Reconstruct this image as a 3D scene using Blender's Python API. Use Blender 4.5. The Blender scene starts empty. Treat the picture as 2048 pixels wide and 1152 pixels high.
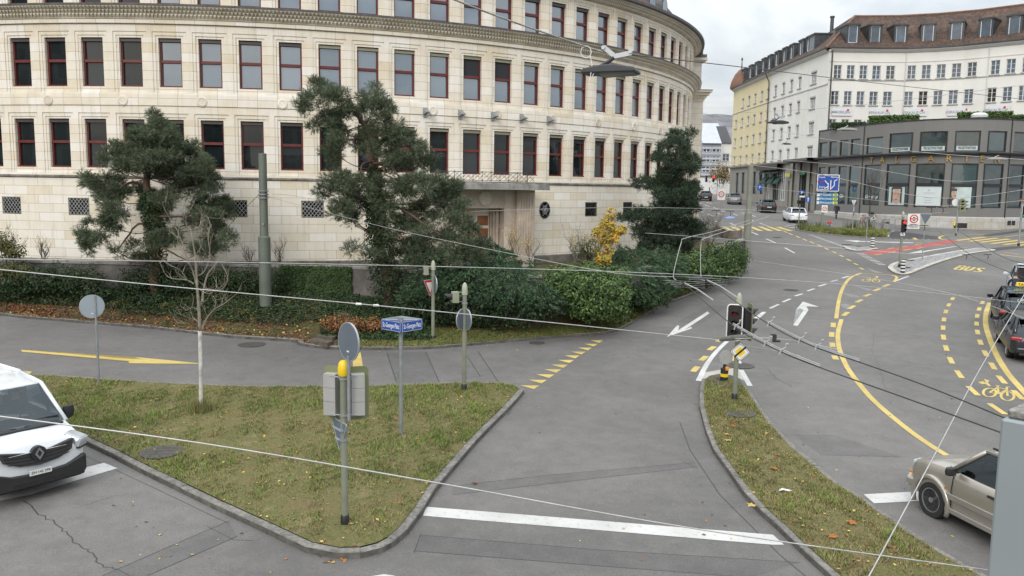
import bpy,bmesh,math,random
import numpy as np
from mathutils import Vector,Matrix
C=bpy.context.scene
COL=C.collection
rnd=random.Random(7)
R=math.radians
PI=math.pi
F,PITCH,ROLL,CZ=1654.6,0.1204,0.0143,7.0     # focal length in photograph pixels, eye height
_r=Vector((1,0,0));_u=Vector((0,math.sin(PITCH),math.cos(PITCH)));_d=Vector((0,math.cos(PITCH),-math.sin(PITCH)))
cr,sr=math.cos(ROLL),math.sin(ROLL)
RA=cr*_r + sr*_u;UA=-sr*_r + cr*_u
cd=bpy.data.cameras.new("camera");cam=bpy.data.objects.new("camera",cd);COL.objects.link(cam)
M=Matrix((RA,UA,-_d)).transposed().to_4x4();M.translation=Vector((0,0,CZ));cam.matrix_world=M
cd.sensor_width=36;cd.lens=36*F/2048;cd.clip_start=.1;cd.clip_end=6000
C.camera=cam
C.render.resolution_x=1024;C.render.resolution_y=576
SUN_EL,SUN_AZ=R(30),R(202)      # azimuth clockwise from +Y; sun behind the camera, a little left
W=bpy.data.worlds.new("World");C.world=W;W.use_nodes=True
nt=W.node_tree;nt.nodes.clear()
def N(t,**k):
    n=nt.nodes.new(t)
    for a,b in k.items(): setattr(n,a,b)
    return n
L=nt.links.new
out=N('ShaderNodeOutputWorld');bg=N('ShaderNodeBackground');L(bg.outputs[0],out.inputs[0])
sky=N('ShaderNodeTexSky',sky_type='NISHITA',sun_disc=False,sun_elevation=SUN_EL,sun_rotation=SUN_AZ)
sky.air_density=1.2;sky.dust_density=3.0
tc=N('ShaderNodeTexCoord');sep=N('ShaderNodeSeparateXYZ');L(tc.outputs['Generated'],sep.inputs[0])
def math_(op,a,b=None,c=None,clamp=False):
    n=N('ShaderNodeMath',operation=op);n.use_clamp=clamp
    for i,v in enumerate((a,b,c)):
        if v is None: continue
        if isinstance(v,(int,float)): n.inputs[i].default_value=v
        else: L(v,n.inputs[i])
    return n.outputs[0]
zc=math_('ADD',math_('MAXIMUM',sep.outputs[2],0.0),0.12)
comb=N('ShaderNodeCombineXYZ');L(math_('DIVIDE',sep.outputs[0],zc),comb.inputs[0]);L(math_('DIVIDE',sep.outputs[1],zc),comb.inputs[1])
nz=N('ShaderNodeTexNoise');nz.inputs['Scale'].default_value=0.55;nz.inputs['Detail'].default_value=7;nz.inputs['Roughness'].default_value=.55;nz.inputs['Distortion'].default_value=.6
L(comb.outputs[0],nz.inputs['Vector'])
ramp=N('ShaderNodeValToRGB');L(nz.outputs[0],ramp.inputs[0])
e=ramp.color_ramp.elements
e[0].position=.36;e[0].color=(.56,.615,.67,1)
e[1].position=.64;e[1].color=(.98,.975,.955,1)
m1=ramp.color_ramp.elements.new(.48);m1.color=(.82,.845,.86,1)
lum=math_('MULTIPLY_ADD',math_('MAXIMUM',sep.outputs[2],0.0),16.5,6.3)
vm=N('ShaderNodeVectorMath',operation='SCALE');L(ramp.outputs[0],vm.inputs[0]);L(lum,vm.inputs['Scale'])
mix=N('ShaderNodeMixRGB');mix.inputs[0].default_value=.86
L(sky.outputs[0],mix.inputs[1]);L(vm.outputs[0],mix.inputs[2])
L(mix.outputs[0],bg.inputs[0]);bg.inputs[1].default_value=0.135
sd=bpy.data.lights.new("sun", 'SUN');sd.energy=1.5;sd.angle=R(22);sd.color=(1,.96,.9)
sun=bpy.data.objects.new("sun",sd);COL.objects.link(sun)
sdir=Vector((math.sin(SUN_AZ)*math.cos(SUN_EL),math.cos(SUN_AZ)*math.cos(SUN_EL),math.sin(SUN_EL)))
sun.rotation_euler=sdir.to_track_quat('Z', 'Y').to_euler()
C.view_settings.view_transform = 'Standard';C.view_settings.look = 'None';C.view_settings.exposure=0.0;C.view_settings.gamma=1
CAM=Vector((0,0,CZ))
def ray(px,py):
    px=float(px);py=float(py)
    a,b=(px-1024)/F,(py-576)/F
    return _d + a*RA - b*UA
def at_y(px,py,Y):
    d=ray(px,py);return CAM + d*(Y/d.y)
def at_z(px,py,z):
    d=ray(px,py);return CAM + d*((z-CZ)/d.z)
_gy=[-60,0,15,32,50,80,95,115,131,145,175,260,3000]
_gd=[6.9,6.5,6.1,5.55,4.9,3.45,2.8,2.0,1.5,1.1,.6,.0,-2]
GY=list(range(-60,180,2)) + list(range(180,400,20)) + [400,800,1600,3000]
def _raw(y):
    s=0;n=0
    for k in (-5,-2.5,0,2.5,5):
        s += float(np.interp(y+k*min(1,max(0,(y+60)/20)),_gy,_gd));n += 1
    return CZ - s/n
GZT=[_raw(y) for y in GY]
def gz(y): return float(np.interp(y,GY,GZT))
def g(px,py,dz=0.0):
    """point where the line of sight through a photograph pixel meets the ground (raised by dz)"""
    d=ray(px,py);lo,hi=1.0,600.0
    f=lambda t: (CAM.z + d.z*t) - gz(d.y*t) - dz
    if f(hi) > 0: t=hi
    else:
        for _ in range(50):
            m=(lo+hi)/2
            if f(m) > 0: lo=m
            else: hi=m
        t=hi
    p=CAM + d*t;return Vector((p.x,p.y,gz(p.y)+dz))
def pxm(Y): return F/(Y*math.cos(PITCH))      # roughly, pixels per metre at distance Y
def tag(o,label=None,cat=None,group=None,kind=None):
    if label: o['label']=label
    if cat: o['category']=cat
    if group: o['group']=group
    if kind: o['kind']=kind
    return o
def thing(name,label,cat,loc=(0,0,0),rz=0,group=None):
    o=bpy.data.objects.new(name,None);COL.objects.link(o);o.location=loc;o.rotation_euler=(0,0,rz)
    o.empty_display_size=.2
    return tag(o,label,cat,group)
def copy_tree(o,parent=None):
    c=o.copy();COL.objects.link(c);c.parent=parent
    if parent: c.matrix_parent_inverse=o.matrix_parent_inverse.copy()
    for ch in o.children: copy_tree(ch,c)
    return c
class MB:
    def __init__(s): s.v=[];s.f=[];s.m=[];s.uv=None
    def add(s,vs,fs,mi=0):
        b=len(s.v);s.v += [tuple(v) for v in vs];s.f += [tuple(i+b for i in f) for f in fs];s.m += [mi]*len(fs);return s
    def box(s,c,d,rz=0,mi=0,M=None,taper=1.0):
        hx,hy,hz=d[0]/2,d[1]/2,d[2]/2
        vs=[Vector((x*hx*(taper if z > 0 else 1),y*hy*(taper if z > 0 else 1),z*hz)) for z in (-1,1) for y in (-1,1) for x in (-1,1)]
        T=M if M else (Matrix.Translation(c) @ Matrix.Rotation(rz,4, 'Z'))
        return s.add([T @ v for v in vs],[(0,2,3,1),(4,5,7,6),(0,1,5,4),(1,3,7,5),(3,2,6,7),(2,0,4,6)],mi)
    def cyl(s,a,b,r0,r1=None,n=10,mi=0,cap=True):
        a=Vector(a);b=Vector(b);r1=r0 if r1 is None else r1
        d=(b-a).normalized();x=d.orthogonal().normalized();y=d.cross(x)
        vs=[]
        for p,r in ((a,r0),(b,r1)):
            for i in range(n):
                t=2*PI*i/n;vs.append(p + (x*math.cos(t)+y*math.sin(t))*r)
        fs=[(i,(i+1) % n,n+(i+1) % n,n+i) for i in range(n)]
        if cap: fs += [tuple(range(n-1,-1,-1)),tuple(range(n,2*n))]
        return s.add(vs,fs,mi)
    def tube(s,pts,rad,n=6,mi=0):
        pts=[Vector(p) for p in pts];rs=rad if hasattr(rad, '__len__') else [rad]*len(pts)
        vs=[];x=None
        for i,p in enumerate(pts):
            d=(pts[min(i+1,len(pts)-1)]-pts[max(i-1,0)])
            d=d.normalized() if d.length > 1e-9 else Vector((0,0,1))
            x=d.orthogonal().normalized() if x is None else (x - d*x.dot(d)).normalized()
            y=d.cross(x)
            for k in range(n):
                t=2*PI*k/n;vs.append(p+(x*math.cos(t)+y*math.sin(t))*rs[i])
        fs=[(i*n+k,i*n+(k+1) % n,(i+1)*n+(k+1) % n,(i+1)*n+k) for i in range(len(pts)-1) for k in range(n)]
        m=len(pts)-1
        fs += [tuple(range(n-1,-1,-1)),tuple(m*n+k for k in range(n))]
        return s.add(vs,fs,mi)
    def lathe(s,prof,c=(0,0,0),n=16,mi=0,M=None):
        T=M if M else Matrix.Translation(c);vs=[]
        for r,z in prof:
            for k in range(n):
                t=2*PI*k/n;vs.append(T @ Vector((r*math.cos(t),r*math.sin(t),z)))
        fs=[(i*n+k,i*n+(k+1) % n,(i+1)*n+(k+1) % n,(i+1)*n+k) for i in range(len(prof)-1) for k in range(n)]
        fs += [tuple(range(n-1,-1,-1)),tuple((len(prof)-1)*n+k for k in range(n))]
        return s.add(vs,fs,mi)
    def prism(s,pts,dvec,mi=0):
        """closed polygon pts extruded by dvec"""
        pts=[Vector(p) for p in pts];n=len(pts);dv=Vector(dvec)
        return s.add(pts+[p+dv for p in pts],[tuple(range(n-1,-1,-1)),tuple(range(n,2*n))]+[(i,(i+1) % n,n+(i+1) % n,n+i) for i in range(n)],mi)
    def quad(s,a,b,c,d,mi=0): return s.add([a,b,c,d],[(0,1,2,3)],mi)
    def xf(s,M,start=0):
        s.v=s.v[:start]+[tuple(M @ Vector(v)) for v in s.v[start:]];return s
    def build(s,name,mats,parent=None,smooth=False,world=False,fix=True):
        me=bpy.data.meshes.new(name)
        v=s.v
        if world and parent is not None:
            l=parent.location;v=[(a-l.x,b-l.y,c-l.z) for a,b,c in v]
        me.from_pydata(v,[],s.f)
        if not isinstance(mats,(list,tuple)): mats=[mats]
        for m in mats: me.materials.append(m)
        if len(mats) > 1: me.polygons.foreach_set('material_index',s.m)
        if s.uv:
            ul=me.uv_layers.new(name='uv');ul.data.foreach_set('uv',np.array(s.uv,float).ravel())
        if fix:
            bm=bmesh.new();bm.from_mesh(me);bmesh.ops.recalc_face_normals(bm,faces=bm.faces);bm.to_mesh(me);bm.free()
        if smooth:
            me.shade_smooth()
            if smooth != 'all': me.set_sharp_from_angle(angle=R(38))
        o=bpy.data.objects.new(name,me);COL.objects.link(o)
        if parent is not None: o.parent=parent
        return o
def npmesh(name,V,Fc,mats,parent=None,midx=None,world=False,col=None,smooth=False):
    """V (n,3) array, Fc (m,k) array of equal-sized faces"""
    V=np.asarray(V,dtype=np.float32)
    if world and parent is not None: V=V - np.array(parent.location,dtype=np.float32)
    me=bpy.data.meshes.new(name);m,k=Fc.shape
    me.vertices.add(len(V));me.vertices.foreach_set('co',V.ravel())
    me.loops.add(m*k);me.loops.foreach_set('vertex_index',Fc.ravel().astype(np.int32))
    me.polygons.add(m);me.polygons.foreach_set('loop_start',np.arange(0,m*k,k,dtype=np.int32))
    me.polygons.foreach_set('loop_total',np.full(m,k,dtype=np.int32))
    for mt in (mats if isinstance(mats,(list,tuple)) else [mats]): me.materials.append(mt)
    if midx is not None: me.polygons.foreach_set('material_index',midx.astype(np.int32))
    me.update(calc_edges=True)
    if smooth: me.shade_smooth()
    o=bpy.data.objects.new(name,me);COL.objects.link(o)
    if parent is not None: o.parent=parent
    return o
MATS={}
def newmat(name):
    m=bpy.data.materials.new(name);m.use_nodes=True;MATS[name]=m
    return m,m.node_tree,m.node_tree.nodes['Principled BSDF']
def nd(t,typ,**k):
    n=t.nodes.new(typ)
    for a,b in k.items():
        if a.startswith('i_'): n.inputs[a[2:].replace('_', ' ')].default_value=b
        else: setattr(n,a,b)
    return n
def rampn(t,fac,stops):
    r=t.nodes.new('ShaderNodeValToRGB');t.links.new(fac,r.inputs[0]);el=r.color_ramp.elements
    while len(el) < len(stops): el.new(.5)
    for e_,(p,c) in zip(el,stops): e_.position=p;e_.color=(*c,1) if len(c) == 3 else c
    return r
def mixn(t,fac,a,b,mode='MIX'):
    n=t.nodes.new('ShaderNodeMixRGB');n.blend_type=mode
    for i,v in enumerate((fac,a,b)):
        if hasattr(v, 'links') or hasattr(v, 'is_linked'): t.links.new(v,n.inputs[i])
        elif isinstance(v,(int,float)): n.inputs[i].default_value=v
        else: n.inputs[i].default_value=(*v,1)
    return n.outputs[0]
def bumpn(t,h,strength,dist=.01):
    b=nd(t, 'ShaderNodeBump');b.inputs['Strength'].default_value=strength;b.inputs['Distance'].default_value=dist
    t.links.new(h,b.inputs['Height']);return b.outputs[0]
def pm(name,col,rough=.6,var=.12,scale=4,bump=0,metal=0,spec=.5,coat=0,dirt=None,det=5):
    """a plain procedural material: base colour with soft noise variation, roughness variation, optional bump"""
    if name in MATS: return MATS[name]
    m,t,b=newmat(name);l=t.links.new
    tcn=nd(t, 'ShaderNodeTexCoord')
    n=nd(t, 'ShaderNodeTexNoise',i_Scale=scale,i_Detail=det);l(tcn.outputs['Object'],n.inputs['Vector'])
    c0=[max(0,c*(1-var)) for c in col];c1=[min(1,c*(1+var)) for c in col]
    rp=rampn(t,n.outputs[0],[(.3,c0),(.7,c1)]);cc=rp.outputs[0]
    if dirt:
        n2=nd(t, 'ShaderNodeTexNoise',i_Scale=scale*2.7,i_Detail=8,i_Roughness=.7);l(tcn.outputs['Object'],n2.inputs['Vector'])
        d=rampn(t,n2.outputs[0],[(.5,(0,0,0)),(.72,(1,1,1))]);cc=mixn(t,d.outputs[0],cc,dirt)
    l(cc,b.inputs['Base Color'])
    rr=rampn(t,n.outputs[0],[(.2,(max(0,rough-.08),)*3),(.8,(min(1,rough+.08),)*3)]);l(rr.outputs[0],b.inputs['Roughness'])
    b.inputs['Metallic'].default_value=metal;b.inputs['Specular IOR Level'].default_value=spec;b.inputs['Coat Weight'].default_value=coat
    b.inputs['Coat Roughness'].default_value=.05
    if bump: l(bumpn(t,n.outputs[0],bump),b.inputs['Normal'])
    return m
def emis(name,col,s):
    m,t,b=newmat(name);b.inputs['Base Color'].default_value=(*col,1);b.inputs['Emission Color'].default_value=(*col,1);b.inputs['Emission Strength'].default_value=s;return m
def glassm(name,col=(.015,.018,.02),ior=2.0,rough=.02,wob=0.0,rv=None,tint=None):
    m,t,b=newmat(name)
    if tint: b.inputs['Specular Tint'].default_value=(*tint,1)
    b.inputs['Base Color'].default_value=(*col,1);b.inputs['Roughness'].default_value=rough;b.inputs['IOR'].default_value=ior
    n=nd(t, 'ShaderNodeTexNoise',i_Scale=1.2,i_Detail=2);tcn=nd(t, 'ShaderNodeTexCoord');t.links.new(tcn.outputs['Object'],n.inputs['Vector'])
    rp=rampn(t,n.outputs[0],[(.3,[c*.6 for c in col]),(.7,[c*1.7 for c in col])]);t.links.new(rp.outputs[0],b.inputs['Base Color'])
    if rv:
        oi=nd(t, 'ShaderNodeObjectInfo');r2=rampn(t,oi.outputs['Random'],[(0,(0,0,0)),(.5,(.15,)*3),(1,(1,1,1))]);mx=mixn(t,r2.outputs[0],rp.outputs[0],rv);t.links.new(mx,b.inputs['Base Color'])
    if wob: t.links.new(bumpn(t,n.outputs[0],wob,.02),b.inputs['Normal'])
    return m
def asphalt(name,c0,c1,speck=(.38,.37,.35)):
    m,t,b=newmat(name);l=t.links.new;tcn=nd(t, 'ShaderNodeTexCoord');o=tcn.outputs['Object']
    big=nd(t, 'ShaderNodeTexNoise',i_Scale=.16,i_Detail=6,i_Roughness=.6);l(o,big.inputs['Vector'])
    mid=nd(t, 'ShaderNodeTexNoise',i_Scale=2.2,i_Detail=8,i_Roughness=.7);l(o,mid.inputs['Vector'])
    fine=nd(t, 'ShaderNodeTexNoise',i_Scale=60,i_Detail=3,i_Roughness=.8);l(o,fine.inputs['Vector'])
    vor=nd(t, 'ShaderNodeTexVoronoi',i_Scale=26);l(o,vor.inputs['Vector'])
    a=rampn(t,big.outputs[0],[(.36,c0),(.64,c1)]).outputs[0]
    a=mixn(t,.45,a,rampn(t,mid.outputs[0],[(.3,(.35,)*3),(.72,(.66,)*3)]).outputs[0], 'OVERLAY')
    a=mixn(t,.85,a,rampn(t,fine.outputs[0],[(.3,(.25,)*3),(.7,(.75,)*3)]).outputs[0], 'OVERLAY')
    sp=rampn(t,vor.outputs['Distance'],[(.07,(1,1,1)),(.11,(0,0,0))])
    rn=rampn(t,vor.outputs['Color'],[(.62,(0,0,0)),(.70,(1,1,1))])
    mk=nd(t, 'ShaderNodeMath',operation='MULTIPLY');l(sp.outputs[0],mk.inputs[0]);l(rn.outputs[0],mk.inputs[1])
    a=mixn(t,mk.outputs[0],a,speck)
    l(a,b.inputs['Base Color']);b.inputs['Roughness'].default_value=.85;b.inputs['Specular IOR Level'].default_value=.35
    l(bumpn(t,fine.outputs[0],.35,.004),b.inputs['Normal'])
    return m
M_ASPH=asphalt('asphalt',(.114,.110,.107),(.160,.154,.149))
M_ASPHD=asphalt('fresh_asphalt',(.05,.05,.055),(.065,.065,.07),(.1,.1,.1))
M_PAVE=asphalt('patched_asphalt',(.098,.095,.094),(.134,.13,.127))
def paint(name,col,wear=.5):
    m,t,b=newmat(name);l=t.links.new;tcn=nd(t, 'ShaderNodeTexCoord');o=tcn.outputs['Object']
    n=nd(t, 'ShaderNodeTexNoise',i_Scale=9,i_Detail=9,i_Roughness=.75);l(o,n.inputs['Vector'])
    n2=nd(t, 'ShaderNodeTexNoise',i_Scale=.9,i_Detail=5);l(o,n2.inputs['Vector'])
    a=mixn(t,.4,col,rampn(t,n2.outputs[0],[(.3,(.3,)*3),(.7,(.7,)*3)]).outputs[0], 'OVERLAY')
    a=mixn(t,rampn(t,n.outputs[0],[(.54,(0,0,0)),(.72,(wear*1.4,)*3)]).outputs[0],a,(.14,.135,.135))
    l(a,b.inputs['Base Color']);b.inputs['Roughness'].default_value=.7
    return m
M_WHITE=paint('white_road_paint',(.50,.50,.49));M_YEL=paint('yellow_road_paint',(.50,.385,.12));M_RED=paint('red_road_paint',(.34,.07,.065));M_CREAM=paint('cream_road_paint',(.38,.365,.32))
M_BLUEP=paint('blue_road_paint',(.15,.25,.5))
# ================================================================ ground, roads, markings
def drape(name,polys,mat,dz=.004,kind='structure',mats=None,top=None,extra=None):
    """polys: list of xy loops. Lays them on the terrain, dz above it."""
    bm=bmesh.new()
    for P in polys:
        vs=[bm.verts.new((p[0],p[1],0)) for p in P]
        try: bm.faces.new(vs)
        except Exception: pass
    if any(len(P) > 4 for P in polys): bmesh.ops.triangulate(bm,faces=[f for f in bm.faces if len(f.verts) > 4])
    ys=[v.co.y for v in bm.verts];y0,y1=min(ys),max(ys)
    for y in GY:
        if y0 < y < y1:
            bmesh.ops.bisect_plane(bm,geom=bm.verts[:]+bm.edges[:]+bm.faces[:],dist=1e-5,plane_co=(0,y,0),plane_no=(0,1,0))
    for v in bm.verts: v.co.z=gz(v.co.y)+(dz(v.co.x,v.co.y) if callable(dz) else dz)
    bmesh.ops.recalc_face_normals(bm,faces=bm.faces)
    for f in bm.faces:
        if f.normal.z < 0: f.normal_flip()
    me=bpy.data.meshes.new(name);bm.to_mesh(me);bm.free();me.materials.append(mat)
    o=bpy.data.objects.new(name,me);COL.objects.link(o)
    if kind: o['kind']=kind
    return o
gr=MB();X=[-900,-300,-60,0,60,300,900]
gr.v=[(x,y,gz(y)) for y in GY for x in X];nx=len(X)
gr.f=[(j*nx+i,j*nx+i+1,(j+1)*nx+i+1,(j+1)*nx+i) for j in range(len(GY)-1) for i in range(nx-1)]
o=gr.build('ground',M_ASPH);o['kind'] = 'structure'
def xy(p): return Vector((p.x,p.y))
def G(*pts): return [xy(g(x,y)) for x,y in pts]
def smooth(pts,n=6,closed=False):
    """Catmull-Rom through 2D/3D points"""
    out=[];N_=len(pts)
    for i in range(N_ if closed else N_-1):
        p0=pts[(i-1) % N_] if closed or i > 0 else pts[0];p1=pts[i];p2=pts[(i+1) % N_]
        p3=pts[(i+2) % N_] if closed or i+2 < N_ else pts[-1]
        for k in range(n):
            t=k/n;out.append(.5*((2*p1)+(p2-p0)*t+(2*p0-5*p1+4*p2-p3)*t*t+(3*p1-p0-3*p2+p3)*t**3))
    if not closed: out.append(pts[-1])
    return out
def stripe(pts,w,w2=None):
    """quads along a 2D path, width w (metres)"""
    qs=[];n=len(pts);A=[]
    for i,p in enumerate(pts):
        d=(pts[min(i+1,n-1)]-pts[max(i-1,0)]).normalized();nn=Vector((-d.y,d.x))
        ww=w if w2 is None else w+(w2-w)*i/(n-1)
        A.append((p+nn*ww/2,p-nn*ww/2))
    for i in range(n-1): qs.append([A[i][0],A[i+1][0],A[i+1][1],A[i][1]])
    return qs
def dash(a,b,w): return stripe(G(a,b),w)
z6=lambda x,y: (1348+x/2.88,380+y/2.88)
z4=lambda x,y: (x/2.88,380+y/2.88)
z8=lambda x,y: (1348+x/2.549,700+y/2.549)
z8a=lambda x,y: (1848+x/4.8,520+y/4.8)
z7=lambda x,y: (x/2.549,700+y/2.549)
z4b=lambda x,y: (1560+x/6.4,360+y/6.4)
z3=lambda x,y: (1848+x/8.23,380+y/8.23)
z1=lambda x,y: (1360+x/3.84,200+y/3.84)
white,yel,cream,red=[],[],[],[]
white += [G((852,1014),(1200,1042),(1546,1070),(1568,1090),(1545,1090),(1200,1061),(846,1032))]
white += [G((208,926),(235,937),(150,962),(60,990),(-40,1010),(-40,985),(60,962),(130,946))]
white += [G((1727,989),(1842,983),(2000,973),(2010,990),(1848,1002),(1748,1007))]
white += [G((700,1160),(768,1149),(790,1152),(760,1170))]
lp=smooth(G((1397,762),(1409,737),(1421,718),(1436,700),(1454,683),(1475,666),(1495,650)),4)
white += stripe(lp,.17,.15)
white += [G((1492,648),(1497,655),(1512,643),(1533,624),(1524,624))]
white += dash((1482,740),(1500,772),.16)
cream += [G((1404,760),(1409,745),(1440,740),(1466,737),(1477,737),(1488,762),(1470,752),(1440,749),(1415,757))]
white += dash((1474,716),(1481,730),.14)
for a,b in (((553,682),(603,659)),((627,646),(670,627)),((697,611),(740,598)),((768,582),(808,569)),((833,555),(877,542)),((903,528),(943,518)),((968,508),(1010,496))):
    white += dash(z6(*a),z6(*b),.14)
for a,b in (((437,238),(483,260)),((530,281),(588,306)),((639,333),(695,364)),((495,190),(543,210)),((430,165),(455,178))):
    white += dash(z6(*a),z6(*b),.15)
for a,b in (((530,1005),(600,1035)),((610,945),(682,972)),((530,878),(578,896)),((530,911),(565,928)),((212,875),(252,891)),((408,874),(442,887)),((188,804),(226,818)),((258,825),(296,838)),((205,785),(246,797)),((150,850),(178,863)),((275,865),(322,881)),((470,865),(500,873)),((385,945),(432,969)),((140,790),(160,796)),((270,930),(300,943)),((320,850),(350,859))):
    white += dash(z1(*a),z1(*b),.15)
white += [G((1415,623),(1419,627),(1369,660),(1382,654),(1384,657),(1334,674),(1354,651),(1359,652),(1356,661))]
white += [G(z6(686,780),z6(712,783),z6(775,692),z6(762,671),z6(835,673),z6(742,643),z6(703,690),z6(728,682),z6(748,692))]
white += [G(z4b(812,768),z4b(1030,775),z4b(1000,782),z4b(1700,800),z4b(1710,808),z4b(1000,790),z4b(985,797))]
white += [G(z4b(1640,940),z4b(1830,897),z4b(1800,916),z4b(2230,850),z4b(2240,856),z4b(1840,922),z4b(1850,930))]
for k in range(15):
    t=k/14;x,y=365+(770-365)*t,703+(848-703)*t;white += dash(z4b(x,y),z4b(x+65,y+3),.18)
for k in range(9):
    t=k/8;x,y=985+(1255-985)*t,943+(1085-943)*t;white += dash(z4b(x,y),z4b(x+95,y-2),.17)
white += dash((1792,562),(1818,552),.12)
white += dash(z3(540,930),z3(300,965),.1)
yel += stripe(smooth(G(z6(1080,479),z6(1030,498),z6(995,528),z6(966,580),z6(949,640),z6(934,741)),5),.17)
yel += stripe(smooth(G(z6(965,745),z6(945,820),z6(948,895),z6(968,960),z6(1008,1040),z6(1092,1150),(1750,804),(1783,833),(1830,870),(1878,902),(1925,929),(1990,963),(2060,1000)),5),.17)
yel += dash(z6(1080,480),z6(1252,491),.1)
yel += stripe(smooth(G(z6(1252,491),z6(1275,497),z6(1283,508),z6(1268,530)),4),.16)
for a,b in (((1203,558),(1240,544)),((1150,583),(1187,568)),((1095,614),(1132,600)),((1050,648),(1082,633)),((1008,686),(1040,666)),((975,725),(1002,704)),((918,766),(917,792)),((909,820),(908,847)),((911,880),(914,906)),((922,955),(934,978))):
    yel += dash(z6(*a),z6(*b),.2)
for a,b in (((250,875),(282,857)),((202,924),(233,902)),((155,984),(186,958)),((108,1048),(137,1018)),((338,985),(345,955))):
    yel += dash(z6(*a),z6(*b),.2)
A_=[(275,372),(238,433),(210,497),(192,572),(183,652),(187,743),(212,847),(258,965),(338,1098)]
B_=[(560,410),(530,472),(511,538),(505,612),(514,694),(541,791),(590,898),(660,1020),(745,1150)]
colA=[z8a(*p) for p in A_]+[(1946,782),(1994,818),(2050,852)]
colB=[z8a(*p) for p in B_]+[(2036,790)]
for Q in (colA,colB):
    P=G(*Q)
    for i,p in enumerate(P):
        d=(P[min(i+1,len(P)-1)]-P[max(0,i-1)]).normalized()
        yel += stripe([p-d*.52,p+d*.52],.17)
yel += stripe(smooth(G(z8a(632,412),z8a(604,480),z8a(590,570),z8a(600,660),z8a(640,780),z8a(700,920),z8a(780,1055),(2027,761),(2060,797)),5),.2)
ty=[681.3,688.3,695.9,703.9,711.5,720.6,730,739.3,749.5,760.3,771.5]
tx=[1206,1195.5,1184,1171.5,1159.5,1148,1136,1123,1109,1094,1079]
for i in range(11):
    s_=1+.05*i;yel.append(G((tx[i],ty[i]),(tx[i]-7.5*s_,ty[i]+5*s_),(tx[i]-26*s_,ty[i]-.3)))
yel += [G((42,700),(44,704),(262,722),(274,720.5),(257,723.5),(258,727),(300,727.5),(396,728.5),(396,727),(340,721),(275,715),(274,717),(290,719.5),(262,718.5))]
yel += [G((705,713),(721,705),(727,738),(706,734))]
yel += [G((-60,735),(20,739),(64,744),(60,748),(10,746),(-60,741))]
for a,b in (((597,213),(672,236)),((545,212),(615,236)),((493,211),(558,236)),((440,211),(500,236)),((388,211),(445,236)),((335,211),(388,236)),((282,210),(332,236)),((225,208),(270,234))):
    yel += dash(z6(*a),z6(*b),.5)
for p in ((640,240),(672,254),(713,270),(753,286),(795,302),(838,320),(878,338),(922,358),(965,380),(1007,403),(1047,427),(1080,453)):
    x,y=p;yel += dash(z6(x-12,y-5),z6(x+12,y+6),.17)
for a,b in (((540,832),(1010,775)),((745,846),(1215,792)),((925,862),(1405,808)),((1115,884),(1580,826)),((1315,900),(1760,846)),((1530,917),(1960,864))):
    yel += dash(z3(*a),z3(*b),.42)
for a,b in (((300,745),(980,730)),((800,655),(1480,662)),((970,760),(1330,775)),((1330,775),(1646,735)),((560,845),(740,862)),((530,936),(720,955)),((170,895),(350,918)),((930,878),(1120,895)),((1320,915),(1646,935)),((1320,1025),(1560,1055)),((110,662),(200,662)),((440,662),(620,662)),((870,678),(1240,686))):
    yel += dash(z3(*a),z3(*b),.12)
yel += stripe(smooth(G(z3(1250,1062),z3(1450,1090),z3(1646,1112),z3(1800,1130)),3),.22)
yel += stripe(smooth(G(z3(360,748),z3(280,765),z3(250,790),z3(290,812),z3(380,825)),4),.2)
for k in range(7): x=1480+k*70;yel += dash(z4b(x-12,758),z4b(x+14,762),.18)
yel += dash(z4b(1715,742),z4b(1745,765),.3)
for a,b in (((1210,962),(1310,945)),((1390,935),(1480,915)),((1580,903),(1680,885)),((1750,880),(1850,862)),((1380,882),(1460,868)),((1560,858),(1640,845)),((1725,830),(1820,815)),((1690,795),(1825,808))):
    yel += dash(z4b(*a),z4b(*b),.12)
red += [G(z4b(1030,930),z4b(1200,962),z4b(1460,925),z4b(1850,867),z3(300,905),z3(540,862),z3(560,838),z3(380,828),z3(180,862),z3(0,895),z4b(1460,872),z4b(1260,895))]
def bike_mark(o,ux,uy):
    q=[]
    P=lambda x,y: o+ux*x+uy*y
    for cx in (-.42,.42): q.extend(stripe([P(cx+.3*math.cos(t*PI/8),.3*math.sin(t*PI/8)) for t in range(17)],.07))
    for a,b in (((-.42,0),(-.15,.45)),((-.15,.45),(.3,.42)),((.3,.42),(.42,0)),((-.42,0),(0,0)),((0,0),(.3,.42)),((0,0),(-.18,.58)),((-.3,.58),(-.08,.58)),((.3,.42),(.26,.6)),((.26,.6),(.42,.64))):
        q.extend(stripe([P(*a),P(*b)],.06))
    return q
def mark_frame(c,r,t):
    """local axes so that local x spans pixel c->r, local y spans c->t"""
    c,r,t=G(c,r,t);return c,r-c,t-c
c_,ux,uy=mark_frame((1997,789),(2028,795),(2003,772));yel += bike_mark(c_,ux/.72,uy/.62*1.0)
c_,ux,uy=mark_frame(z6(1135,522),z6(1185,525),z6(1140,500));yel += bike_mark(c_,ux/.72,uy/.62*.8)
yel += [G(z8(1548,165),z8(1575,160),z8(1590,170),z8(1580,148),z8(1608,158),z8(1600,166),z8(1616,186),z8(1605,187),z8(1588,175),z8(1568,176))]
yel += dash(z6(1155,498),z6(1172,497),.1);yel += dash(z6(1172,497),z6(1168,508),.1)
def letter(o,ux,uy,strokes,w=.11):
    q=[]
    for s_ in strokes: q.extend(stripe(smooth([o+ux*x+uy*y for x,y in s_],5) if len(s_) > 2 else [o+ux*x+uy*y for x,y in s_],w))
    return q
_bl,_br,_tl=G(z6(1612,457),z6(1775,476),z6(1650,436))
ux=(_br-_bl)/3.0;uy=(_tl-_bl)
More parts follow.
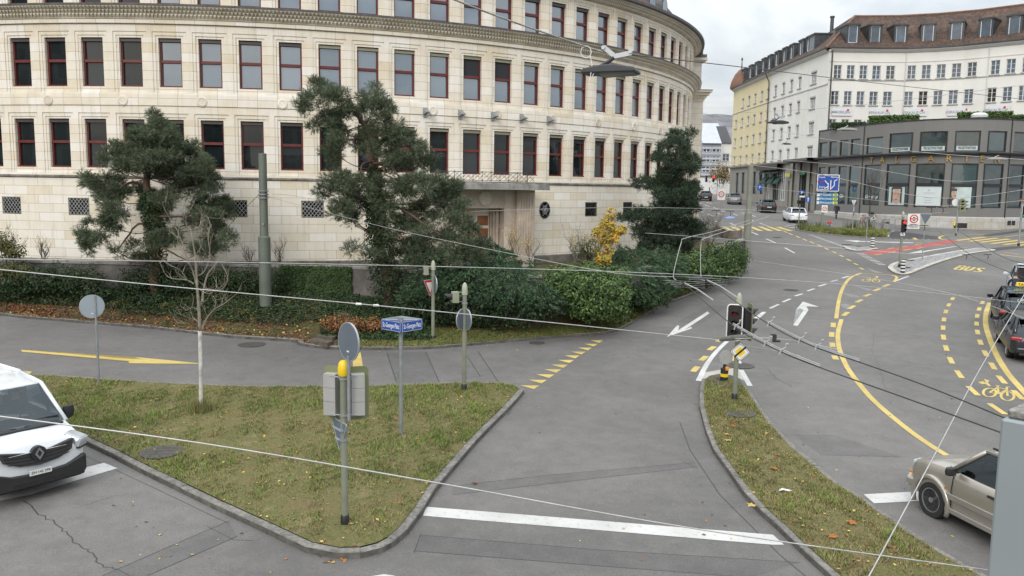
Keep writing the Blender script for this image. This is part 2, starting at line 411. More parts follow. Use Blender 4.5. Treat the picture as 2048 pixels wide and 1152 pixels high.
yel += letter(_bl,ux,uy,[[(.05,0),(.05,1)],[(.05,1),(.5,1),(.6,.75),(.45,.52),(.05,.5)],[(.05,.5),(.5,.5),(.68,.25),(.5,0),(.05,0)]],.18)
yel += letter(_bl+ux*1.0,ux,uy,[[(.05,1),(.05,.3),(.3,0),(.6,.3),(.6,1)]],.18)
yel += letter(_bl+ux*2.0,ux,uy,[[(.7,.85),(.4,1),(.1,.8),(.35,.52),(.7,.25),(.4,0),(.05,.15)]],.18)
drape('white_road_marking',white,M_WHITE,.006)
drape('yellow_road_marking',yel,M_YEL,.010)
drape('cream_road_marking',cream,M_CREAM,.005)
drape('red_cycle_lane',red,M_RED,.005)
drape('blue_parking_marking',[G(z1(340,905),z1(375,893),z1(425,898),z1(415,908),z1(370,912))],M_BLUEP,.006)
drape('fresh_asphalt',[G(z4b(1385,725),z4b(1410,685),z4b(1462,655),z4b(1700,680),z4b(1920,712),z3(250,770),z3(300,815),z3(0,812),z4b(1450,753)),
      G(z3(930,770),z3(1000,738),z3(1646,655),z3(1900,625),z3(1900,655),z3(1646,688),z3(1300,735),z3(1100,758)),
      G(z3(1050,962),z3(1500,920),z3(1900,920),z3(1900,950),z3(1646,950),z3(1350,985),z3(1180,1003))],M_ASPHD,.003)
M_TAR=pm('tar_seam',(.035,.035,.037),.6)
seams=[]
def crack(pts,w,j=0):
    P=G(*pts)
    if j:
        Q=[]
        for i in range(len(P)-1):
            for k in range(6):
                q=P[i].lerp(P[i+1],k/6);Q.append(q+Vector((rnd.uniform(-j,j),rnd.uniform(-j,j))))
        P=Q+[P[-1]]
    seams.extend(stripe(P,w))
crack([z7(520,1152),z7(1165,872)],.018);crack([z7(750,1152),z7(1210,950)],.018)
crack([z7(415,530),z7(800,710),z7(1165,885)],.014);crack([z7(1055,898),z7(1190,968),z7(1290,972)],.012)
crack([z7(130,765),z7(230,850),z7(330,920),z7(400,990),z7(480,1050),z7(520,1105),z7(600,1120)],.02,.05)
crack([z7(600,1118),z7(660,1152)],.014);crack([z7(410,800),z7(600,740)],.007,.02)
crack([(905,972),(1100,950),(1388,925)],.012);crack([(905,990),(1180,958),(1395,934)],.012)
crack([(1360,845),(1380,900),(1440,990),(1560,1110),(1620,1160)],.022)
crack([(840,1070),(1200,1100),(1600,1125)],.014);crack([(830,1102),(1200,1132),(1500,1155)],.014);crack([(842,1068),(828,1105)],.014)
crack([z8(745,535),z8(1160,545)],.01);crack([z8(610,432),z8(830,437)],.01);crack([z8(1190,610),z8(1600,700)],.008,.03)
crack([z8(30,560),z8(120,605)],.01);crack([z8(475,95),z8(530,150),z8(600,190)],.02,.05)
crack([z6(22,758),z6(205,668)],.012);crack([z6(140,776),z6(312,668)],.012)
crack([(774,706),(793,765)],.022);crack([(852,704),(880,768)],.022);crack([(934,712),(960,752)],.02);crack([(956,703),(998,766)],.022)
crack([(1000,742),(960,752),(905,760)],.01)
crack([(1750,660),(1745,700),(1760,740),(1772,780)],.01,.03)
drape('tar_seam',seams,M_TAR,.003)
drape('patched_asphalt',[G(z7(520,1152),z7(1165,872),z7(1210,950),z7(750,1152)),G((905,972),(1100,950),(1388,925),(1395,934),(1180,958),(905,990)),G((840,1070),(1200,1100),(1600,1125),(1500,1155),(1200,1132),(830,1102)),G(z6(22,758),z6(205,668),z6(312,668),z6(140,776)),G(z8(610,432),z8(830,437),z8(1160,545),z8(745,535)),G((774,706),(852,704),(880,768),(793,765))],M_PAVE,.0015)
M_SCUFF=pm('rubbed_asphalt',(.20,.197,.197),.9,.2,3)
drape('rubbed_asphalt',[G(z6(965,590),z6(1060,610),z6(1090,620),z6(1010,616)),G(z6(960,655),z6(1015,660),z6(1000,690),z6(962,672)),G(z6(1020,545),z6(1150,575),z6(1120,580)),G(z6(1110,450),z6(1210,480),z6(1150,474))],M_SCUFF,.0025)
M_IRON=pm('cast_iron',(.09,.085,.08),.6,.25,12,.4,.3)
KH0=.12
def manhole(px,py,r=.33,top=.12,lab=''):
    c=g(px,py);t=thing('manhole_cover',lab, 'manhole cover',(c.x,c.y,c.z+top))
    b=MB();b.lathe([(r*1.12,-.01),(r*1.12,.012),(r*1.0,.014),(r*.97,.006)],n=24);b.build('rim',M_IRON,t)
    b=MB();b.lathe([(r*.96,0),(r*.96,.009)],n=24)
    for i in range(-3,4):
        w=math.sqrt(max(.01,(r*.85)**2-(i*r*.25)**2));b.box((0,i*r*.25,.012),(2*w,r*.08,.008))
    b.build('lid',M_IRON,t)
manhole(504,689,.42,.004, 'round manhole cover in the side road beside the far kerb')
manhole(1074,686,.25,.004, 'small iron drain cover at the kerb of the side road')
manhole(1582,580,.36,.004, 'round manhole cover in the lane behind the white arrow')
manhole(1480,731,.42,.004, 'brown manhole cover just beyond the nose of the long island')
manhole(1554,475,.36,.004, 'round manhole cover near the distant yellow zebra crossing')
manhole(323,917,.40,KH0+.03, 'weathered stone cover sunk in the triangular grass island near its left kerb')
manhole(1480,838,.34,KH0+.03, 'weathered stone cover in the grass of the long curved island')
def stone(name,c0,c1,sc=6,bump=.3,rough=.85):
    m,t,b=newmat(name);l=t.links.new;tcn=nd(t, 'ShaderNodeTexCoord');o=tcn.outputs['Object']
    n=nd(t, 'ShaderNodeTexNoise',i_Scale=sc,i_Detail=9,i_Roughness=.7);l(o,n.inputs['Vector'])
    n2=nd(t, 'ShaderNodeTexNoise',i_Scale=sc*.22,i_Detail=5);l(o,n2.inputs['Vector'])
    a=rampn(t,n.outputs[0],[(.35,c0),(.65,c1)]).outputs[0]
    a=mixn(t,.6,a,rampn(t,n2.outputs[0],[(.3,(.3,)*3),(.7,(.7,)*3)]).outputs[0], 'OVERLAY')
    l(a,b.inputs['Base Color']);b.inputs['Roughness'].default_value=rough;l(bumpn(t,n.outputs[0],bump,.01),b.inputs['Normal'])
    return m
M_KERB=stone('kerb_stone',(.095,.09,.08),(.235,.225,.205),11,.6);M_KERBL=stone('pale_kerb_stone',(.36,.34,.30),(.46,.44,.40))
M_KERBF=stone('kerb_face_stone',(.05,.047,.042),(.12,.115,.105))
def inset(P,w):
    n=len(P);out=[]
    ar=sum(P[i].x*P[(i+1) % n].y-P[(i+1) % n].x*P[i].y for i in range(n));s=1 if ar > 0 else -1
    for i in range(n):
        a=(P[i]-P[i-1]);b=(P[(i+1) % n]-P[i])
        if a.length < 1e-6 or b.length < 1e-6: out.append(P[i].copy());continue
        a.normalize();b.normalize();na=Vector((-a.y,a.x))*s;nb=Vector((-b.y,b.x))*s
        m=(na+nb);k=m.length_squared
        m=m*(2/k) if k > .4 else m.normalized()*1.3
        out.append(P[i]+m*w)
    return out
def resample(P,step,closed=True):
    out=[];n=len(P)
    for i in range(n if closed else n-1):
        a,b=P[i],P[(i+1) % n];k=max(1,int((b-a).length/step))
        out += [a.lerp(b,j/k) for j in range(k)]
    if not closed: out.append(P[-1])
    return out
def kerb_ring(P,w,h,mat,name='kerb',closed=True,joint=1.0,matf=None,gap=.006):
    """individual kerb stones with fine joints along a closed outline"""
    P=resample(P,.5,closed);Q=inset(P,w) if closed else [p.copy() for p in P]
    if not closed:
        n=len(P)
        for i in range(n):
            d=(P[min(i+1,n-1)]-P[max(i-1,0)]).normalized();Q[i]=P[i]+Vector((-d.y,d.x))*w
    b=MB();n=len(P);J=random.Random(3)
    i=0
    while i < (n if closed else n-1):
        j=min(i+2,n if closed else n-1);seg=list(range(i,j+1));hh=h+J.uniform(-.006,.006)
        vs=[];m=len(seg)
        for q,k in enumerate(seg):
            p,qv=P[k % n],Q[k % n]
            if q == 0: pp=p.lerp(P[seg[1] % n],gap*2);qq=qv.lerp(Q[seg[1] % n],gap*2)
            else: pp,qq=p,qv
            z=gz(pp.y);bev=.018
            e_=(qq-pp).normalized()
            vs += [(pp.x,pp.y,z-.05),(pp.x+e_.x*.004,pp.y+e_.y*.004,z+hh-bev),(pp.x+e_.x*bev,pp.y+e_.y*bev,z+hh),(qq.x,qq.y,z+hh),(qq.x,qq.y,z-.05)]
        fs=[];mi=[]
        base=len(b.v);b.v += vs
        for q in range(m-1):
            for r_ in range(4):
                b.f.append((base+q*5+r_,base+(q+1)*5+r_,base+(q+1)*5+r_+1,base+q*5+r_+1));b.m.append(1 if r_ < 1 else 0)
        b.f.append(tuple(base+r_ for r_ in range(5)));b.m.append(0)
        b.f.append(tuple(base+(m-1)*5+r_ for r_ in range(4,-1,-1)));b.m.append(0)
        i=j
    o=b.build(name,[mat,matf or mat]);o['kind'] = 'structure'
    return Q
def PX(lst,dz=0.0): return [xy(g(x,y,d)) for x,y,d in [(p[0],p[1],p[2] if len(p) > 2 else dz) for p in lst]]
KH=.12
big=PX([(39,746,KH),(137,751,KH),(275,761,KH),(400,767,KH),(530,771,KH),(738,770,KH),(808,768,KH),(930,763,KH),(1000,764,KH),(1036,770,KH),(1048,783,.06),(1038,800,0),(1018,822),(985,855),(952,890),(905,945),(870,988),(846,1028),(815,1070),(790,1092),(765,1106),(722,1117),(672,1118),(612,1106),(510,1057),(431,1020),(360,985),(290,951),(228,918),(157,884),(60,835),(-10,796),(-25,775,.06),(0,752,KH)])
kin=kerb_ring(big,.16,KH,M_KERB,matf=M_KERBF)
longi=PX([(1403,765),(1399,785),(1398,818),(1411,869),(1426,906),(1454,945),(1485,991),(1517,1027),(1556,1062),(1603,1109),(1652,1154),(1740,1235),(1880,1360),(2100,1540),(2300,1500),(2200,1300),(2048,1190,KH),(1960,1143,KH),(1917,1119,KH),(1858,1084,KH),(1799,1045,KH),(1760,1018,KH),(1721,991,KH),(1685,971,KH),(1638,931,KH),(1591,892,KH),(1556,857,KH),(1528,822,KH),(1505,786,KH),(1485,765,KH),(1466,756,KH),(1434,753,KH),(1413,757,KH)])
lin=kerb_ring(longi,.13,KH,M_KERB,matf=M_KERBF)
def grassmat(name,stops,sc=1.3):
    m,t,b=newmat(name);l=t.links.new;tcn=nd(t, 'ShaderNodeTexCoord');o=tcn.outputs['Object']
    n=nd(t, 'ShaderNodeTexNoise',i_Scale=sc,i_Detail=10,i_Roughness=.72);l(o,n.inputs['Vector'])
    n2=nd(t, 'ShaderNodeTexNoise',i_Scale=28,i_Detail=6,i_Roughness=.8);l(o,n2.inputs['Vector'])
    a=rampn(t,n.outputs[0],stops).outputs[0]
    a=mixn(t,.8,a,rampn(t,n2.outputs[0],[(.3,(.2,)*3),(.7,(.8,)*3)]).outputs[0], 'OVERLAY')
    l(a,b.inputs['Base Color']);b.inputs['Roughness'].default_value=.95;b.inputs['Specular IOR Level'].default_value=.1
    l(bumpn(t,n2.outputs[0],.8,.03),b.inputs['Normal'])
    return m
M_SOIL=grassmat('mossy_soil',[(.28,(.17,.12,.075)),(.42,(.17,.145,.07)),(.55,(.13,.135,.055)),(.7,(.25,.19,.115))])
drape('grass_island',[kin],M_SOIL,KH+.012)
tipc=g(1440,775)
gl=[p for p in lin]
drape('long_grass_island',[gl],M_SOIL,KH+.004)
nose=inset(PX([(1404,778),(1406,766),(1416,759),(1436,755),(1464,758),(1482,767),(1499,786,.1),(1480,782,.12),(1450,780,.12),(1420,780,.12)]),.06)
M_COB=pm('dark_paving',(.075,.065,.06),.8,.35,14,.5)
drape('dark_paving',[nose],M_COB,KH+.016)
isl1=smooth(PX([z4b(800,858),z4b(835,880),z4b(900,907),z4b(990,918),z4b(1100,912),z4b(1210,897),(1560+1262/6.4,360+882/6.4,.05),(1560+1230/6.4,360+868/6.4,.1),(1560+1080/6.4,360+853/6.4,.1),(1560+850/6.4,360+843/6.4,.1)]),3,True)
q1=kerb_ring(isl1,.28,.10,M_KERBL,matf=M_KERB)
isl2=smooth(PX([z6(1231,452),z6(1245,468),z6(1275,485),z6(1322,492),z6(1370,484),z6(1440,455),z6(1530,422),z6(1640,388),z6(1740,366),(1348+1850/2.88,380+352/2.88,.02),(1348+1820/2.88,380+338/2.88,.1),(1348+1740/2.88,380+334/2.88,.1),(1348+1600/2.88,380+354/2.88,.1),(1348+1430/2.88,380+384/2.88,.1),(1348+1300/2.88,380+408/2.88,.1),(1348+1248/2.88,380+426/2.88,.1)]),3,True)
q2=kerb_ring(isl2,.30,.10,M_KERBL,matf=M_KERB)
def cobble(name,c0,c1,s=7):
    m,t,b=newmat(name);l=t.links.new;tcn=nd(t, 'ShaderNodeTexCoord')
    v=nd(t, 'ShaderNodeTexVoronoi',feature='DISTANCE_TO_EDGE',i_Scale=s);l(tcn.outputs['Object'],v.inputs['Vector'])
    v2=nd(t, 'ShaderNodeTexVoronoi',i_Scale=s);l(tcn.outputs['Object'],v2.inputs['Vector'])
    a=rampn(t,v2.outputs['Color'],[(0,c0),(1,c1)]).outputs[0]
    a=mixn(t,rampn(t,v.outputs[0],[(.03,(1,1,1)),(.09,(0,0,0))]).outputs[0],a,(.07,.07,.07));l(a,b.inputs['Base Color']);b.inputs['Roughness'].default_value=.85
    l(bumpn(t,v.outputs[0],.5,.02),b.inputs['Normal']);return m
M_SETT=cobble('granite_setts',(.24,.24,.25),(.38,.38,.38))
drape('granite_setts',[q1,q2],M_SETT,.096)
manhole(*z4b(1000,863),.4,.1, 'round cover on the small pale-kerbed traffic island')
manhole(*z4b(860,828),.4,.004, 'round cover in the lane beside the small pale-kerbed island')
manhole(*z6(1345,411),.4,.1, 'round cover in the setts beside the red signal pole')
manhole(*z6(1325,454),.38,.1, 'round cover in the setts at the tip of the long paved island')
vis=smooth(PX([z4b(205,643),z4b(300,664),z4b(500,690),z4b(700,712),z4b(900,728),z4b(1150,745),z4b(1390,747),(1560+1378/6.4,360+715/6.4,.1),(1560+1395/6.4,360+680/6.4,.1),(1560+1450/6.4,360+652/6.4,.1),(1560+1300/6.4,360+640/6.4,.1),(1560+1000/6.4,360+628/6.4,.1),(1560+650/6.4,360+624/6.4,.1),(1560+450/6.4,360+620/6.4,.1),(1560+330/6.4,360+632/6.4,.1)]),3,True)
q3=kerb_ring(vis,.2,.10,M_KERB)
drape('planted_island',[q3],M_SOIL,.095)
drape('pale_kerb_band',[stripe(G(z4b(1372,742),z4b(1376,700),z4b(1400,672),z4b(1452,652)),.3)[i] for i in range(3)],M_KERBL,.014)
for a in ((z4b(50,600),z4b(500,610),.5),(z4b(100,612),z4b(40,598),.4)):
    pass
drape('pale_kerb_line',[q for q in stripe(G(z4b(60,600),z4b(130,582),z4b(330,558)),.12)]+[q for q in stripe(G(z4b(120,612),z4b(330,608),z4b(510,603)),.5)],M_KERBL,.012)
verge_px=[(-80,622),(0,631),(52,637),(160,646),(312,659),(462,676),(583,684),(600,691),(650,698),(725,700),(793,700),(867,698),(926,693),(1047,682),(1151,673),(1214,668),(1242,659),(1269,645),(1311,618),(1342,606),(1380,592),(1417,578),(1463,560),(1487,548),(1494,533),(1500,512),(1497,495),(1480,480),(1450,468),(1415,458),(1385,446),(1370,435)]
verge=smooth(PX(verge_px),3)
kerb_ring(verge,.18,.11,M_KERB, 'kerb',closed=False,matf=M_KERBF)
# ================================================================ bank, retaining wall and terrace of the round building
VX=[-260]+[p[0] for p in verge_px[:26]];VY=[610]+[p[1] for p in verge_px[:26]]
WX=[-260,-100,50,200,350,525,700,780,860,1000,1120,1230,1330,1400,1450,1490]
WZ=[37,36,35.5,35.2,35,34.8,34.6,34.0,33.0,32.4,32.2,34,38.5,45,52,60]
WB=[2.5,2.4,2.4,2.4,2.4,2.4,2.4,2.3,2.2,2.1,2.1,2.2,2.4,2.6,2.75,2.9]    # wall foot
def wallpt(px,z=None):
    Y=float(np.interp(px,WX,WZ));d=ray(px,540);x=d.x*(Y/d.y)
    return Vector((x,Y,float(np.interp(px,WX,WB)) if z is None else z))
def vergept(px):
    y=float(np.interp(px,VX,VY));return g(px,y)
b=MB();cols=[float(v) for v in range(-260,1491,15)];K=9;NR=random.Random(5)
for i,px in enumerate(cols):
    a=vergept(px);w=wallpt(px);dv=(w-a);dv.z=0
    a2=a+dv.normalized()*.17 if dv.length > .3 else a
    for k in range(K):
        t=k/(K-1);p=a2.lerp(w,t);z0=gz(a2.y)+.10
        s_=t*t*(3-2*t);b.v.append((p.x,p.y,z0+(w.z-z0)*s_+(NR.uniform(-.03,.03) if 0 < k < K-1 else 0)))
n=len(cols);b.f=[(i*K+k,(i+1)*K+k,(i+1)*K+k+1,i*K+k+1) for i in range(n-1) for k in range(K-1)]
M_BANK=grassmat('bank_soil',[(.3,(.05,.038,.025)),(.45,(.09,.07,.04)),(.6,(.07,.085,.03)),(.75,(.12,.10,.055))],.8)
o=b.build('bank',M_BANK,smooth='all',fix=False);o['kind'] = 'structure'
def bankz(p):
    """height of the bank at xy point p (nearest column)"""
    q=min(((vergept(px),wallpt(px)) for px in range(-200,1491,30)),key=lambda ab: seg_d(p,ab[0],ab[1]))
    a,w=q;d=Vector((w.x-a.x,w.y-a.y));t=max(0,min(1,((p.x-a.x)*d.x+(p.y-a.y)*d.y)/max(.01,d.length_squared)))
    s_=t*t*(3-2*t);z0=gz(a.y)+.1;return z0+(w.z-z0)*s_
def seg_d(p,a,w):
    d=Vector((w.x-a.x,w.y-a.y));t=max(0,min(1,((p.x-a.x)*d.x+(p.y-a.y)*d.y)/max(.01,d.length_squared)))
    return math.hypot(p.x-a.x-d.x*t,p.y-a.y-d.y*t)
def bankpt(px,t):
    a=vergept(px);w=wallpt(px);p=a.lerp(w,t);s_=t*t*(3-2*t);z0=gz(a.y)+.1
    return Vector((p.x,p.y,z0+(w.z-z0)*s_))
TZ,PZ=3.1,3.62
M_CONC=stone('weathered_concrete',(.075,.07,.068),(.17,.155,.145),1.6,.3)
M_COPE=stone('coping_stone',(.16,.155,.15),(.30,.29,.275),3,.2)
wp=[wallpt(px) for px in WX];wp=smooth([xy(p) for p in wp],4);nw=len(wp)
def wzf(y_i): return 0
t=thing('retaining_wall', 'grey stained concrete retaining wall overgrown with ivy in front of the round stone building', 'wall',(wp[nw//2].x,wp[nw//2].y,2.0))
b=MB();c_=MB()
for i in range(nw-1):
    a,q=wp[i],wp[i+1];d=(q-a).normalized();nn=Vector((-d.y,d.x))
    b.prism([(a.x,a.y,1.2),(q.x,q.y,1.2),(q.x+nn.x*.3,q.y+nn.y*.3,1.2),(a.x+nn.x*.3,a.y+nn.y*.3,1.2)],(0,0,PZ-.1-1.2))
    a2,q2=a-nn*.05,q-nn*.05
    c_.prism([(a2.x,a2.y,PZ-.1),(q2.x,q2.y,PZ-.1),(q2.x+nn.x*.42,q2.y+nn.y*.42,PZ-.1),(a2.x+nn.x*.42,a2.y+nn.y*.42,PZ-.1)],(0,0,.1))
b.build('wall_body',M_CONC,t,world=True);c_.build('coping',M_COPE,t,world=True)
b=MB();n=nw
for i,p in enumerate(wp): b.v += [(p.x,p.y+.02,TZ),(p.x*.75-4 if p.x < 20 else p.x-6,78,TZ)]
b.f=[(2*i,2*i+2,2*i+3,2*i+1) for i in range(n-1)]
M_TERR=grassmat('terrace_soil',[(.3,(.06,.045,.03)),(.5,(.08,.08,.035)),(.7,(.12,.11,.06))])
o=b.build('terrace_ground',M_TERR,fix=False);o['kind'] = 'structure'
t=thing('garden_wall', 'low curved brown garden wall beside the zebra crossing, left of the grey mast', 'wall',tuple(g(1455,478)))
b=MB();pts=smooth(PX([(1432,466),(1442,474),(1458,479),(1475,480),(1484,476)]),4)
for i in range(len(pts)-1):
    a,q=pts[i],pts[i+1];b.prism([(a.x,a.y,1.9),(q.x,q.y,1.9),(q.x,q.y+.4,1.9),(a.x,a.y+.4,1.9)],(0,0,gz(a.y)+.75-1.9))
b.build('wall_body',stone('brown_concrete',(.12,.10,.085),(.2,.17,.145)),t,world=True)
t=thing('garden_steps', 'shallow timber-edged garden steps climbing the ivy bank beside the orange shrub', 'steps',tuple(bankpt(640,.05)))
M_SLEEP=pm('old_timber',(.09,.075,.06),.85,.3,8,.4)
for k in range(5):
    p=bankpt(618+k*14,.02+.13*k);q=bankpt(655+k*10,-.02+.13*k)
    b=MB();b.prism([(p.x,p.y,p.z-.05),(q.x,q.y,p.z-.05),(q.x+.1,q.y+.5,p.z-.05),(p.x+.1,p.y+.5,p.z-.05)],(0,0,.17));b.build('step',M_SLEEP,t,world=True)
# ================================================================ facade tools
def relief(fmap,us,vs,depth,mb,mi=0,mat_of=None):
    """grid of facade cells; depth(i,j) metres outward of the base surface or None for a hole. fmap(u,v,d)->xyz"""
    nu,nv=len(us)-1,len(vs)-1
    D=[[depth(i,j) for j in range(nv)] for i in range(nu)]
    def q(a,b_,c,d,m):
        k=len(mb.v);mb.v += [tuple(x[0]) for x in (a,b_,c,d)];mb.uv += [x[1] for x in (a,b_,c,d)];mb.f.append((k,k+1,k+2,k+3));mb.m.append(m)
    P=lambda u,v,d: (fmap(u,v,d),(u,v))
    for i in range(nu):
        for j in range(nv):
            d=D[i][j]
            m=mat_of(i,j) if mat_of else mi
            if d is not None: q(P(us[i],vs[j],d),P(us[i+1],vs[j],d),P(us[i+1],vs[j+1],d),P(us[i],vs[j+1],d),m)
            if i+1 < nu:
                e_=D[i+1][j];a0=-.24 if d is None else d;a1=-.24 if e_ is None else e_
                if abs(a0-a1) > 1e-5: q(P(us[i+1],vs[j],a0),P(us[i+1],vs[j],a1),P(us[i+1],vs[j+1],a1),P(us[i+1],vs[j+1],a0),mi)
            if j+1 < nv:
                e_=D[i][j+1];a0=-.24 if d is None else d;a1=-.24 if e_ is None else e_
                if abs(a0-a1) > 1e-5: q(P(us[i],vs[j+1],a0),P(us[i+1],vs[j+1],a0),P(us[i+1],vs[j+1],a1),P(us[i],vs[j+1],a1),mi)
def new_uvmb():
    m=MB();m.uv=[];return m
def ashlar(name,base,bw,bh,off=.5,joint=(.36,.31,.25),stain=.5,msize=.012,var=.5,tones=None):
    """limestone blocks: uv in metres, per-block tone, dark joints, rain stains"""
    m,t,b=newmat(name);l=t.links.new;uv=nd(t, 'ShaderNodeUVMap');uv.uv_map = 'uv';u=uv.outputs[0]
    br=nd(t, 'ShaderNodeTexBrick',offset=off,squash=1.0);l(u,br.inputs['Vector'])
    br.inputs['Scale'].default_value=1;br.inputs['Brick Width'].default_value=bw;br.inputs['Row Height'].default_value=bh
    br.inputs['Mortar Size'].default_value=msize;br.inputs['Mortar Smooth'].default_value=.2;br.inputs['Bias'].default_value=0
    br.inputs['Color1'].default_value=(0,0,0,1);br.inputs['Color2'].default_value=(1,1,1,1);br.inputs['Mortar'].default_value=(.5,.5,.5,1)
    tones=tones or [(0,(base[0]*.93,base[1]*.89,base[2]*.80)),(.35,base),(.7,(base[0]*1.0,base[1]*1.0,base[2]*1.0)),(.9,(base[0]*1.06,base[1]*1.085,base[2]*1.15))]
    col=rampn(t,br.outputs['Color'],tones).outputs[0]
    n=nd(t, 'ShaderNodeTexNoise',i_Scale=1.6,i_Detail=9,i_Roughness=.65);l(u,n.inputs['Vector'])
    col=mixn(t,.35,col,rampn(t,n.outputs[0],[(.3,(.3,)*3),(.7,(.66,)*3)]).outputs[0], 'OVERLAY')
    mp=nd(t, 'ShaderNodeMapping');mp.inputs['Scale'].default_value=(5,.35,1);l(u,mp.inputs[0])
    n2=nd(t, 'ShaderNodeTexNoise',i_Scale=1,i_Detail=8,i_Roughness=.75);l(mp.outputs[0],n2.inputs['Vector'])
    st=rampn(t,n2.outputs[0],[(.52,(0,0,0)),(.76,(stain*1.3,)*3)])
    col=mixn(t,st.outputs[0],col,(base[0]*.55,base[1]*.5,base[2]*.42))
    n3=nd(t, 'ShaderNodeTexNoise',i_Scale=7,i_Detail=6,i_Roughness=.8);l(u,n3.inputs['Vector'])
    col=mixn(t,rampn(t,n3.outputs[0],[(.66,(0,0,0)),(.80,(.45,)*3)]).outputs[0],col,(base[0]*.7,base[1]*.58,base[2]*.42))
    col=mixn(t,br.outputs['Fac'],col,joint)
    l(col,b.inputs['Base Color']);b.inputs['Roughness'].default_value=.9;b.inputs['Specular IOR Level'].default_value=.25
    bi=nd(t, 'ShaderNodeMath',operation='MULTIPLY_ADD');l(br.outputs['Fac'],bi.inputs[0]);bi.inputs[1].default_value=-1.0;l(n.outputs[0],bi.inputs[2])
    l(bumpn(t,bi.outputs[0],.35,.012),b.inputs['Normal'])
    return m
LB=(.715,.665,.575)
M_LS=ashlar('limestone_blocks',LB,.86,.397,.0,msize=.008,stain=.3)
M_LSB=ashlar('limestone_base_blocks',(.725,.68,.595),1.22,.40,.43,msize=.008,stain=.35)
M_LSF=ashlar('limestone_frieze',LB,1.72,1.2,.0,stain=.5,msize=.008)
M_STAINED=stone('blackened_stone',(.05,.05,.05),(.22,.20,.17),2.5,.3)
def bandmat(name,c0,c1,sc=2.0):
    return stone(name,c0,c1,sc,.25)
M_BAND=bandmat('limestone_moulding',(.52,.47,.39),(.72,.66,.56),1.5)
M_SCALE=bandmat('scaled_cornice_stone',(.34,.30,.22),(.58,.52,.41),.9)
M_LEAD=pm('lead_flashing',(.09,.09,.095),.55,.3,5,.2)
M_FRAME=pm('oxblood_window_frame',(.115,.018,.016),.45,.15,3)
M_BLIND=pm('dark_blind_box',(.055,.045,.045),.5,.15,3);M_BLINDG=pm('olive_blind_box',(.235,.225,.16),.6,.12,3)
M_SHADE=pm('charcoal_fabric_blind',(.025,.026,.032),.9,.1,20)
M_G1=glassm('window_glass',(.010,.014,.016),1.6,.015,.05,(.020,.027,.027))
M_G2=glassm('window_glass_sky_tint',(.045,.062,.08),3.2,.02,.04,(.09,.115,.14),(.84,.92,1))  # same glass, with bluish sky reflection put into base colour and tint
M_CURT=pm('pale_curtain',(.42,.45,.44),.9,.2,6)
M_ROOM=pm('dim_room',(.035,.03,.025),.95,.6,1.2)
# ================================================================ round limestone building
BX,BY,BR=-16.653,67.533,30.2           # centre and radius of the wall face (frames sit 0.2 inside)
DT,P0=0.0573,-.1819
def cmap(u,v,d):
    a=u/BR;r=BR+d;return Vector((BX+r*math.sin(a),BY-r*math.cos(a),v))
def th_of_px(px,py=300):
    d=ray(px,py);dx,dy=d.x/math.hypot(d.x,d.y),d.y/math.hypot(d.x,d.y)
    bq=dx*BX+dy*BY;cq=BX**2+BY**2-BR**2;disc=bq*bq-cq
    t=bq-math.sqrt(max(0,disc));return math.atan2(dx*t-BX,BY-dy*t)
WALLID = 'round_stone_building'
base=cmap(P0*BR,0,0)
RB=thing(WALLID, 'large curved limestone office building with three rows of oxblood framed windows and scaled stone cornice', 'building',(BX,BY-BR,TZ))
I0,I1=-9,29
PITCHU=DT*BR;WH=.50       # half window width
Zf=lambda h: CZ+h
R1=(Zf(.643),Zf(2.80));R2=(Zf(4.211),Zf(6.33));R3=(Zf(7.776),Zf(9.49))
rows=[R1,R2,R3]
us=[]
for i in range(I0,I1+1):
    c=(P0+DT*i)*BR;us += [c-.86+.0,c-.74,c-.62,c-WH,c+WH,c+.62,c+.74]
us.append((P0+DT*I1)*BR+.86)
vsets=set([Zf(.23)])
vs=[Zf(.23)]
for (a,t_) in rows: vs += [a-.24,a,t_,t_+.10,t_+.26]
vs += [Zf(3.36),Zf(3.40),Zf(3.90),Zf(6.88),Zf(6.92),Zf(7.08),Zf(7.62),Zf(9.88)]
vs=sorted(set(vs))
def dep(i,j):
    k=i % 7;v=(vs[j]+vs[j+1])/2
    if Zf(7.08) < v < Zf(7.62): return 0.0
    d=0.0
    if Zf(3.40) < v < Zf(3.90): return .03
    if Zf(3.36) < v < Zf(3.40): return -.03
    if Zf(6.92) < v < Zf(7.08): return .10
    if Zf(6.88) < v < Zf(6.92): return -.03
    for (a,t_) in rows:
        if a < v < t_ and k == 3: return None
        if a-.24 < v < t_+.10 and k in (2,3,4): return -.07
        if a-.24 < v < t_+.26 and k in (1,2,3,4,5): return -.035
    return 0.0
wmb=new_uvmb()
def matof(i,j):
    v=(vs[j]+vs[j+1])/2
    if Zf(2.80) < v < Zf(3.36) or Zf(6.33) < v < Zf(6.88) or v < Zf(.42): return 1
    return 0
relief(cmap,us,vs,dep,wmb,0,matof)
wmb.build('wall',[M_LS,M_LSF],RB,world=True)
ua,ub=us[0],us[-1]
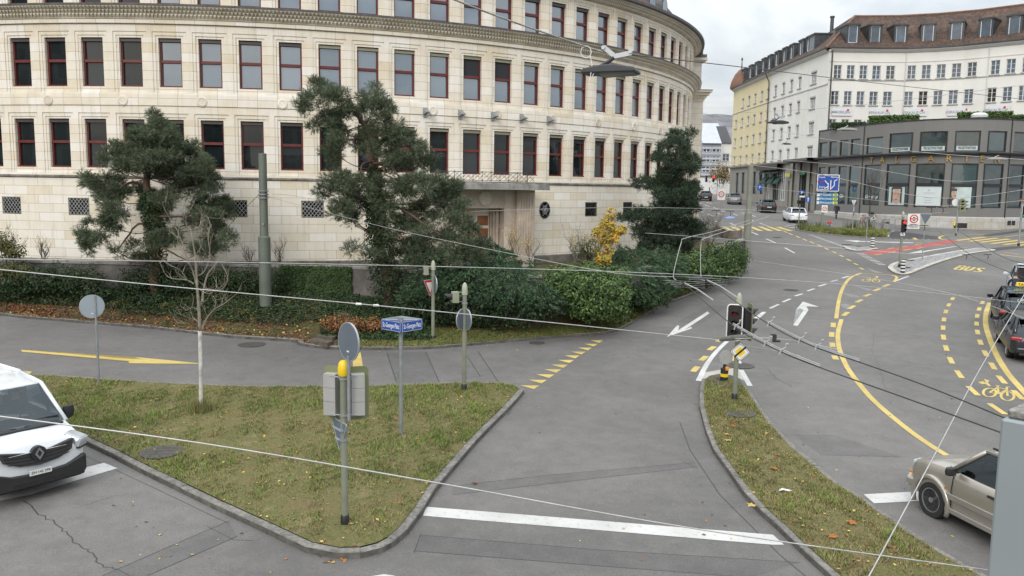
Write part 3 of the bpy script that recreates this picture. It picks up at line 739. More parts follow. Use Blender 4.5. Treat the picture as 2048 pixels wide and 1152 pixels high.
def ring(name,prof,mat,parent=RB,u0=None,u1=None,step=.43,uvm=True,smooth=False,close=False):
    """sweep a (d, z) profile round the facade"""
    u0=ua if u0 is None else u0;u1=ub if u1 is None else u1;n=max(1,int((u1-u0)/step));b=new_uvmb();k=len(prof)
    for i in range(n+1):
        u=u0+(u1-u0)*i/n
        for d,z in prof: b.v.append(tuple(cmap(u,z,d)))
    arc=[0]
    for q in range(1,k): arc.append(arc[-1]+math.hypot(prof[q][0]-prof[q-1][0],prof[q][1]-prof[q-1][1]))
    for i in range(n):
        for q in range(k-1):
            b.f.append((i*k+q,(i+1)*k+q,(i+1)*k+q+1,i*k+q+1));b.m.append(0)
            uu=(u0+(u1-u0)*i/n,u0+(u1-u0)*(i+1)/n);vv=(prof[0][1]+arc[q],prof[0][1]+arc[q+1])
            b.uv += [(uu[0],vv[0]),(uu[1],vv[0]),(uu[1],vv[1]),(uu[0],vv[1])]
    return b.build(name,mat,parent,world=True,smooth=smooth)
gpx=[(3,47),(136,182),(293,340),(450,494),(600,650),(1167,1195),(1243,1265),(1310,1328)]
gw=[]
for a,b_ in gpx:
    t0,t1=th_of_px(a,410)*BR,th_of_px(b_,410)*BR;gw.append(((t0+t1)/2,.5))
uvx=sorted([ua]+[x for c,h in gw for x in (c-h,c+h)]+[ub])
uu=[]
for i in range(len(uvx)-1):
    n=max(1,int((uvx[i+1]-uvx[i])/.8));uu += [uvx[i]+(uvx[i+1]-uvx[i])*k/n for k in range(n)]
uu.append(uvx[-1])
gz0,gz1=Zf(-1.50),Zf(-.72)
vg=[TZ-1.2,gz0,gz1,Zf(.16)]
def depg(i,j):
    m=(uu[i]+uu[i+1])/2
    if j == 1 and any(abs(m-c) < h for c,h in gw): return None
    return .05
wb=new_uvmb();relief(cmap,uu,vg,depg,wb);wb.build('base_wall',M_LSB,RB,world=True)
ring('base_ledge',[(.0,Zf(.30)),(.10,Zf(.26)),(.11,Zf(.20)),(.05,Zf(.16))],M_STAINED)
ring('plinth',[(.06,TZ+.42),(.12,TZ+.38),(.12,TZ-.3)],M_STAINED)
ring('cornice',[(.10,Zf(7.08)),(.14,Zf(7.10)),(.14,Zf(7.13)),(.16,Zf(7.16)),(.26,Zf(7.32)),(.40,Zf(7.46)),(.58,Zf(7.56)),(.60,Zf(7.60))],M_SCALE,smooth=True)
ring('cornice_flashing',[(.61,Zf(7.58)),(.62,Zf(7.66)),(.30,Zf(7.69)),(.0,Zf(7.70)),(-.01,Zf(7.6))],M_LEAD)
def scales(name,prof,cols,rows_,step):
    """rows of pointed stone scales standing proud of the cove"""
    b=MB();n=int((ub-ua)/step)
    for r_ in range(rows_):
        (d0,z0),(d1,z1)=prof[r_],prof[r_+1]
        for i in range(n):
            u=ua+(i+.5*(r_ % 2))*step;w=step*.47
            A=cmap(u-w,z1,d1+.01);B=cmap(u+w,z1,d1+.01);Cc=cmap(u,z0,d0+.05);Dm=cmap(u,(z0+z1)/2+.01,(d0+d1)/2+.075)
            k=len(b.v);b.v += [tuple(A),tuple(B),tuple(Cc),tuple(Dm)];b.f += [(k,k+3,k+1),(k+1,k+3,k+2),(k+2,k+3,k)];b.m += [0]*3
    return b.build(name,M_SCALET,RB,world=True)
M_SCALET=bandmat('stone_scale',(.60,.55,.44),(.75,.70,.60),2.0)
scales('scale_frieze',[(.15,Zf(7.15)),(.25,Zf(7.30)),(.38,Zf(7.44)),(.57,Zf(7.56))],0,3,.165)
ring('upper_cornice',[(.0,Zf(9.88)),(.08,Zf(9.90)),(.12,Zf(9.93)),(.26,Zf(10.08)),(.50,Zf(10.2)),(.52,Zf(10.24))],M_SCALE,smooth=True)
scales('upper_scale_frieze',[(.10,Zf(9.93)),(.20,Zf(10.04)),(.36,Zf(10.14)),(.5,Zf(10.22))],0,3,.165)
ring('gutter',[(.53,Zf(10.22)),(.70,Zf(10.27)),(.72,Zf(10.40)),(.45,Zf(10.42)),(.3,Zf(10.3))],M_LEAD)
def tiles(name,c0,c1,sw=.18,sh=.3):
    m,t,b=newmat(name);l=t.links.new;uv=nd(t, 'ShaderNodeUVMap');uv.uv_map = 'uv';u=uv.outputs[0]
    br=nd(t, 'ShaderNodeTexBrick');l(u,br.inputs['Vector']);br.inputs['Scale'].default_value=1;br.inputs['Brick Width'].default_value=sw;br.inputs['Row Height'].default_value=sh
    br.inputs['Mortar Size'].default_value=.012;br.inputs['Color1'].default_value=(0,0,0,1);br.inputs['Color2'].default_value=(1,1,1,1);br.inputs['Mortar'].default_value=(0,0,0,1)
    col=rampn(t,br.outputs['Color'],[(0,c0),(1,c1)]).outputs[0]
    n=nd(t, 'ShaderNodeTexNoise',i_Scale=.5,i_Detail=9,i_Roughness=.7);l(u,n.inputs['Vector'])
    col=mixn(t,.8,col,rampn(t,n.outputs[0],[(.3,(.25,)*3),(.7,(.72,)*3)]).outputs[0], 'OVERLAY')
    n2=nd(t, 'ShaderNodeTexNoise',i_Scale=5,i_Detail=6,i_Roughness=.8);l(u,n2.inputs['Vector'])
    col=mixn(t,rampn(t,n2.outputs[0],[(.6,(0,0,0)),(.75,(.5,)*3)]).outputs[0],col,(.05,.05,.045))
    col=mixn(t,br.outputs['Fac'],col,(.03,.022,.018));l(col,b.inputs['Base Color']);b.inputs['Roughness'].default_value=.85
    w=nd(t, 'ShaderNodeMath',operation='MULTIPLY');l(br.outputs['Fac'],w.inputs[0]);w.inputs[1].default_value=-1;l(bumpn(t,w.outputs[0],.7,.03),b.inputs['Normal'])
    return m
M_TILE=tiles('roof_tiles',(.045,.030,.024),(.125,.072,.050));M_TILER=tiles('dark_roof_tiles',(.07,.028,.022),(.12,.045,.035))
ring('roof',[(.42,Zf(10.36)),(-.6,Zf(11.1)),(-4.5,Zf(15.5))],M_TILER)
ring('roof_gutter_walk',[(.3,Zf(10.41)),(-.3,Zf(10.6)),(-.6,Zf(11.12))],M_LEAD)
for i in range(I0,I1):
    if (i % 2) == 0: continue
    b=MB()
    p=cmap((P0+DT*(i-.22+.0))*BR,Zf(3.60),.03);a=(P0+DT*(i-.22));T=Matrix.Translation(p) @ Matrix.Rotation(a,4, 'Z') @ Matrix.Rotation(PI/2,4, 'X')
    b.lathe([(.23,-.02),(.22,.03),(.16,.045),(.13,.03),(.0,.05)],n=20,M=T)
    b.build('medallion',M_BAND,RB,world=True,smooth=True)
M_GALV=pm('galvanised_steel',(.33,.35,.37),.45,.12,7,0,.6)
for x in (850,920,985,1042,1096):
    a=th_of_px(x,230);p=cmap(a*BR,Zf(3.50),.03);T=Matrix.Translation(p) @ Matrix.Rotation(a,4, 'Z')
    b=MB();b.box((0,-.03,0),(.22,.05,.42));b.prism([(-.1,-.06,.15),(-.1,-.06,-.1),(-.1,-.5,-.02),(-.1,-.42,.02)],(.2,0,0));b.cyl((0,-.06,-.1),(0,-.5,-.12),.03)
    b.xf(T);b.build('floodlight',M_GALV,RB,world=True)
def win_mesh(W_,H,transom=.53,shade=0,gmat=None,boxm=None):
    """returns meshes built in local coords: x right, y outward = -y, z up from sill"""
    b=MB();f=.075;hw=W_/2;y=.10
    for s_ in (-1,1): b.box((s_*(hw-f/2),y,H/2),(f,.10,H))
    b.box((0,y-.003,f/2),(W_-2*f,.11,f));b.box((0,y-.003,H-f/2),(W_-2*f,.11,f));b.box((0,y-.006,H*transom),(W_-2*f,.12,.12))
    b.box((0,y-.05,.02),(W_,.14,.05))
    return b
fr_m={}
def window_at(fpos,ang,W_,H,parent,boxm,shade,gm,curt=None,opened=False):
    key=(round(W_,2),round(H,2))
    if key not in fr_m:
        o=win_mesh(W_,H).build('window',M_FRAME,parent)
        g_=MB();g_.box((0,.13,H/2),(W_-.1,.015,H-.08));gm_={}
        fr_m[key]=(o.data,g_,{});bpy.data.objects.remove(o)
    fd,gmb,cache=fr_m[key]
    o=bpy.data.objects.new('window',fd);COL.objects.link(o);o.parent=parent
    o.location=fpos-parent.location;o.rotation_euler=(0,0,ang)
    def sub(nm,key2,mk,mat):
        if key2 not in cache: q=mk().build(nm,mat);cache[key2]=q.data;bpy.data.objects.remove(q)
        q=bpy.data.objects.new(nm,cache[key2]);COL.objects.link(q);q.parent=o
    def mk_glass():
        b=MB()
        for z,h,a in ((H*.765,H*.47,.012),(H*.265,H*.53,-.016)): b.box(None,(W_-.12,.012,h-.02),M=Matrix.Translation((0,.14,z)) @ Matrix.Rotation(a,4, 'X') @ Matrix.Rotation(a*.6,4, 'Z'))
        return b
    sub('pane',('g',gm.name),mk_glass,gm)
    def mk_box():
        b=MB();b.box((0,.045,H-.08),(W_-.012,.12,.155));b.box((0,-.005,H-.02),(W_-.02,.02,.03));return b
    sub('blind_box',('b',boxm.name),mk_box,boxm)
    if shade:
        def mk_s():
            b=MB();b.box((0,.075,H-.155-shade/2),(W_-.16,.008,shade));return b
        sub('blind',('s',shade),mk_s,M_SHADE)
    return o
WR=random.Random(11)
for r_,(a,t_) in enumerate(rows):
    for i in range(I0,I1+1):
        th=P0+DT*i;p=cmap(th*BR,a,-.07-.10);H=t_-a
        olive=(i > 7.5) if r_ < 2 else (i > 17.5)
        shade=0
        if r_ == 1 and i in (12,13): shade=.82
        elif r_ == 0 and 14 <= i <= 17: shade=.22
        gm=M_G2 if (r_ >= 1 and i >= 4) else M_G1
        window_at(p,th,2*WH-.01,H,RB,M_BLINDG if olive else M_BLIND,shade,gm)
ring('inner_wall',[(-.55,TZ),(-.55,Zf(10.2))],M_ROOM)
M_BAR=pm('pale_grille_bar',(.42,.42,.42),.5,.1,5,0,.4);M_BARD=pm('dark_iron_bar',(.05,.05,.055),.5,.1,5,0,.5)
for k,(c,h) in enumerate(gw):
    th=c/BR;p=cmap(c,gz0,0);H=gz1-gz0;T=Matrix.Translation(p) @ Matrix.Rotation(th,4, 'Z')
    b=MB();
    for s_ in (-1,1): b.box((s_*(h-.03),.02,H/2),(.06,.08,H));b.box((0,.02,H/2+s_*(H/2-.03)),(2*h,.075,.06))
    b.xf(T);o=b.build('barred_window',M_STAINED,RB,world=True)
    b=MB();b.box((0,.12,H/2),(2*h,.02,H));b.xf(T);q=b.build('pane',M_G1,RB,world=True);q.parent=o
    b=MB();nb=6;s_=2*h/nb
    for q_ in range(-6,9):
        for sg in (-1,1):
            x0,x1=-h+q_*s_,-h+q_*s_+sg*H*.8
            z0,z1=0,H
            if x1 < x0: pass
            def cl(xa,za,xb,zb):
                ta,tb=0,1
                for lo,hi,A,B in ((-h+.03,h-.03,xa,xb),(.03,H-.03,za,zb)):
                    if abs(B-A) < 1e-9: continue
                    t0,t1=(lo-A)/(B-A),(hi-A)/(B-A)
                    if t0 > t1: t0,t1=t1,t0
                    ta,tb=max(ta,t0),min(tb,t1)
                return ta,tb
            ta,tb=cl(x0,z0,x1,z1)
            if ta < tb: b.cyl((x0+(x1-x0)*ta,-.03+.01*sg,z0+(z1-z0)*ta),(x0+(x1-x0)*tb,-.03+.01*sg,z0+(z1-z0)*tb),.012,n=4)
    b.xf(T);q=b.build('grille',M_BAR if k < 5 else M_BARD,RB,world=True);q.parent=o
a=th_of_px(1088,418);p=cmap(a*BR,Zf(-1.12),.055);T=Matrix.Translation(p) @ Matrix.Rotation(a,4, 'Z') @ Matrix.Rotation(PI/2,4, 'X') @ Matrix.Diagonal((.8,1,1,1))
b=MB();b.lathe([(.44,-.02),(.44,.03),(.38,.04),(.36,.0)],n=32,M=T);o=b.build('oval_window',M_BARD,RB,world=True)
b=MB();b.lathe([(.37,-.01),(.37,.012)],n=32,M=T);q=b.build('pane',M_G1,RB,world=True);q.parent=o
b=MB()
for k in range(6):
    t0=k*PI/3;pp=[T @ Vector((.36*math.cos(t0+s_)*r_,.36*math.sin(t0+s_)*r_,.03)) for s_,r_ in ((0,0.05),(.35,.55),(0,1.0),(-.35,.55),(0,.05))];b.tube(pp,.012,4)
b.tube([T @ Vector((.2*math.cos(k*PI/8),.2*math.sin(k*PI/8),.03)) for k in range(17)],.012,4)
q=b.build('grille',M_BAR,RB,world=True);q.parent=o
for px in (1318,1343,1255):
    a=th_of_px(px,60);p=cmap(a*BR,Zf(10.75),-.5);T=Matrix.Translation(p) @ Matrix.Rotation(a,4, 'Z')
    b=MB();pr=[(-.55,0)]+[(-.55*math.cos(k*PI/10),.55+.5*math.sin(k*PI/10)) for k in range(11)]+[(.55,0)]
    b.prism([(x,0,z) for x,z in pr],(0,2.0,0));b.xf(T);o=b.build('dormer',M_LEAD,RB,world=True,smooth=True)
    b=MB();pr=[(-.4,.1)]+[(-.4*math.cos(k*PI/10),.55+.36*math.sin(k*PI/10)) for k in range(11)]+[(.4,.1)]
    b.prism([(x,-.03,z) for x,z in pr],(0,.02,0));b.xf(T);q=b.build('pane',M_G2,RB,world=True);q.parent=o
aE=th_of_px(950,450);T=Matrix.Translation(cmap(aE*BR,0,0)) @ Matrix.Rotation(aE,4, 'Z')   # local: x along wall, -y outward
def ent(name,fn,mat,parent=RB,sm=False):
    b=new_uvmb() if False else MB();fn(b);b.xf(T);o=b.build(name,mat,RB,world=True,smooth=sm)
    if parent is not RB: o.parent=parent
    return o
PT=Zf(-.10)     # canopy underside
M_PORT=stone('portal_limestone',(.46,.40,.33),(.64,.57,.48),1.2,.2)
def portal(b):
    d=1.15
    for s_ in (-1,1):
        b.box((s_*2.25,-d/2+.1,(TZ+PT)/2),(1.0,d+.2,PT-TZ))                 # outer pier
        for k in range(6): b.box((s_*(1.86+k*.155),-d-.012,(TZ+PT)/2-.1),(.06,.05,PT-TZ-.5))
        b.box((s_*1.45,-.42,(TZ+PT)/2),(.6,.98,PT-TZ))
        for k in range(3): b.box((s_*(1.02-k*.10),-.3+.14*k,(TZ+PT-.9)/2),(.14,.3,PT-TZ-.9))
    b.box((0,-.40,PT-.45),(2.3,.94,.9))
ent('portal',portal,M_PORT)
ent('portal_roundel',lambda b: b.lathe([(.36,0),(.36,.04),(.30,.06),(.29,.03),(.0,.05)],n=28,M=Matrix.Translation((0.1,-.88,PT-.42)) @ Matrix.Rotation(PI/2,4, 'X')),M_BAND)
M_DOOR=pm('varnished_oak_door',(.26,.085,.025),.4,.3,2.5)
def door(b):
    b.box((0,.02,(TZ+PT-.95)/2),(1.6,.08,PT-.95-TZ))
    for s_ in (-1,1):
        for k in range(4): b.box((s_*.4,-.04,TZ+.4+k*.62),(.6,.03,.48))
D_=ent('door',door,M_DOOR)
ent('handle',lambda b: b.cyl((.06,-.1,TZ+.95),(.06,-.1,TZ+1.25),.02),M_BARD,D_)
def canopy(b):
    b.box((0,-.95,PT+.14),(6.0,2.4,.26));b.box((0,-.95,PT+.30),(5.7,2.2,.06))
ent('canopy',canopy,stone('weathered_canopy_stone',(.14,.14,.135),(.34,.33,.31),2.0,.3))
def rail(b):
    y=-1.7;z0=PT+.33
    for x in np.arange(-2.9,2.0,.48):
        b.cyl((x,y,z0),(x,y,z0+.55),.014,n=5);b.cyl((x,y,z0+.1),(x+.48,y,z0+.5),.01,n=4);b.cyl((x+.48,y,z0+.1),(x,y,z0+.5),.01,n=4)
        b.cyl((x+.24,y,z0+.1),(x+.48,y,z0+.3),.01,n=4);b.cyl((x+.24,y,z0+.5),(x,y,z0+.3),.01,n=4)
    for dz in (.1,.5): b.cyl((-2.9,y,z0+dz),(1.98,y,z0+dz),.014,n=5)
    b.cyl((1.98,y,z0),(1.98,y,z0+.55),.02,n=5);b.cyl((1.98,y,z0+.5),(1.98,-.1,z0+.5),.012,n=5);b.cyl((1.98,y,z0+.1),(1.98,-.1,z0+.1),.012,n=5)
ent('canopy_railing',rail,M_BARD)
ent('doorstep',lambda b: (b.box((0,-1.6,TZ+.08),(3.4,1.8,.16)),b.box((0,-1.4,TZ+.22),(3.0,1.2,.14))),M_COPE)
wl,wrr=at_y(1350,300,64.0).x,at_y(1402.5,300,64.0).x
b=new_uvmb();
def fm(u,v,d): return Vector((wl+u,64.0-d,v))
relief(fm,[0,(wrr-wl)],[1.8,Zf(6.75)],lambda i,j: 0,b)
def fm2(u,v,d): return Vector((wrr+d,64.0+u,v))
relief(fm2,[0,22],[1.8,Zf(6.75)],lambda i,j: 0,b)
def fm3(u,v,d): return Vector((wl+u,64.3-d,v))
wr2=wrr-.15
relief(fm3,[0,(wr2-wl)],[Zf(7.5),Zf(9.75)],lambda i,j: 0,b)
def fm4(u,v,d): return Vector((wr2+d,64.3+u,v))
relief(fm4,[0,22],[Zf(7.5),Zf(9.75)],lambda i,j: 0,b)
b.build('wing_wall',M_LSB,RB,world=True)
b=MB()
def slab(b,x1,y0,z0,z1,ov,mi=0): b.box(((wl+x1+ov)/2,y0-ov/2+11.5,(z0+z1)/2),(x1+ov-wl,23+ov,z1-z0),mi=mi)
for k,(z0,z1,ov) in enumerate(((6.75,6.95,.08),(6.95,7.15,.2),(7.15,7.35,.38),(7.35,7.5,.55))): slab(b,wrr,64.0,Zf(z0),Zf(z1),ov)
b.build('wing_cornice',M_SCALET,RB,world=True)
b=MB();slab(b,wrr,64.0,Zf(7.5),Zf(7.54),.58)
for k,(z0,z1,ov) in enumerate(((9.95,10.2,.3),(10.2,10.45,.05),(10.45,10.75,-.35),(10.75,11.0,-.8))): slab(b,wr2,64.3,Zf(z0),Zf(z1),ov)
b.build('wing_roof',M_LEAD,RB,world=True)
b=MB();slab(b,wr2,64.3,Zf(9.75),Zf(9.95),.35);b.build('wing_upper_cornice',M_BAND,RB,world=True)
# ================================================================ flat and polyline facades
class Path:
    """plan polyline; u runs along it, outward normal on the camera side"""
    def __init__(s,pts):
        s.p=[Vector((p[0],p[1])) for p in pts];s.l=[0]
        for a,b_ in zip(s.p,s.p[1:]): s.l.append(s.l[-1]+(b_-a).length)
        s.L=s.l[-1]
    def seg(s,u):
        for i in range(len(s.p)-1):
            if u <= s.l[i+1]+1e-9: return i
        return len(s.p)-2
    def at(s,u):
        i=s.seg(u);t=(u-s.l[i])/(s.l[i+1]-s.l[i]);return s.p[i].lerp(s.p[i+1],t)
    def nrm(s,u):
        i=s.seg(u);d=(s.p[i+1]-s.p[i]).normalized();return Vector((d.y,-d.x))
    def vn(s,u):
        """mitred normal at bends"""
        for i,l_ in enumerate(s.l):
            if abs(u-l_) < 1e-6 and 0 < i < len(s.p)-1:
                a=(s.p[i]-s.p[i-1]).normalized();b_=(s.p[i+1]-s.p[i]).normalized();n=(Vector((a.y,-a.x))+Vector((b_.y,-b_.x)));return n*(2/n.length_squared)
        return s.nrm(u)
    def f(s,u,v,d):
        p=s.at(u)+s.vn(u)*d;return Vector((p.x,p.y,v))
    def u_px(s,px,py=300):
        d=ray(px,py);D=Vector((d.x,d.y)).normalized()
        for i in range(len(s.p)-1):
            a,b_=s.p[i],s.p[i+1];e_=b_-a;den=D.x*(-e_.y)+D.y*e_.x
            if abs(den) < 1e-9: continue
            t=(a.x*(-e_.y)+a.y*e_.x)/den;w=((D*t-a).dot(e_))/e_.length_squared
            if -1e-4 <= w <= 1+1e-4 and t > 0: return s.l[i]+w*e_.length
        return None
    def ang(s,u): n=s.nrm(u);return math.atan2(n.x,-n.y)
def pz(px,Z): d=ray(px,300);return (d.x*(Z/d.y),Z)
def sweep(path,prof,name,mat,parent,u0=0,u1=None,smooth=False):
    u1=path.L if u1 is None else u1
    U=sorted(set([u0,u1]+[l_ for l_ in path.l if u0 < l_ < u1]));b=new_uvmb();k=len(prof)
    for u in U:
        for d,z in prof: b.v.append(tuple(path.f(u,z,d)))
    arc=[0]
    for q in range(1,k): arc.append(arc[-1]+math.hypot(prof[q][0]-prof[q-1][0],prof[q][1]-prof[q-1][1]))
    for i in range(len(U)-1):
        for q in range(k-1):
            b.f.append((i*k+q,(i+1)*k+q,(i+1)*k+q+1,i*k+q+1));b.m.append(0)
            b.uv += [(U[i],arc[q]),(U[i+1],arc[q]),(U[i+1],arc[q+1]),(U[i],arc[q+1])]
    return b.build(name,mat,parent,world=True,smooth=smooth)
def wall_with(path,openings,v0,v1,parent,mat,name='wall',u0=0,u1=None,extra_v=(),bands=None):
    u1=path.L if u1 is None else u1
    us_=sorted(set([u0,u1]+[round(x,4) for o in openings for x in (o[0],o[1])]+[l_ for l_ in path.l if u0 < l_ < u1]))
    vs_=sorted(set([v0,v1]+[round(x,4) for o in openings for x in (o[2],o[3])]+list(extra_v)))
    def dp(i,j):
        u,v=(us_[i]+us_[i+1])/2,(vs_[j]+vs_[j+1])/2
        for o in openings:
            if o[0] < u < o[1] and o[2] < v < o[3]: return None
        if bands:
            for a,b_,d in bands:
                if a < v < b_: return d
        return 0
    b=new_uvmb();relief(path.f,us_,vs_,dp,b);return b.build(name,mat,parent,world=True)
def multiwin(path,o,parent,frame,glass,nx_=2,ny_=3,sill=None,fr=.05,shutter=None,split=.5,surround=None,dep=.12,lab=None):
    """casement window as part: frame with glazing bars; pane and sill sub-parts"""
    uc=(o[0]+o[1])/2;W_=o[1]-o[0];H=o[3]-o[2];ang=path.ang(uc);P_=path.f(uc,o[2],0)
    T=Matrix.Translation(P_) @ Matrix.Rotation(ang,4, 'Z');b=MB();y=dep
    for s_ in (-1,1): b.box((s_*(W_/2-fr/2),y,H/2),(fr,.07,H))
    b.box((0,y-.003,fr/2),(W_-2*fr,.07,fr));b.box((0,y-.003,H-fr/2),(W_-2*fr,.07,fr))
    for k in range(1,nx_): b.box((-W_/2+W_*k/nx_,y-.006,H/2),(fr*1.3,.075,H-2*fr))
    for k in range(1,ny_): b.box((0,y+.004,H*k/ny_),(W_-2*fr,.05,fr*.55))
    b.xf(T);w=b.build('window',frame,parent,world=True)
    b=MB();b.box((0,y+.045,H/2),(W_-.04,.015,H-.04));b.xf(T);q=b.build('pane',glass,parent,world=True);q.parent=w
    if sill:
        b=MB();b.box((0,-.06,-.05),(W_+.16,.16,.09));b.xf(T);q=b.build('sill',sill,parent,world=True);q.parent=w
    if shutter:
        b=MB();b.box((0,.03,H-.10),(W_-.01,.07,.2));b.xf(T);q=b.build('blind_box',shutter,parent,world=True);q.parent=w
    return w
def plaster(name,col,var=.05,streak=.25):
    m,t,b=newmat(name);l=t.links.new;tcn=nd(t, 'ShaderNodeTexCoord');o=tcn.outputs['Object']
    n=nd(t, 'ShaderNodeTexNoise',i_Scale=.35,i_Detail=7,i_Roughness=.6);l(o,n.inputs['Vector'])
    mp=nd(t, 'ShaderNodeMapping');mp.inputs['Scale'].default_value=(1.2,1.2,.12);l(o,mp.inputs[0])
    n2=nd(t, 'ShaderNodeTexNoise',i_Scale=1,i_Detail=7,i_Roughness=.7);l(mp.outputs[0],n2.inputs['Vector'])
    a=rampn(t,n.outputs[0],[(.3,[c*(1-var) for c in col]),(.7,[min(1,c*(1+var)) for c in col])]).outputs[0]
    a=mixn(t,rampn(t,n2.outputs[0],[(.52,(0,0,0)),(.8,(streak,)*3)]).outputs[0],a,[c*.62 for c in col]);l(a,b.inputs['Base Color'])
    b.inputs['Roughness'].default_value=.9;b.inputs['Specular IOR Level'].default_value=.2;n3=nd(t, 'ShaderNodeTexNoise',i_Scale=40,i_Detail=3);l(o,n3.inputs['Vector']);l(bumpn(t,n3.outputs[0],.2,.01),b.inputs['Normal'])
    return m
M_WP=plaster('white_plaster',(.66,.655,.62));M_YP=plaster('yellow_plaster',(.62,.55,.36));M_GP=plaster('grey_render',(.175,.173,.168),.04,.15)
M_SAND=plaster('grey_sandstone',(.25,.24,.215),.1,.4);M_WF=pm('white_window_frame',(.62,.63,.63),.5,.05);M_TRIM=plaster('white_stone_trim',(.56,.55,.52));M_SILL=pm('stone_sill',(.34,.335,.32),.8,.15)
M_BLK=pm('black_steel_frame',(.018,.019,.022),.4,.15);M_ZINC=pm('dark_zinc',(.05,.055,.06),.5,.25,2,0,.3);M_G3=glassm('shop_glass',(.016,.030,.033),2.1,.02,.08,(.06,.10,.105))
M_G4=glassm('office_glass',(.035,.06,.095),2.0,.02,.05,(.02,.03,.04));M_LB=pm('light_blind_box',(.40,.39,.36),.6,.05)
Y_C=101.5
def HZ(h): return CZ+(h*(.975-.0023*h) if h > 0 else h)
RZ0=at_y(1709,32,107.3).z;RZ1=at_y(2048,6,99.8).z
c0=pz(1648,Y_C);st=Path([pz(1462.5,143),pz(1534,122.5),c0])
EAVE=at_y(1648,98,101.5).z
WB_=thing('white_corner_building', 'tall white corner office block with brown tiled roof rising behind the grey curved shop pavilion', 'building',(c0[0],c0[1],4))
YB=thing('yellow_building', 'pale yellow six-storey corner block with sandstone ground floor and small domed turret', 'building',(st.p[0].x,st.p[0].y,5))
rz_=[(14.3,16.1),(10.95,12.65),(7.6,9.35),(4.55,6.15)]
uY=st.l[1]
yo=[];wo=[]
for px in (1469.5,1481.5,1493.5,1505.5,1518.5,1530.5):
    u=st.u_px(px)
    for r_,(a,b_) in enumerate(rz_):
        if px < 1475 and r_ < 1: continue
        yo.append((u-.62,u+.62,HZ(a),HZ(b_)-.05))
for px,hw in ((1545,.6),(1560.5,.6),(1576,.6),(1592,.6),(1619.5,.95)):
    u=st.u_px(px)
    for r_,(a,b_) in enumerate(rz_): wo.append((u-hw,u+hw,HZ(a),HZ(b_)))
wall_with(st,yo,HZ(4.2),EAVE,YB,M_YP,u0=0,u1=uY);wall_with(st,wo,HZ(4.2),EAVE,WB_,M_WP,u0=uY,u1=st.L)
for o in yo: multiwin(st,o,YB,M_WF,M_G4,2,3,M_SILL,.06,M_LB,dep=.14)
for o in wo: multiwin(st,o,WB_,M_WF,M_G4,2 if o[1]-o[0] < 1.5 else 4,3,M_SILL,.06,M_LB,dep=.14)
for b0,b1,par,mt in ((0,uY,YB,M_YP),(uY,st.L,WB_,M_TRIM)):
    sweep(st,[(.0,HZ(13.6)),(.1,HZ(13.65)),(.1,HZ(13.8)),(0,HZ(13.85))], 'string_course',M_TRIM,par,b0,b1)
    sweep(st,[(.0,EAVE-.35),(.15,EAVE-.3),(.45,EAVE-.08),(.5,EAVE)], 'eaves_cornice',M_TRIM,par,b0,b1)
    sweep(st,[(.5,EAVE),(.62,EAVE+.05),(.62,EAVE+.2),(.3,EAVE+.2)], 'gutter',M_ZINC,par,b0,b1)
for par,b0,b1,mt in ((YB,0,uY,M_YP),(WB_,uY,st.L,M_WP)):
    ops=yo if par is YB else wo;cs=sorted(set(round((o[0]+o[1])/2,3) for o in ops))
    for a,b_ in zip(cs,cs[1:]):
        u=(a+b_)/2
        for z0,z1 in ((4.4,13.5),):
            b=MB();p0,p1=u-.28,u+.28;b.add([st.f(p0,HZ(z0),.05),st.f(p1,HZ(z0),.05),st.f(p1,HZ(z1),.05),st.f(p0,HZ(z1),.05),st.f(p0,HZ(z0),-.01),st.f(p1,HZ(z0),-.01),st.f(p1,HZ(z1),-.01),st.f(p0,HZ(z1),-.01)],[(0,1,2,3),(0,4,5,1),(1,5,6,2),(2,6,7,3),(3,7,4,0)])
            b.build('pilaster',mt,par,world=True)
gf=[]
def uo(px0,px1,z0,z1): a,b_=st.u_px(px0,380),st.u_px(px1,380);return (a,b_,z0,z1)
for a,b_ in ((1470,1478),(1481.5,1489),(1504,1513),(1517,1526)): gf.append(uo(a,b_,HZ(-.4),HZ(3.1)))
gfw=[uo(1528.5,1539,HZ(-1.2),HZ(3.1)),uo(1544,1556,HZ(-1.2),HZ(3.1)),uo(1559,1570,HZ(-1.2),HZ(3.1)),uo(1575,1583.5,HZ(-2),HZ(1.5)),uo(1591,1596,HZ(-.4),HZ(1.0)),uo(1600.5,1617,HZ(-2.6),HZ(2.6)),uo(1621,1625,HZ(-.4),HZ(1.0))]
wall_with(st,gf,HZ(-2.2),HZ(4.2),YB,M_SAND, 'ground_floor',0,uY)
wall_with(st,gfw,HZ(-3.6),HZ(4.2),WB_,M_SAND, 'ground_floor',uY,st.L)
for o in gf: multiwin(st,o,YB,M_BLK,M_G3,1,2,None,.08,dep=.2)
for k,o in enumerate(gfw): multiwin(st,o,WB_,M_BLK if k not in (0,2) else M_WF,M_G3,3 if k in (0,2,1) else 1,3 if k in (0,2) else 2,None,.08,dep=.2)
for par,b0,b1 in ((YB,0,uY),(WB_,uY,st.u_px(1600))): sweep(st,[(0,HZ(3.9)),(.35,HZ(4.0)),(.4,HZ(4.25)),(0,HZ(4.3))], 'ground_floor_cornice',M_SAND,par,b0,b1)
u0,u1=st.u_px(1597),st.L-.1
sweep(st,[(0,HZ(3.9)),(2.0,HZ(3.95)),(2.0,HZ(4.3)),(0,HZ(4.35))], 'canopy',pm('dark_canopy',(.09,.085,.08),.7),WB_,u0,u1)
for px in (1585,1599,1619):
    u=st.u_px(px,380);sweep(st,[(0,HZ(-3.4)),(.28,HZ(-3.4)),(.28,HZ(3.9)),(0,HZ(3.9))], 'pier',M_SAND,WB_,u-.5,u+.5)
M_GREEN=pm('dark_green_awning',(.01,.05,.04),.8)
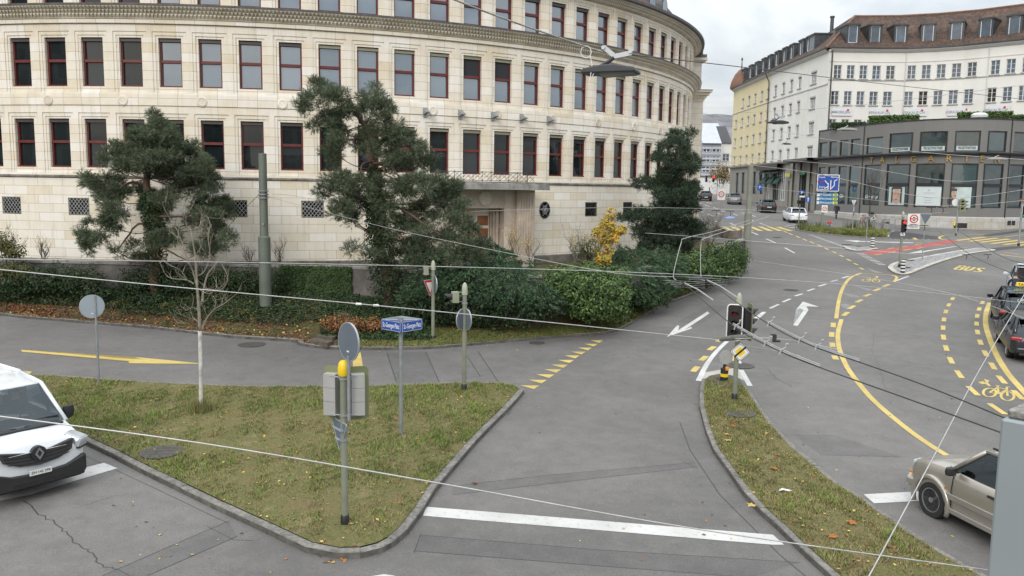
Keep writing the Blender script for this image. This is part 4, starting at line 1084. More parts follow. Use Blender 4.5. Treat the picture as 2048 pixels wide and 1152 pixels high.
for a,b_ in ((1531,1541),(1544,1555.5),(1558,1569)):
    sweep(st,[(.02,HZ(3.1)),(.9,HZ(2.75)),(.9,HZ(2.6))], 'awning',M_GREEN,WB_,st.u_px(a),st.u_px(b_))
    sweep(st,[(.02,HZ(2.2)),(.7,HZ(1.3)),(.7,HZ(1.1))], 'awning',M_GREEN,WB_,st.u_px(a),st.u_px(b_-1))
def text(body,size,mat,name,parent=None,ext=.01):
    cu=bpy.data.curves.new(name, 'FONT');cu.body=body;cu.size=size;cu.align_x = 'CENTER';cu.align_y = 'CENTER';cu.extrude=ext;cu.resolution_u=2;cu.offset=size*.008
    o=bpy.data.objects.new(name,cu);dg=bpy.context.evaluated_depsgraph_get();COL.objects.link(o);dg.update()
    me=bpy.data.meshes.new_from_object(o.evaluated_get(dg));bpy.data.objects.remove(o);bpy.data.curves.remove(cu)
    me.materials.clear();me.materials.append(mat);o=bpy.data.objects.new(name,me);COL.objects.link(o)
    if parent is not None: o.parent=parent
    return o
def place(o,P_,ang,parent=None,tilt=0):
    """stand a flat local-XY object upright at P_, facing heading ang (0 = towards -Y)"""
    Mx=Matrix.Translation(P_ if parent is None else P_-parent.location) @ Matrix.Rotation(ang,4, 'Z') @ Matrix.Rotation(PI/2+tilt,4, 'X');o.matrix_local=Mx;return o
u=st.u_px(1552);M_SIGNB=pm('brown_sign_board',(.03,.022,.016),.5);M_GOLD=pm('brass_letter',(.42,.28,.09),.35,.15,5,0,.6)
sweep(st,[(.05,HZ(3.15)),(1.0,HZ(3.15)),(1.0,HZ(4.0)),(.05,HZ(4.0))], 'sign_board',M_SIGNB,WB_,st.u_px(1527),st.u_px(1570))
for q,(px,w_) in enumerate(((1586,1.6),(1616,1.4))):
    u=st.u_px(px);b=MB();b.box((0,0,0),(w_,.08,.45));T=Matrix.Translation(st.f(u,HZ(2.3 if q == 0 else 2.5),.5)) @ Matrix.Rotation(st.ang(u),4, 'Z');b.xf(T);b.build('sign',pm('yellow_shop_sign',(.5,.45,.05),.6) if q == 0 else pm('green_shop_sign',(.05,.22,.10),.6),WB_,world=True)
sq=Path([c0,pz(1747,101.6),pz(1800,101.3),pz(1858,100.2),pz(1915,98.6),pz(1968,96.6),pz(2048,93.8),pz(2120,91),pz(2300,84)])
so=[]
def zx(x): return 1348+x/2.88
for x0,x1 in ((920,965),(995,1040),(1068,1113),(1142,1190),(1221,1272),(1342,1392),(1425,1478),(1510,1563),(1597,1652),(1686,1740),(1820,1873),(1909,1963),(2000,2052),(2085,2140),(2175,2230)):
    for r_,(a,b_) in enumerate(((14.4,16.15),(11.05,12.8),(7.4,9.2))):
        dx=(0,-8,-14)[r_];ua_,ub_=sq.u_px(zx(x0+dx),150),sq.u_px(zx(x1+dx),150)
        if ua_ is None or ub_ is None: continue
        so.append((ua_,ub_,HZ(a),HZ(b_)))
wall_with(sq,so,HZ(-2),EAVE,WB_,M_WP)
for k,o in enumerate(so): multiwin(sq,o,WB_,M_WF,M_G4 if k not in (19,31,32) else M_ROOM,2,3,M_SILL,.06,dep=.14)
sweep(sq,[(.0,HZ(14.15)),(.08,HZ(14.17)),(.08,HZ(14.28)),(0,HZ(14.3))], 'string_course',M_SILL,WB_)
sweep(sq,[(.0,EAVE-.35),(.15,EAVE-.3),(.45,EAVE-.08),(.5,EAVE)], 'eaves_cornice',M_TRIM,WB_)
sweep(sq,[(.5,EAVE),(.62,EAVE+.05),(.62,EAVE+.2),(.3,EAVE+.2)], 'gutter',M_ZINC,WB_)
sweep(sq,[(0,HZ(16.55)),(.05,HZ(16.57)),(.05,HZ(16.66)),(0,HZ(16.68))], 'string_course',M_TRIM,WB_)
b=MB();p=sq.f(.25,0,.25);b.cyl((p.x,p.y,HZ(3)),(p.x,p.y,EAVE+.1),.09,n=8);b.build('downpipe',M_ZINC,WB_,world=True)
p=st.f(uY,0,.2);b=MB();b.tube([(p.x-.6,p.y,EAVE),(p.x-.3,p.y,EAVE-.6),(p.x,p.y,EAVE-1.2),(p.x,p.y,HZ(4.3))],.08,6);b.build('downpipe',M_ZINC,WB_,world=True)
for px in (1800,1963):
    u=sq.u_px(px);b=MB();p=sq.f(u,0,.09);b.cyl((p.x,p.y,HZ(7)),(p.x,p.y,EAVE),.05,n=6);b.build('downpipe',M_TRIM,WB_,world=True)
M_BAN=pm('white_banner',(.60,.61,.64),.6,.03);M_BTX=pm('grey_print',(.25,.27,.32),.6);M_RDX=pm('red_print',(.45,.03,.05),.6)
for x0,x1,tx in ((908,1025, 'IMMOBILIEN'),(1128,1255, 'VERKAUF.CH'),(1325,1458, 'VERKAUF.CH'),(1577,1715, 'VERKAUF.CH'),(1795,1937, 'VERKAUF.CH')):
    ua_,ub_=sq.u_px(zx(x0),220),sq.u_px(zx(x1),220);um=(ua_+ub_)/2;W_=ub_-ua_;ang=sq.ang(um)
    zc_=HZ(10.15 if x0 < 1500 else 10.1);T=Matrix.Translation(sq.f(um,zc_,.12)) @ Matrix.Rotation(ang,4, 'Z')
    b=MB();b.box((0,0,0),(W_,.04,.95));b.xf(T);q=b.build('banner',M_BAN,WB_,world=True)
    tt=text(tx,.42,M_BTX, 'banner_print');place(tt,sq.f(um-.2,zc_-.05,.155),ang,WB_);tt.parent=q;tt.location=tt.location
    b=MB();b.lathe([(.14,0),(.14,.01)],n=12,M=T @ Matrix.Translation((W_*.28,-.03,.2)) @ Matrix.Rotation(PI/2,4, 'X'));q2=b.build('banner_logo',M_RDX,WB_,world=True);q2.parent=q
def pxof(p):
    v=Vector(p)-CAM;return 1024+F*v.dot(RA)/v.dot(_d)
uR=min([k*.05 for k in range(200)],key=lambda u: abs(pxof(sq.f(u,RZ0,-6))-1709))
sweep(sq,[(.45,EAVE+.15),(-6.0,RZ0)], 'roof',M_TILE,WB_,uR)
E0,E1,E2=st.f(0,EAVE+.15,.45),st.f(uY,EAVE+.15,.45),st.f(st.L,EAVE+.15,.45)
def roofmesh(nm,quads,par,mat=M_TILE):
    b=new_uvmb()
    for q in quads:
        q=[Vector(x) for x in q];e_=(q[1]-q[0]).normalized();nn=e_.cross((q[-1]-q[0])).normalized();f_=nn.cross(e_)
        k=len(b.v);b.v += [tuple(x) for x in q];b.f.append(tuple(range(k,k+len(q))));b.m.append(0);b.uv += [((x-q[0]).dot(e_),(x-q[0]).dot(f_)) for x in q]
    return b.build(nm,mat,par,world=True)
back=lambda u,z,d: st.f(u,z,d)
R1_=back(uY,HZ(23.2),-6.0);R0_=back(0,HZ(21.5),-5.0)
RC=sq.f(uR,RZ0,-6.0)
roofmesh('roof',[(E1,E2,RC,R1_)],WB_);roofmesh('roof',[(E0,E1,R1_,R0_)],YB)
roofmesh('hip_roof',[(E2,sq.f(uR*.5,EAVE+.15,.45),sq.f(uR,EAVE+.15,.45),RC)],WB_)
M_RIDGE=pm('ridge_tile',(.16,.09,.06),.8,.3,3)
b=MB();b.tube([E2,RC],.16,6);b.tube([sq.f(l_,RZ0+.05,-6.0) for l_ in [uR]+[x for x in sq.l if x > uR]],.14,6);b.tube([RC,R1_,R0_],.12,6);b.build('ridge',M_RIDGE,WB_,world=True)
p=at_y(1664,48,112);b=MB();b.cyl((p.x,p.y,p.z-4),(p.x,p.y,p.z+.8),.24,n=8);b.cyl((p.x,p.y,p.z+.8),(p.x,p.y,p.z+1.0),.32,n=8);b.build('chimney',M_ZINC,WB_,world=True)
def dormer(path,u,par,W_=1.5,H=1.9,z=None,din=-.7,L_=3.5,glass=M_G4):
    P_=path.f(u,z if z else EAVE+1.0,din);T=Matrix.Translation(P_) @ Matrix.Rotation(path.ang(u),4, 'Z')
    b=MB();b.box((-W_/2+.12,L_/2,H/2),(.24,L_,H));b.box((W_/2-.12,L_/2,H/2),(.24,L_,H));b.box((0,L_/2-.05,H+.08),(W_+.16,L_+.1,.2));b.box((0,L_/2,.06),(W_-.48,L_,.12))
    b.xf(T);o=b.build('dormer',M_ZINC,par,world=True)
    b=MB();hw=(W_-.48)/2
    for s_ in (-1,1): b.box((s_*(hw-.04),.14,H/2),(.08,.08,H-.1))
    b.box((0,.137,.16),(2*hw-.16,.08,.08));b.box((0,.137,H-.06),(2*hw-.16,.08,.08));b.xf(T);q=b.build('window',M_WF,par,world=True);q.parent=o
    b=MB();b.box((0,.19,H/2),(2*hw-.02,.02,H-.05));b.xf(T);q=b.build('pane',glass,par,world=True);q.parent=o
for px in (1711,1756,1806,1858,1912,1967,2024): dormer(sq,sq.u_px(px-1,80),WB_,1.6,2.2,EAVE+.75,-.6)
for px in (1547,1562,1576,1594): dormer(st,st.u_px(px,80),WB_,1.7,2.0,EAVE+.9,-.6)
for px in (1482,1496,1508,1521,1533): dormer(st,min(uY-.9,st.u_px(px,80)),YB,1.7,2.0,EAVE+.9,-.6)
dormer(st,st.u_px(1612,80),WB_,3.0,1.9,EAVE+1.0,-.6,4)
p=at_y(1482,170,141.5);b=MB();b.lathe([(1.75,EAVE),(1.8,EAVE+.3),(1.6,EAVE+1.2),(1.1,EAVE+2.3),(.5,EAVE+3.0),(.12,EAVE+3.3),(.06,EAVE+4.6),(.2,EAVE+4.8),(.02,EAVE+5.2)],(p.x,p.y,0),20);b.build('turret_dome',pm('rust_copper_dome',(.16,.075,.045),.6,.25,1.5),YB,world=True,smooth=True)
b=MB();
for P_ in (st,sq):
    for i in range(len(P_.p)-1):
        b.add([P_.f(P_.l[i],HZ(-3),-.7),P_.f(P_.l[i+1],HZ(-3),-.7),P_.f(P_.l[i+1],EAVE,-.7),P_.f(P_.l[i],EAVE,-.7)],[(0,1,2,3)])
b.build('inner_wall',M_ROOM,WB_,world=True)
pv=Path([pz(1637,101),pz(1680,95.8),pz(1726,91),pz(1765,88),pz(1805,85.6),pz(1848,83.6),pz(1885,82.5),pz(1925,81.8),pz(1961,81.4),pz(1990,81.5),pz(2018,81.9),pz(2060,83),pz(2110,85.5),pz(2250,95)])
PV=thing('grey_pavilion', 'two-storey grey curved shop pavilion with large black framed windows and brass lettering', 'building',(pv.at(pv.L/2).x,pv.at(pv.L/2).y,HZ(-3.4)))
zx2=lambda x: 1600+x/4.43
TOP=HZ(7.6)
wx=[(170,240),(258,330),(350,428),(447,533),(587,733),(787,995),(1063,1303),(1370,1597),(1662,1830),(1893,2035),(2080,2190)]
op=[]
for k,(a,b_) in enumerate(wx):
    ua_,ub_=pv.u_px(zx2(a),290),pv.u_px(zx2(b_),290)
    if ua_ is None or ub_ is None: continue
    op.append((ua_,ub_,HZ(4.3),HZ(6.15 if k < 5 else 6.4),0))
wx3=[(160,225),(243,316),(335,412),(430,518),(566,714),(762,974),(1030,1280),(1340,1577),(1625,1803),(1855,1990),(2050,2150)]
for k,(a,b_) in enumerate(wx3):
    ua_,ub_=pv.u_px(zx2(a),350),pv.u_px(zx2(b_),350)
    if ua_ is None or ub_ is None: continue
    op.append((ua_,ub_,HZ(-1.3),HZ(3.1),1))
wall_with(pv,[o[:4] for o in op],HZ(-2.25),TOP,PV,M_GP)
sweep(pv,[(.0,HZ(-3.8)),(.12,HZ(-3.8)),(.12,HZ(-2.3)),(.0,HZ(-2.2))], 'granite_plinth',ashlar('granite_plinth_blocks',(.42,.41,.385),1.6,.62,.5,(.2,.2,.19),.6,.01),PV)
sweep(pv,[(.0,HZ(3.98)),(.55,HZ(4.05)),(.6,HZ(4.2)),(.05,HZ(4.26))], 'ledge',M_ZINC,PV)
sweep(pv,[(.06,TOP-.03),(.08,TOP+.08),(-.5,TOP+.1)], 'parapet_flashing',M_ZINC,PV)
b=MB();pp=[pv.f(u,TOP,-.3) for u in pv.l];n=len(pp);b.v=[tuple(p) for p in pp]+[(p.x*.9+8,min(p.y+13,97),TOP) for p in pp];b.f=[(i,i+1,n+i+1,n+i) for i in range(n-1)];b.m=[0]*(n-1);b.build('roof',M_ZINC,PV,world=True)
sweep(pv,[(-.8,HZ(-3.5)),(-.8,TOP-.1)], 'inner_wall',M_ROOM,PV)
for u in (pv.u_px(zx2(563)),pv.u_px(zx2(1860)),.06): b=MB();p=pv.f(u,0,.05);b.cyl((p.x,p.y,HZ(-3.4)),(p.x,p.y,TOP+.05),.05,n=6);b.build('downpipe',M_BLK,PV,world=True)
M_POST=pm('pale_poster',(.42,.50,.50),.6,.12,2);M_SKIN=pm('printed_skin',(.40,.27,.21),.6,.2,3);M_LET=pm('white_lettering',(.6,.62,.6),.5,.03);M_CUR2=pm('green_grey_curtain',(.13,.16,.15),.9,.3,3)
def panel(path,u,z,w,h,off,mat,name,par,sub=None):
    T=Matrix.Translation(path.f(u,z,off)) @ Matrix.Rotation(path.ang(u),4, 'Z');b=MB();b.box((0,0,0),(w,.012,h));b.xf(T);q=b.build(name,mat,PV,world=True)
    if sub: q.parent=sub
    return q
for k,o in enumerate(op):
    lo=o[4] == 1;w=multiwin(pv,o,PV,M_BLK,M_G3,1,1,None,.11,dep=.12);uc,W_=(o[0]+o[1])/2,o[1]-o[0]
    if lo:
        T=Matrix.Translation(pv.f(uc,o[2],0)) @ Matrix.Rotation(pv.ang(uc),4, 'Z');b=MB();b.box((0,.10,2.2),(W_-.2,.12,.32));b.xf(T);q=b.build('transom',M_BLK,PV,world=True);q.parent=w
    idx=k if not lo else k-sum(1 for x in op if x[4] == 0)
    if not lo and idx in (5,6,7):
        panel(pv,uc,o[2]+.33,W_*.84,.42,-.10,M_POST, 'window_film',PV,w)
        tt=text('PROBSTPARTNER',.38,M_BLK, 'window_lettering');tt.data.transform(Matrix.Diagonal((W_*.78/3.35,1,1,1)));place(tt,pv.f(uc,o[2]+.34,-.085),pv.ang(uc),PV);tt.parent=w
    if lo and idx in (2,4):
        tt=text('Gin',.6,M_LET, 'window_lettering') if idx == 2 else text('Gin shop',.55,M_LET, 'window_lettering')
        tt.data.transform(Matrix(((1,.25,0,0),(0,1,0,0),(0,0,1,0),(0,0,0,1))));place(tt,pv.f(uc,o[2]+.9,-.085),pv.ang(uc),PV);tt.parent=w
    if lo and idx == 5:
        q=panel(pv,uc,o[2]+1.0,2.0,1.9,-.14+.04,M_POST, 'poster',PV,w)
        T=Matrix.Translation(pv.f(uc,o[2]+1.0,-.085)) @ Matrix.Rotation(pv.ang(uc),4, 'Z') @ Matrix.Rotation(PI/2,4, 'X')
        b=MB();b.lathe([(.62,0),(.62,.008)],n=24,M=T @ Matrix.Diagonal((.85,1.25,1,1)));b.xf(Matrix());f_=b.build('printed_face',M_SKIN,PV,world=True);f_.parent=w
        b=MB();b.box((-.22,.28,.012),(.2,.05,.006));b.box((.22,.28,.012),(.2,.05,.006));b.box((0,-.32,.012),(.24,.07,.006));b.box((0,.9,.012),(1.1,.3,.006));b.box((-.58,.1,.011),(.2,1.6,.004));b.box((.58,.1,.011),(.2,1.6,.004));b.xf(T);f_=b.build('printed_features',pm('dark_print',(.06,.045,.04),.7),PV,world=True);f_.parent=w
    if lo and idx == 6:
        q=panel(pv,uc,o[2]+1.05,2.3,2.0,-.10,pm('white_poster',(.5,.56,.57),.6,.04), 'poster',PV,w)
        tt=text('A\n-------------\n\n---- ------\n-------\n----------',.24,M_BTX, 'poster_print');place(tt,pv.f(uc,o[2]+1.05,-.085),pv.ang(uc),PV);tt.parent=w
    if lo and idx == 7:
        q=panel(pv,uc-.4,o[2]+1.0,2.2,2.0,-.10,M_POST, 'poster',PV,w)
        T=Matrix.Translation(pv.f(uc-.7,o[2]+1.35,-.085)) @ Matrix.Rotation(pv.ang(uc),4, 'Z') @ Matrix.Rotation(PI/2,4, 'X')
        b=MB();b.lathe([(.4,0),(.4,.008)],n=24,M=T @ Matrix.Diagonal((.85,1.2,1,1)));b.build('printed_face',M_SKIN,PV,world=True).parent=w
        b=MB();b.box((0,.38,.012),(.7,.25,.006));b.box((0,-.75,.012),(1.3,.5,.006));b.box((-.15,.08,.012),(.14,.04,.006));b.box((.15,.08,.012),(.14,.04,.006));b.box((0,-.22,.012),(.2,.05,.006));b.xf(T);b.build('printed_features',MATS['dark_print'],PV,world=True).parent=w
    if not lo or idx in (0,1,3,5,8,9):
        rr=random.Random(k);n=int(W_/.45)
        b=MB()
        for q in range(n):
            if rr.random() < .55:
                T=Matrix.Translation(pv.f(o[0]+.2+q*.45+.15,(o[2]+o[3])/2,-.45)) @ Matrix.Rotation(pv.ang(uc),4, 'Z');m0=len(b.v);b.box((0,0,0),(.3,.03,o[3]-o[2]-.2));b.xf(T,m0)
        if b.v: b.build('curtain',M_CUR2,PV,world=True).parent=w
for ch,x in zip('TALGARTEN',(645,738,868,1010,1163,1320,1475,1607,1740)):
    tt=text(ch,.92,M_GOLD, 'brass_letter',ext=.04);u=pv.u_px(zx2(x),316);place(tt,pv.f(u,HZ(3.55),.10),pv.ang(u),PV);tt.parent=PV
for px in (2016.5,2025):
    u=pv.u_px(px,440);panel(pv,u,HZ(-2.75),.5,.45,.13,M_BLK, 'vent',PV)
for px in (1770-1.5,1776+11): pass
for x in (1395,1452):
    u=pv.u_px(zx2(x),440);panel(pv,u,HZ(-3.05),.6,.5,.13,M_BLK, 'vent',PV)
p=pv.at(pv.u_px(1999));b=MB();b.lathe([(.4,TOP),(.4,TOP+.5),(.75,TOP+.5),(.8,TOP+.75),(.5,TOP+.95),(.1,TOP+1.0)],(p.x,p.y+4,0),16);b.build('roof_vent',M_WF,PV,world=True,smooth=True)
M_UNSEEN=ashlar('unseen_block_facade',(.16,.15,.14),2.2,3.2,.0,(.30,.29,.27),.3,.35)  # unseen blocks behind and left of the camera, added to shape window reflections
for x,y,w,d,h in ((-75,8,30,44,27),(-34,-42,44,14,15),(14,-46,40,14,13.5),(62,-42,40,14,15.5)):
    b=new_uvmb();cs=[(-1,-1),(1,-1),(1,1),(-1,1)]
    for k in range(4):
        (ax,ay),(bx_,by_)=cs[k],cs[(k+1) % 4];m0=len(b.v);b.v += [(x+ax*w/2,y+ay*d/2,-1),(x+bx_*w/2,y+by_*d/2,-1),(x+bx_*w/2,y+by_*d/2,h),(x+ax*w/2,y+ay*d/2,h)];b.f.append((m0,m0+1,m0+2,m0+3));b.m.append(0);L_=w if k % 2 == 0 else d;b.uv += [(0,0),(L_,0),(L_,h),(0,h)]
    m0=len(b.v);b.v += [(x-w/2,y-d/2,h),(x+w/2,y-d/2,h),(x+w/2-5*(w > 35),y,h+4),(x-w/2+5*(w > 35),y,h+4),(x-w/2,y+d/2,h),(x+w/2,y+d/2,h)];b.f += [(m0,m0+1,m0+2,m0+3),(m0+3,m0+2,m0+5,m0+4),(m0+1,m0+5,m0+2),(m0,m0+3,m0+4)];b.m += [0]*4;b.uv += [(0,0)]*14
    o=b.build('unseen_reflected_blocks',M_UNSEEN);o['kind'] = 'structure'
M_STR=plaster('grey_stucco',(.24,.26,.30),.08)
def block(name,label,px0,px1,Z,y_eave,y_ridge,mat,nrow,ncol,rmat,zrows,depth=14,bands=False,skew=0):
    a,b_=pz(px0,Z+skew),pz(px1,Z);P_=Path([a,b_]);ze=at_y(px1,y_eave,Z).z;zr=at_y(px1,y_ridge,Z+5).z
    t=thing(name,label, 'building',(a[0],a[1],6));ops=[]
    for i in range(ncol):
        u=P_.L*(i+.5)/ncol
        for y0,y1 in zrows: ops.append((u-.75,u+.75,at_y(px0,y1,Z).z,at_y(px0,y0,Z).z))
    wall_with(P_,ops,5.5,ze,t,mat)
    for o in ops: multiwin(P_,o,t,M_WF,M_G4,2,2,M_SILL,.09)
    sweep(P_,[(-.8,6),(-.8,ze-.2)], 'inner_wall',M_ROOM,t)
    if bands:
        z=8
        while z < ze-.6: sweep(P_,[(0,z),(.03,z+.01),(.03,z+.44),(0,z+.45)], 'band',pm('pale_band',(.42,.45,.49),.8),t);z += 1.1
    b=MB();e0,e1=P_.f(0,ze,.5),P_.f(P_.L,ze,.5);q0,q1=P_.f(0,zr,-6),P_.f(P_.L,zr,-6);k0,k1=P_.f(0,ze,-12),P_.f(P_.L,ze,-12)
    b.add([e0,e1,q1,q0,k0,k1],[(0,1,2,3),(3,2,5,4),(1,5,2),(0,3,4)]);b.build('roof',rmat,t,world=True)
    b=MB();b.add([P_.f(P_.L,5.5,0),P_.f(P_.L,5.5,-12),P_.f(P_.L,ze,-12),P_.f(P_.L,ze,0)],[(0,1,2,3)]);b.add([P_.f(0,5.5,0),P_.f(0,5.5,-12),P_.f(0,ze,-12),P_.f(0,ze,0)],[(0,1,2,3)]);b.build('side_wall',mat,t,world=True)
    return t
M_SLATE=pm('pale_grey_roof',(.42,.45,.50),.5,.08,1);M_DARKR=pm('dark_slate_roof',(.05,.05,.055),.7,.2,1)
block('striped_house', 'grey and white banded house with bay windows at the far end of the street',1404,1442,176,287,248,M_STR,3,2,M_SLATE,((292,304),(312,324),(332,344)),bands=True)
block('white_house', 'narrow white house with dark roof between the banded house and the yellow block',1442,1463,182,286,252,M_WP,3,1,M_DARKR,((307,322),(332,345)))
block('pale_roofed_house', 'house with a big pale sheet roof rising behind the banded house',1400,1445,215,272,246,M_WP,1,3,M_SLATE,((276,282),))
b=MB();p=at_y(1416,375,168);t=thing('white_kiosk', 'small white site hoarding box at the far end of the street', 'hoarding',(p.x,p.y,gz(p.y)));z0=gz(p.y)
b.box((0,0,1.7),(6.0,3,3.4));b.build('walls',M_WF,t);b=MB();b.box((0,0,3.48),(6.3,3.3,.16));b.build('roof',M_ZINC,t)
bm=MB();hr=random.Random(3);nxh,nyh=60,8
for j in range(nyh):
    for i in range(nxh):
        x=60+i*26-0;y=1150+j*60;base_=118*math.exp(-((x-330)/330)**2)+40*math.exp(-((x-900)/300)**2)
        bm.v.append((x,y,12+base_*math.sin(PI*min(1,(j+.3)/nyh))*1.0+hr.uniform(-1.5,1.5)))
bm.f=[(j*nxh+i,j*nxh+i+1,(j+1)*nxh+i+1,(j+1)*nxh+i) for j in range(nyh-1) for i in range(nxh-1)]
o=bm.build('wooded_hill',stone('bare_wood_hill',(.10,.105,.12),(.20,.20,.215),.05,.5),smooth='all');o['kind'] = 'structure'
# ================================================================ vegetation
RG=np.random.default_rng(4)
def leafm(name,c,rough=.7,var=.35,sc=2.0,trans=.0):
    m,t,b=newmat(name);l=t.links.new;tcn=nd(t, 'ShaderNodeTexCoord');n=nd(t, 'ShaderNodeTexNoise',i_Scale=sc,i_Detail=6,i_Roughness=.7);l(tcn.outputs['Object'],n.inputs['Vector'])
    r_=rampn(t,n.outputs[0],[(.3,[x*(1-var) for x in c]),(.7,[x*(1+var) for x in c])]);l(r_.outputs[0],b.inputs['Base Color']);b.inputs['Roughness'].default_value=rough;b.inputs['Specular IOR Level'].default_value=.25
    return m
PINE=[leafm('pine_needle',(.082,.108,.062)),leafm('pine_needle_blue',(.125,.155,.095)),leafm('pine_needle_dark',(.048,.064,.038))]
PINED=[leafm('fir_needle',(.042,.066,.040)),leafm('fir_needle_light',(.064,.095,.058)),leafm('fir_needle_dark',(.022,.036,.022))]
JUN=[leafm('juniper_spray',(0.050,0.096,0.050)),leafm('juniper_spray_light',(0.100,0.169,0.085)),leafm('juniper_spray_dark',(.022,.042,.022))]
LAU=[leafm('hedge_leaf',(0.052,0.098,0.029)),leafm('hedge_leaf_light',(0.111,0.163,0.046)),leafm('hedge_leaf_dark',(.018,.036,.014))]
IVY=[leafm('ivy_leaf',(0.030,0.057,0.023)),leafm('ivy_leaf_light',(.060,.090,.035)),leafm('ivy_leaf_dark',(.012,.024,.011))]
IVYO=[leafm('autumn_ivy_leaf',(.075,.085,.025)),leafm('ochre_ivy_leaf',(.12,.095,.03)),leafm('ivy_leaf_deep',(.03,.05,.018))]
YELL=[leafm('yellow_maple_leaf',(.44,.26,.04)),leafm('lemon_maple_leaf',(.40,.31,.07)),leafm('green_maple_leaf',(.22,.24,.05))]
ORAN=[leafm('rust_shrub_leaf',(.24,.105,.04)),leafm('orange_shrub_leaf',(.33,.16,.05)),leafm('brown_shrub_leaf',(.13,.07,.035))]
M_BARKP=stone('pine_bark',(.05,.03,.022),(.15,.09,.065),5,.6);M_BARK=stone('grey_bark',(.10,.09,.07),(.24,.22,.18),8,.5);M_BARKD=stone('dark_bark',(.035,.03,.025),(.09,.075,.06),8,.5)
M_TWIG=stone('pale_twig_bark',(.13,.11,.085),(.27,.24,.19),8,.3)
def unit(a): return a/np.maximum(1e-9,np.linalg.norm(a,axis=1,keepdims=True))
def inball(n,shell=.5):
    d=unit(RG.normal(size=(n,3)));r=(shell+(1-shell)*RG.random(n)**.6);return d*r[:,None],d
def needle_tufts(P_,A,K,nl,nw,al,ang=.75):
    """P_ shoot bases, A unit shoot axes; K needles each; returns triangle soup"""
    n=len(P_);t=RG.random((n,K));q=unit(RG.normal(size=(n*K,3))).reshape(n,K,3);Ax=np.repeat(A[:,None,:],K,1)
    q=q-(q*Ax).sum(2,keepdims=True)*Ax;q /= np.maximum(1e-6,np.linalg.norm(q,axis=2,keepdims=True))
    base=P_[:,None,:]+Ax*(t[...,None]*al);d=Ax*math.cos(ang)+q*math.sin(ang);s_=np.cross(d,RG.normal(size=d.shape));s_ /= np.maximum(1e-6,np.linalg.norm(s_,axis=2,keepdims=True))
    L_=nl*(.7+.6*RG.random((n,K,1)));a=base-s_*nw/2;b_=base+s_*nw/2;c=base+d*L_
    V=np.stack([a,b_,c],2).reshape(-1,3);return V,np.arange(len(V)).reshape(-1,3)
def leaves(P_,N_,size,asp=.6,droop=0.0,jit=.8):
    """rhombic leaf quads at P_ facing roughly N_"""
    n=len(P_);Nn=unit(N_+RG.normal(size=(n,3))*jit*.6);u=unit(np.cross(Nn,RG.normal(size=(n,3))));v=np.cross(Nn,u);s_=size*(.6+.8*RG.random((n,1)))
    a=P_-u*s_*.5;c=P_+u*s_*.5;b_=P_+v*s_*asp*.5+Nn*s_*.08;d=P_-v*s_*asp*.5+Nn*s_*.08
    V=np.stack([a,b_,c,d],1).reshape(-1,3);return V,np.arange(len(V)).reshape(-1,4)
def mi3(n,w=(.5,.3,.2),rep=1): return np.repeat(RG.choice(3,size=n//rep+1,p=w),rep)[:n]
def clump_pts(cl,zoomf,off,Y,seed=1,depth=1.0,ymul=1.0,dens=1.0,per=1.0):
    """image clumps -> world ellipsoids around distance Y"""
    R_=random.Random(seed);out=[]
    for c in cl:
        x,y,rx,ry=c[:4];dn=c[4] if len(c) > 4 else 1.0
        px,py=off[0]+x/zoomf,off[1]+y/zoomf;m=F/Y
        wr,hr=rx/zoomf/m,ry/zoomf/m
        k=max(1,int(round(depth*2.2)))
        for _ in range(k):
            Yy=Y+R_.uniform(-1,1)*depth*1.6;p=at_y(px,py,Yy);out.append((np.array(p),wr,hr,dn/k*1.25))
    return out
def pine_crown(ell,per,K,nl,nw,al,up=.55):
    Ps,As=[],[]
    for c,wr,hr,dn in ell:
        vol=wr*hr*14*dn;sub=max(4,int(vol*3.6))
        q,d=inball(sub,.3);sc=c+q*np.array([wr,wr*.9,hr])*1.1
        n=int(per*dn*(wr*hr)/(.5*.35)/sub*2.0)+1
        for s_ in sc:
            q,d=inball(n,.25);rr=max(wr,.35);P_=s_+q*np.array([rr*.42,rr*.42,max(hr,.25)*.36])*(.75+.55*RG.random())*(1+.22*RG.normal(size=(n,1)));ax=unit(d*.9+np.array([0,0,up])+RG.normal(size=(n,3))*.35+unit((s_-c)[None,:])*.4);Ps.append(P_);As.append(ax)
    P_=np.concatenate(Ps);A=np.concatenate(As);V,Fc=needle_tufts(P_,A,K,nl,nw,al);return P_,V,Fc
def limb(b,pts,r0,r1,n=7):
    pts=[Vector(p) for p in pts];pts=smooth(pts,4);m=len(pts);rr=random.Random(len(pts)+int(r0*1000))
    pts=[p+Vector((rr.uniform(-1,1),rr.uniform(-1,1),rr.uniform(-1,1)))*r0*.25 if 0 < i < m-1 else p for i,p in enumerate(pts)]
    b.tube(pts,[r0+(r1-r0)*i/(m-1) for i in range(m)],n)
def ivy_on(pts,rad,n,size=.10,mats=IVY,w=(.45,.25,.3)):
    pts=np.array([tuple(p) for p in pts]);m=len(pts)-1;k=RG.integers(0,m,n);t=RG.random((n,1));c=pts[k]*(1-t)+pts[k+1]*t;rr=np.interp(k+t[:,0],range(m+1),rad)[:,None]
    a=RG.random(n)*2*PI;d=np.stack([np.cos(a),np.sin(a),RG.normal(size=n)*.25],1);return leaves(c+d*rr*(.55+.55*RG.random((n,1))),d+np.array([0,0,.3]),size)
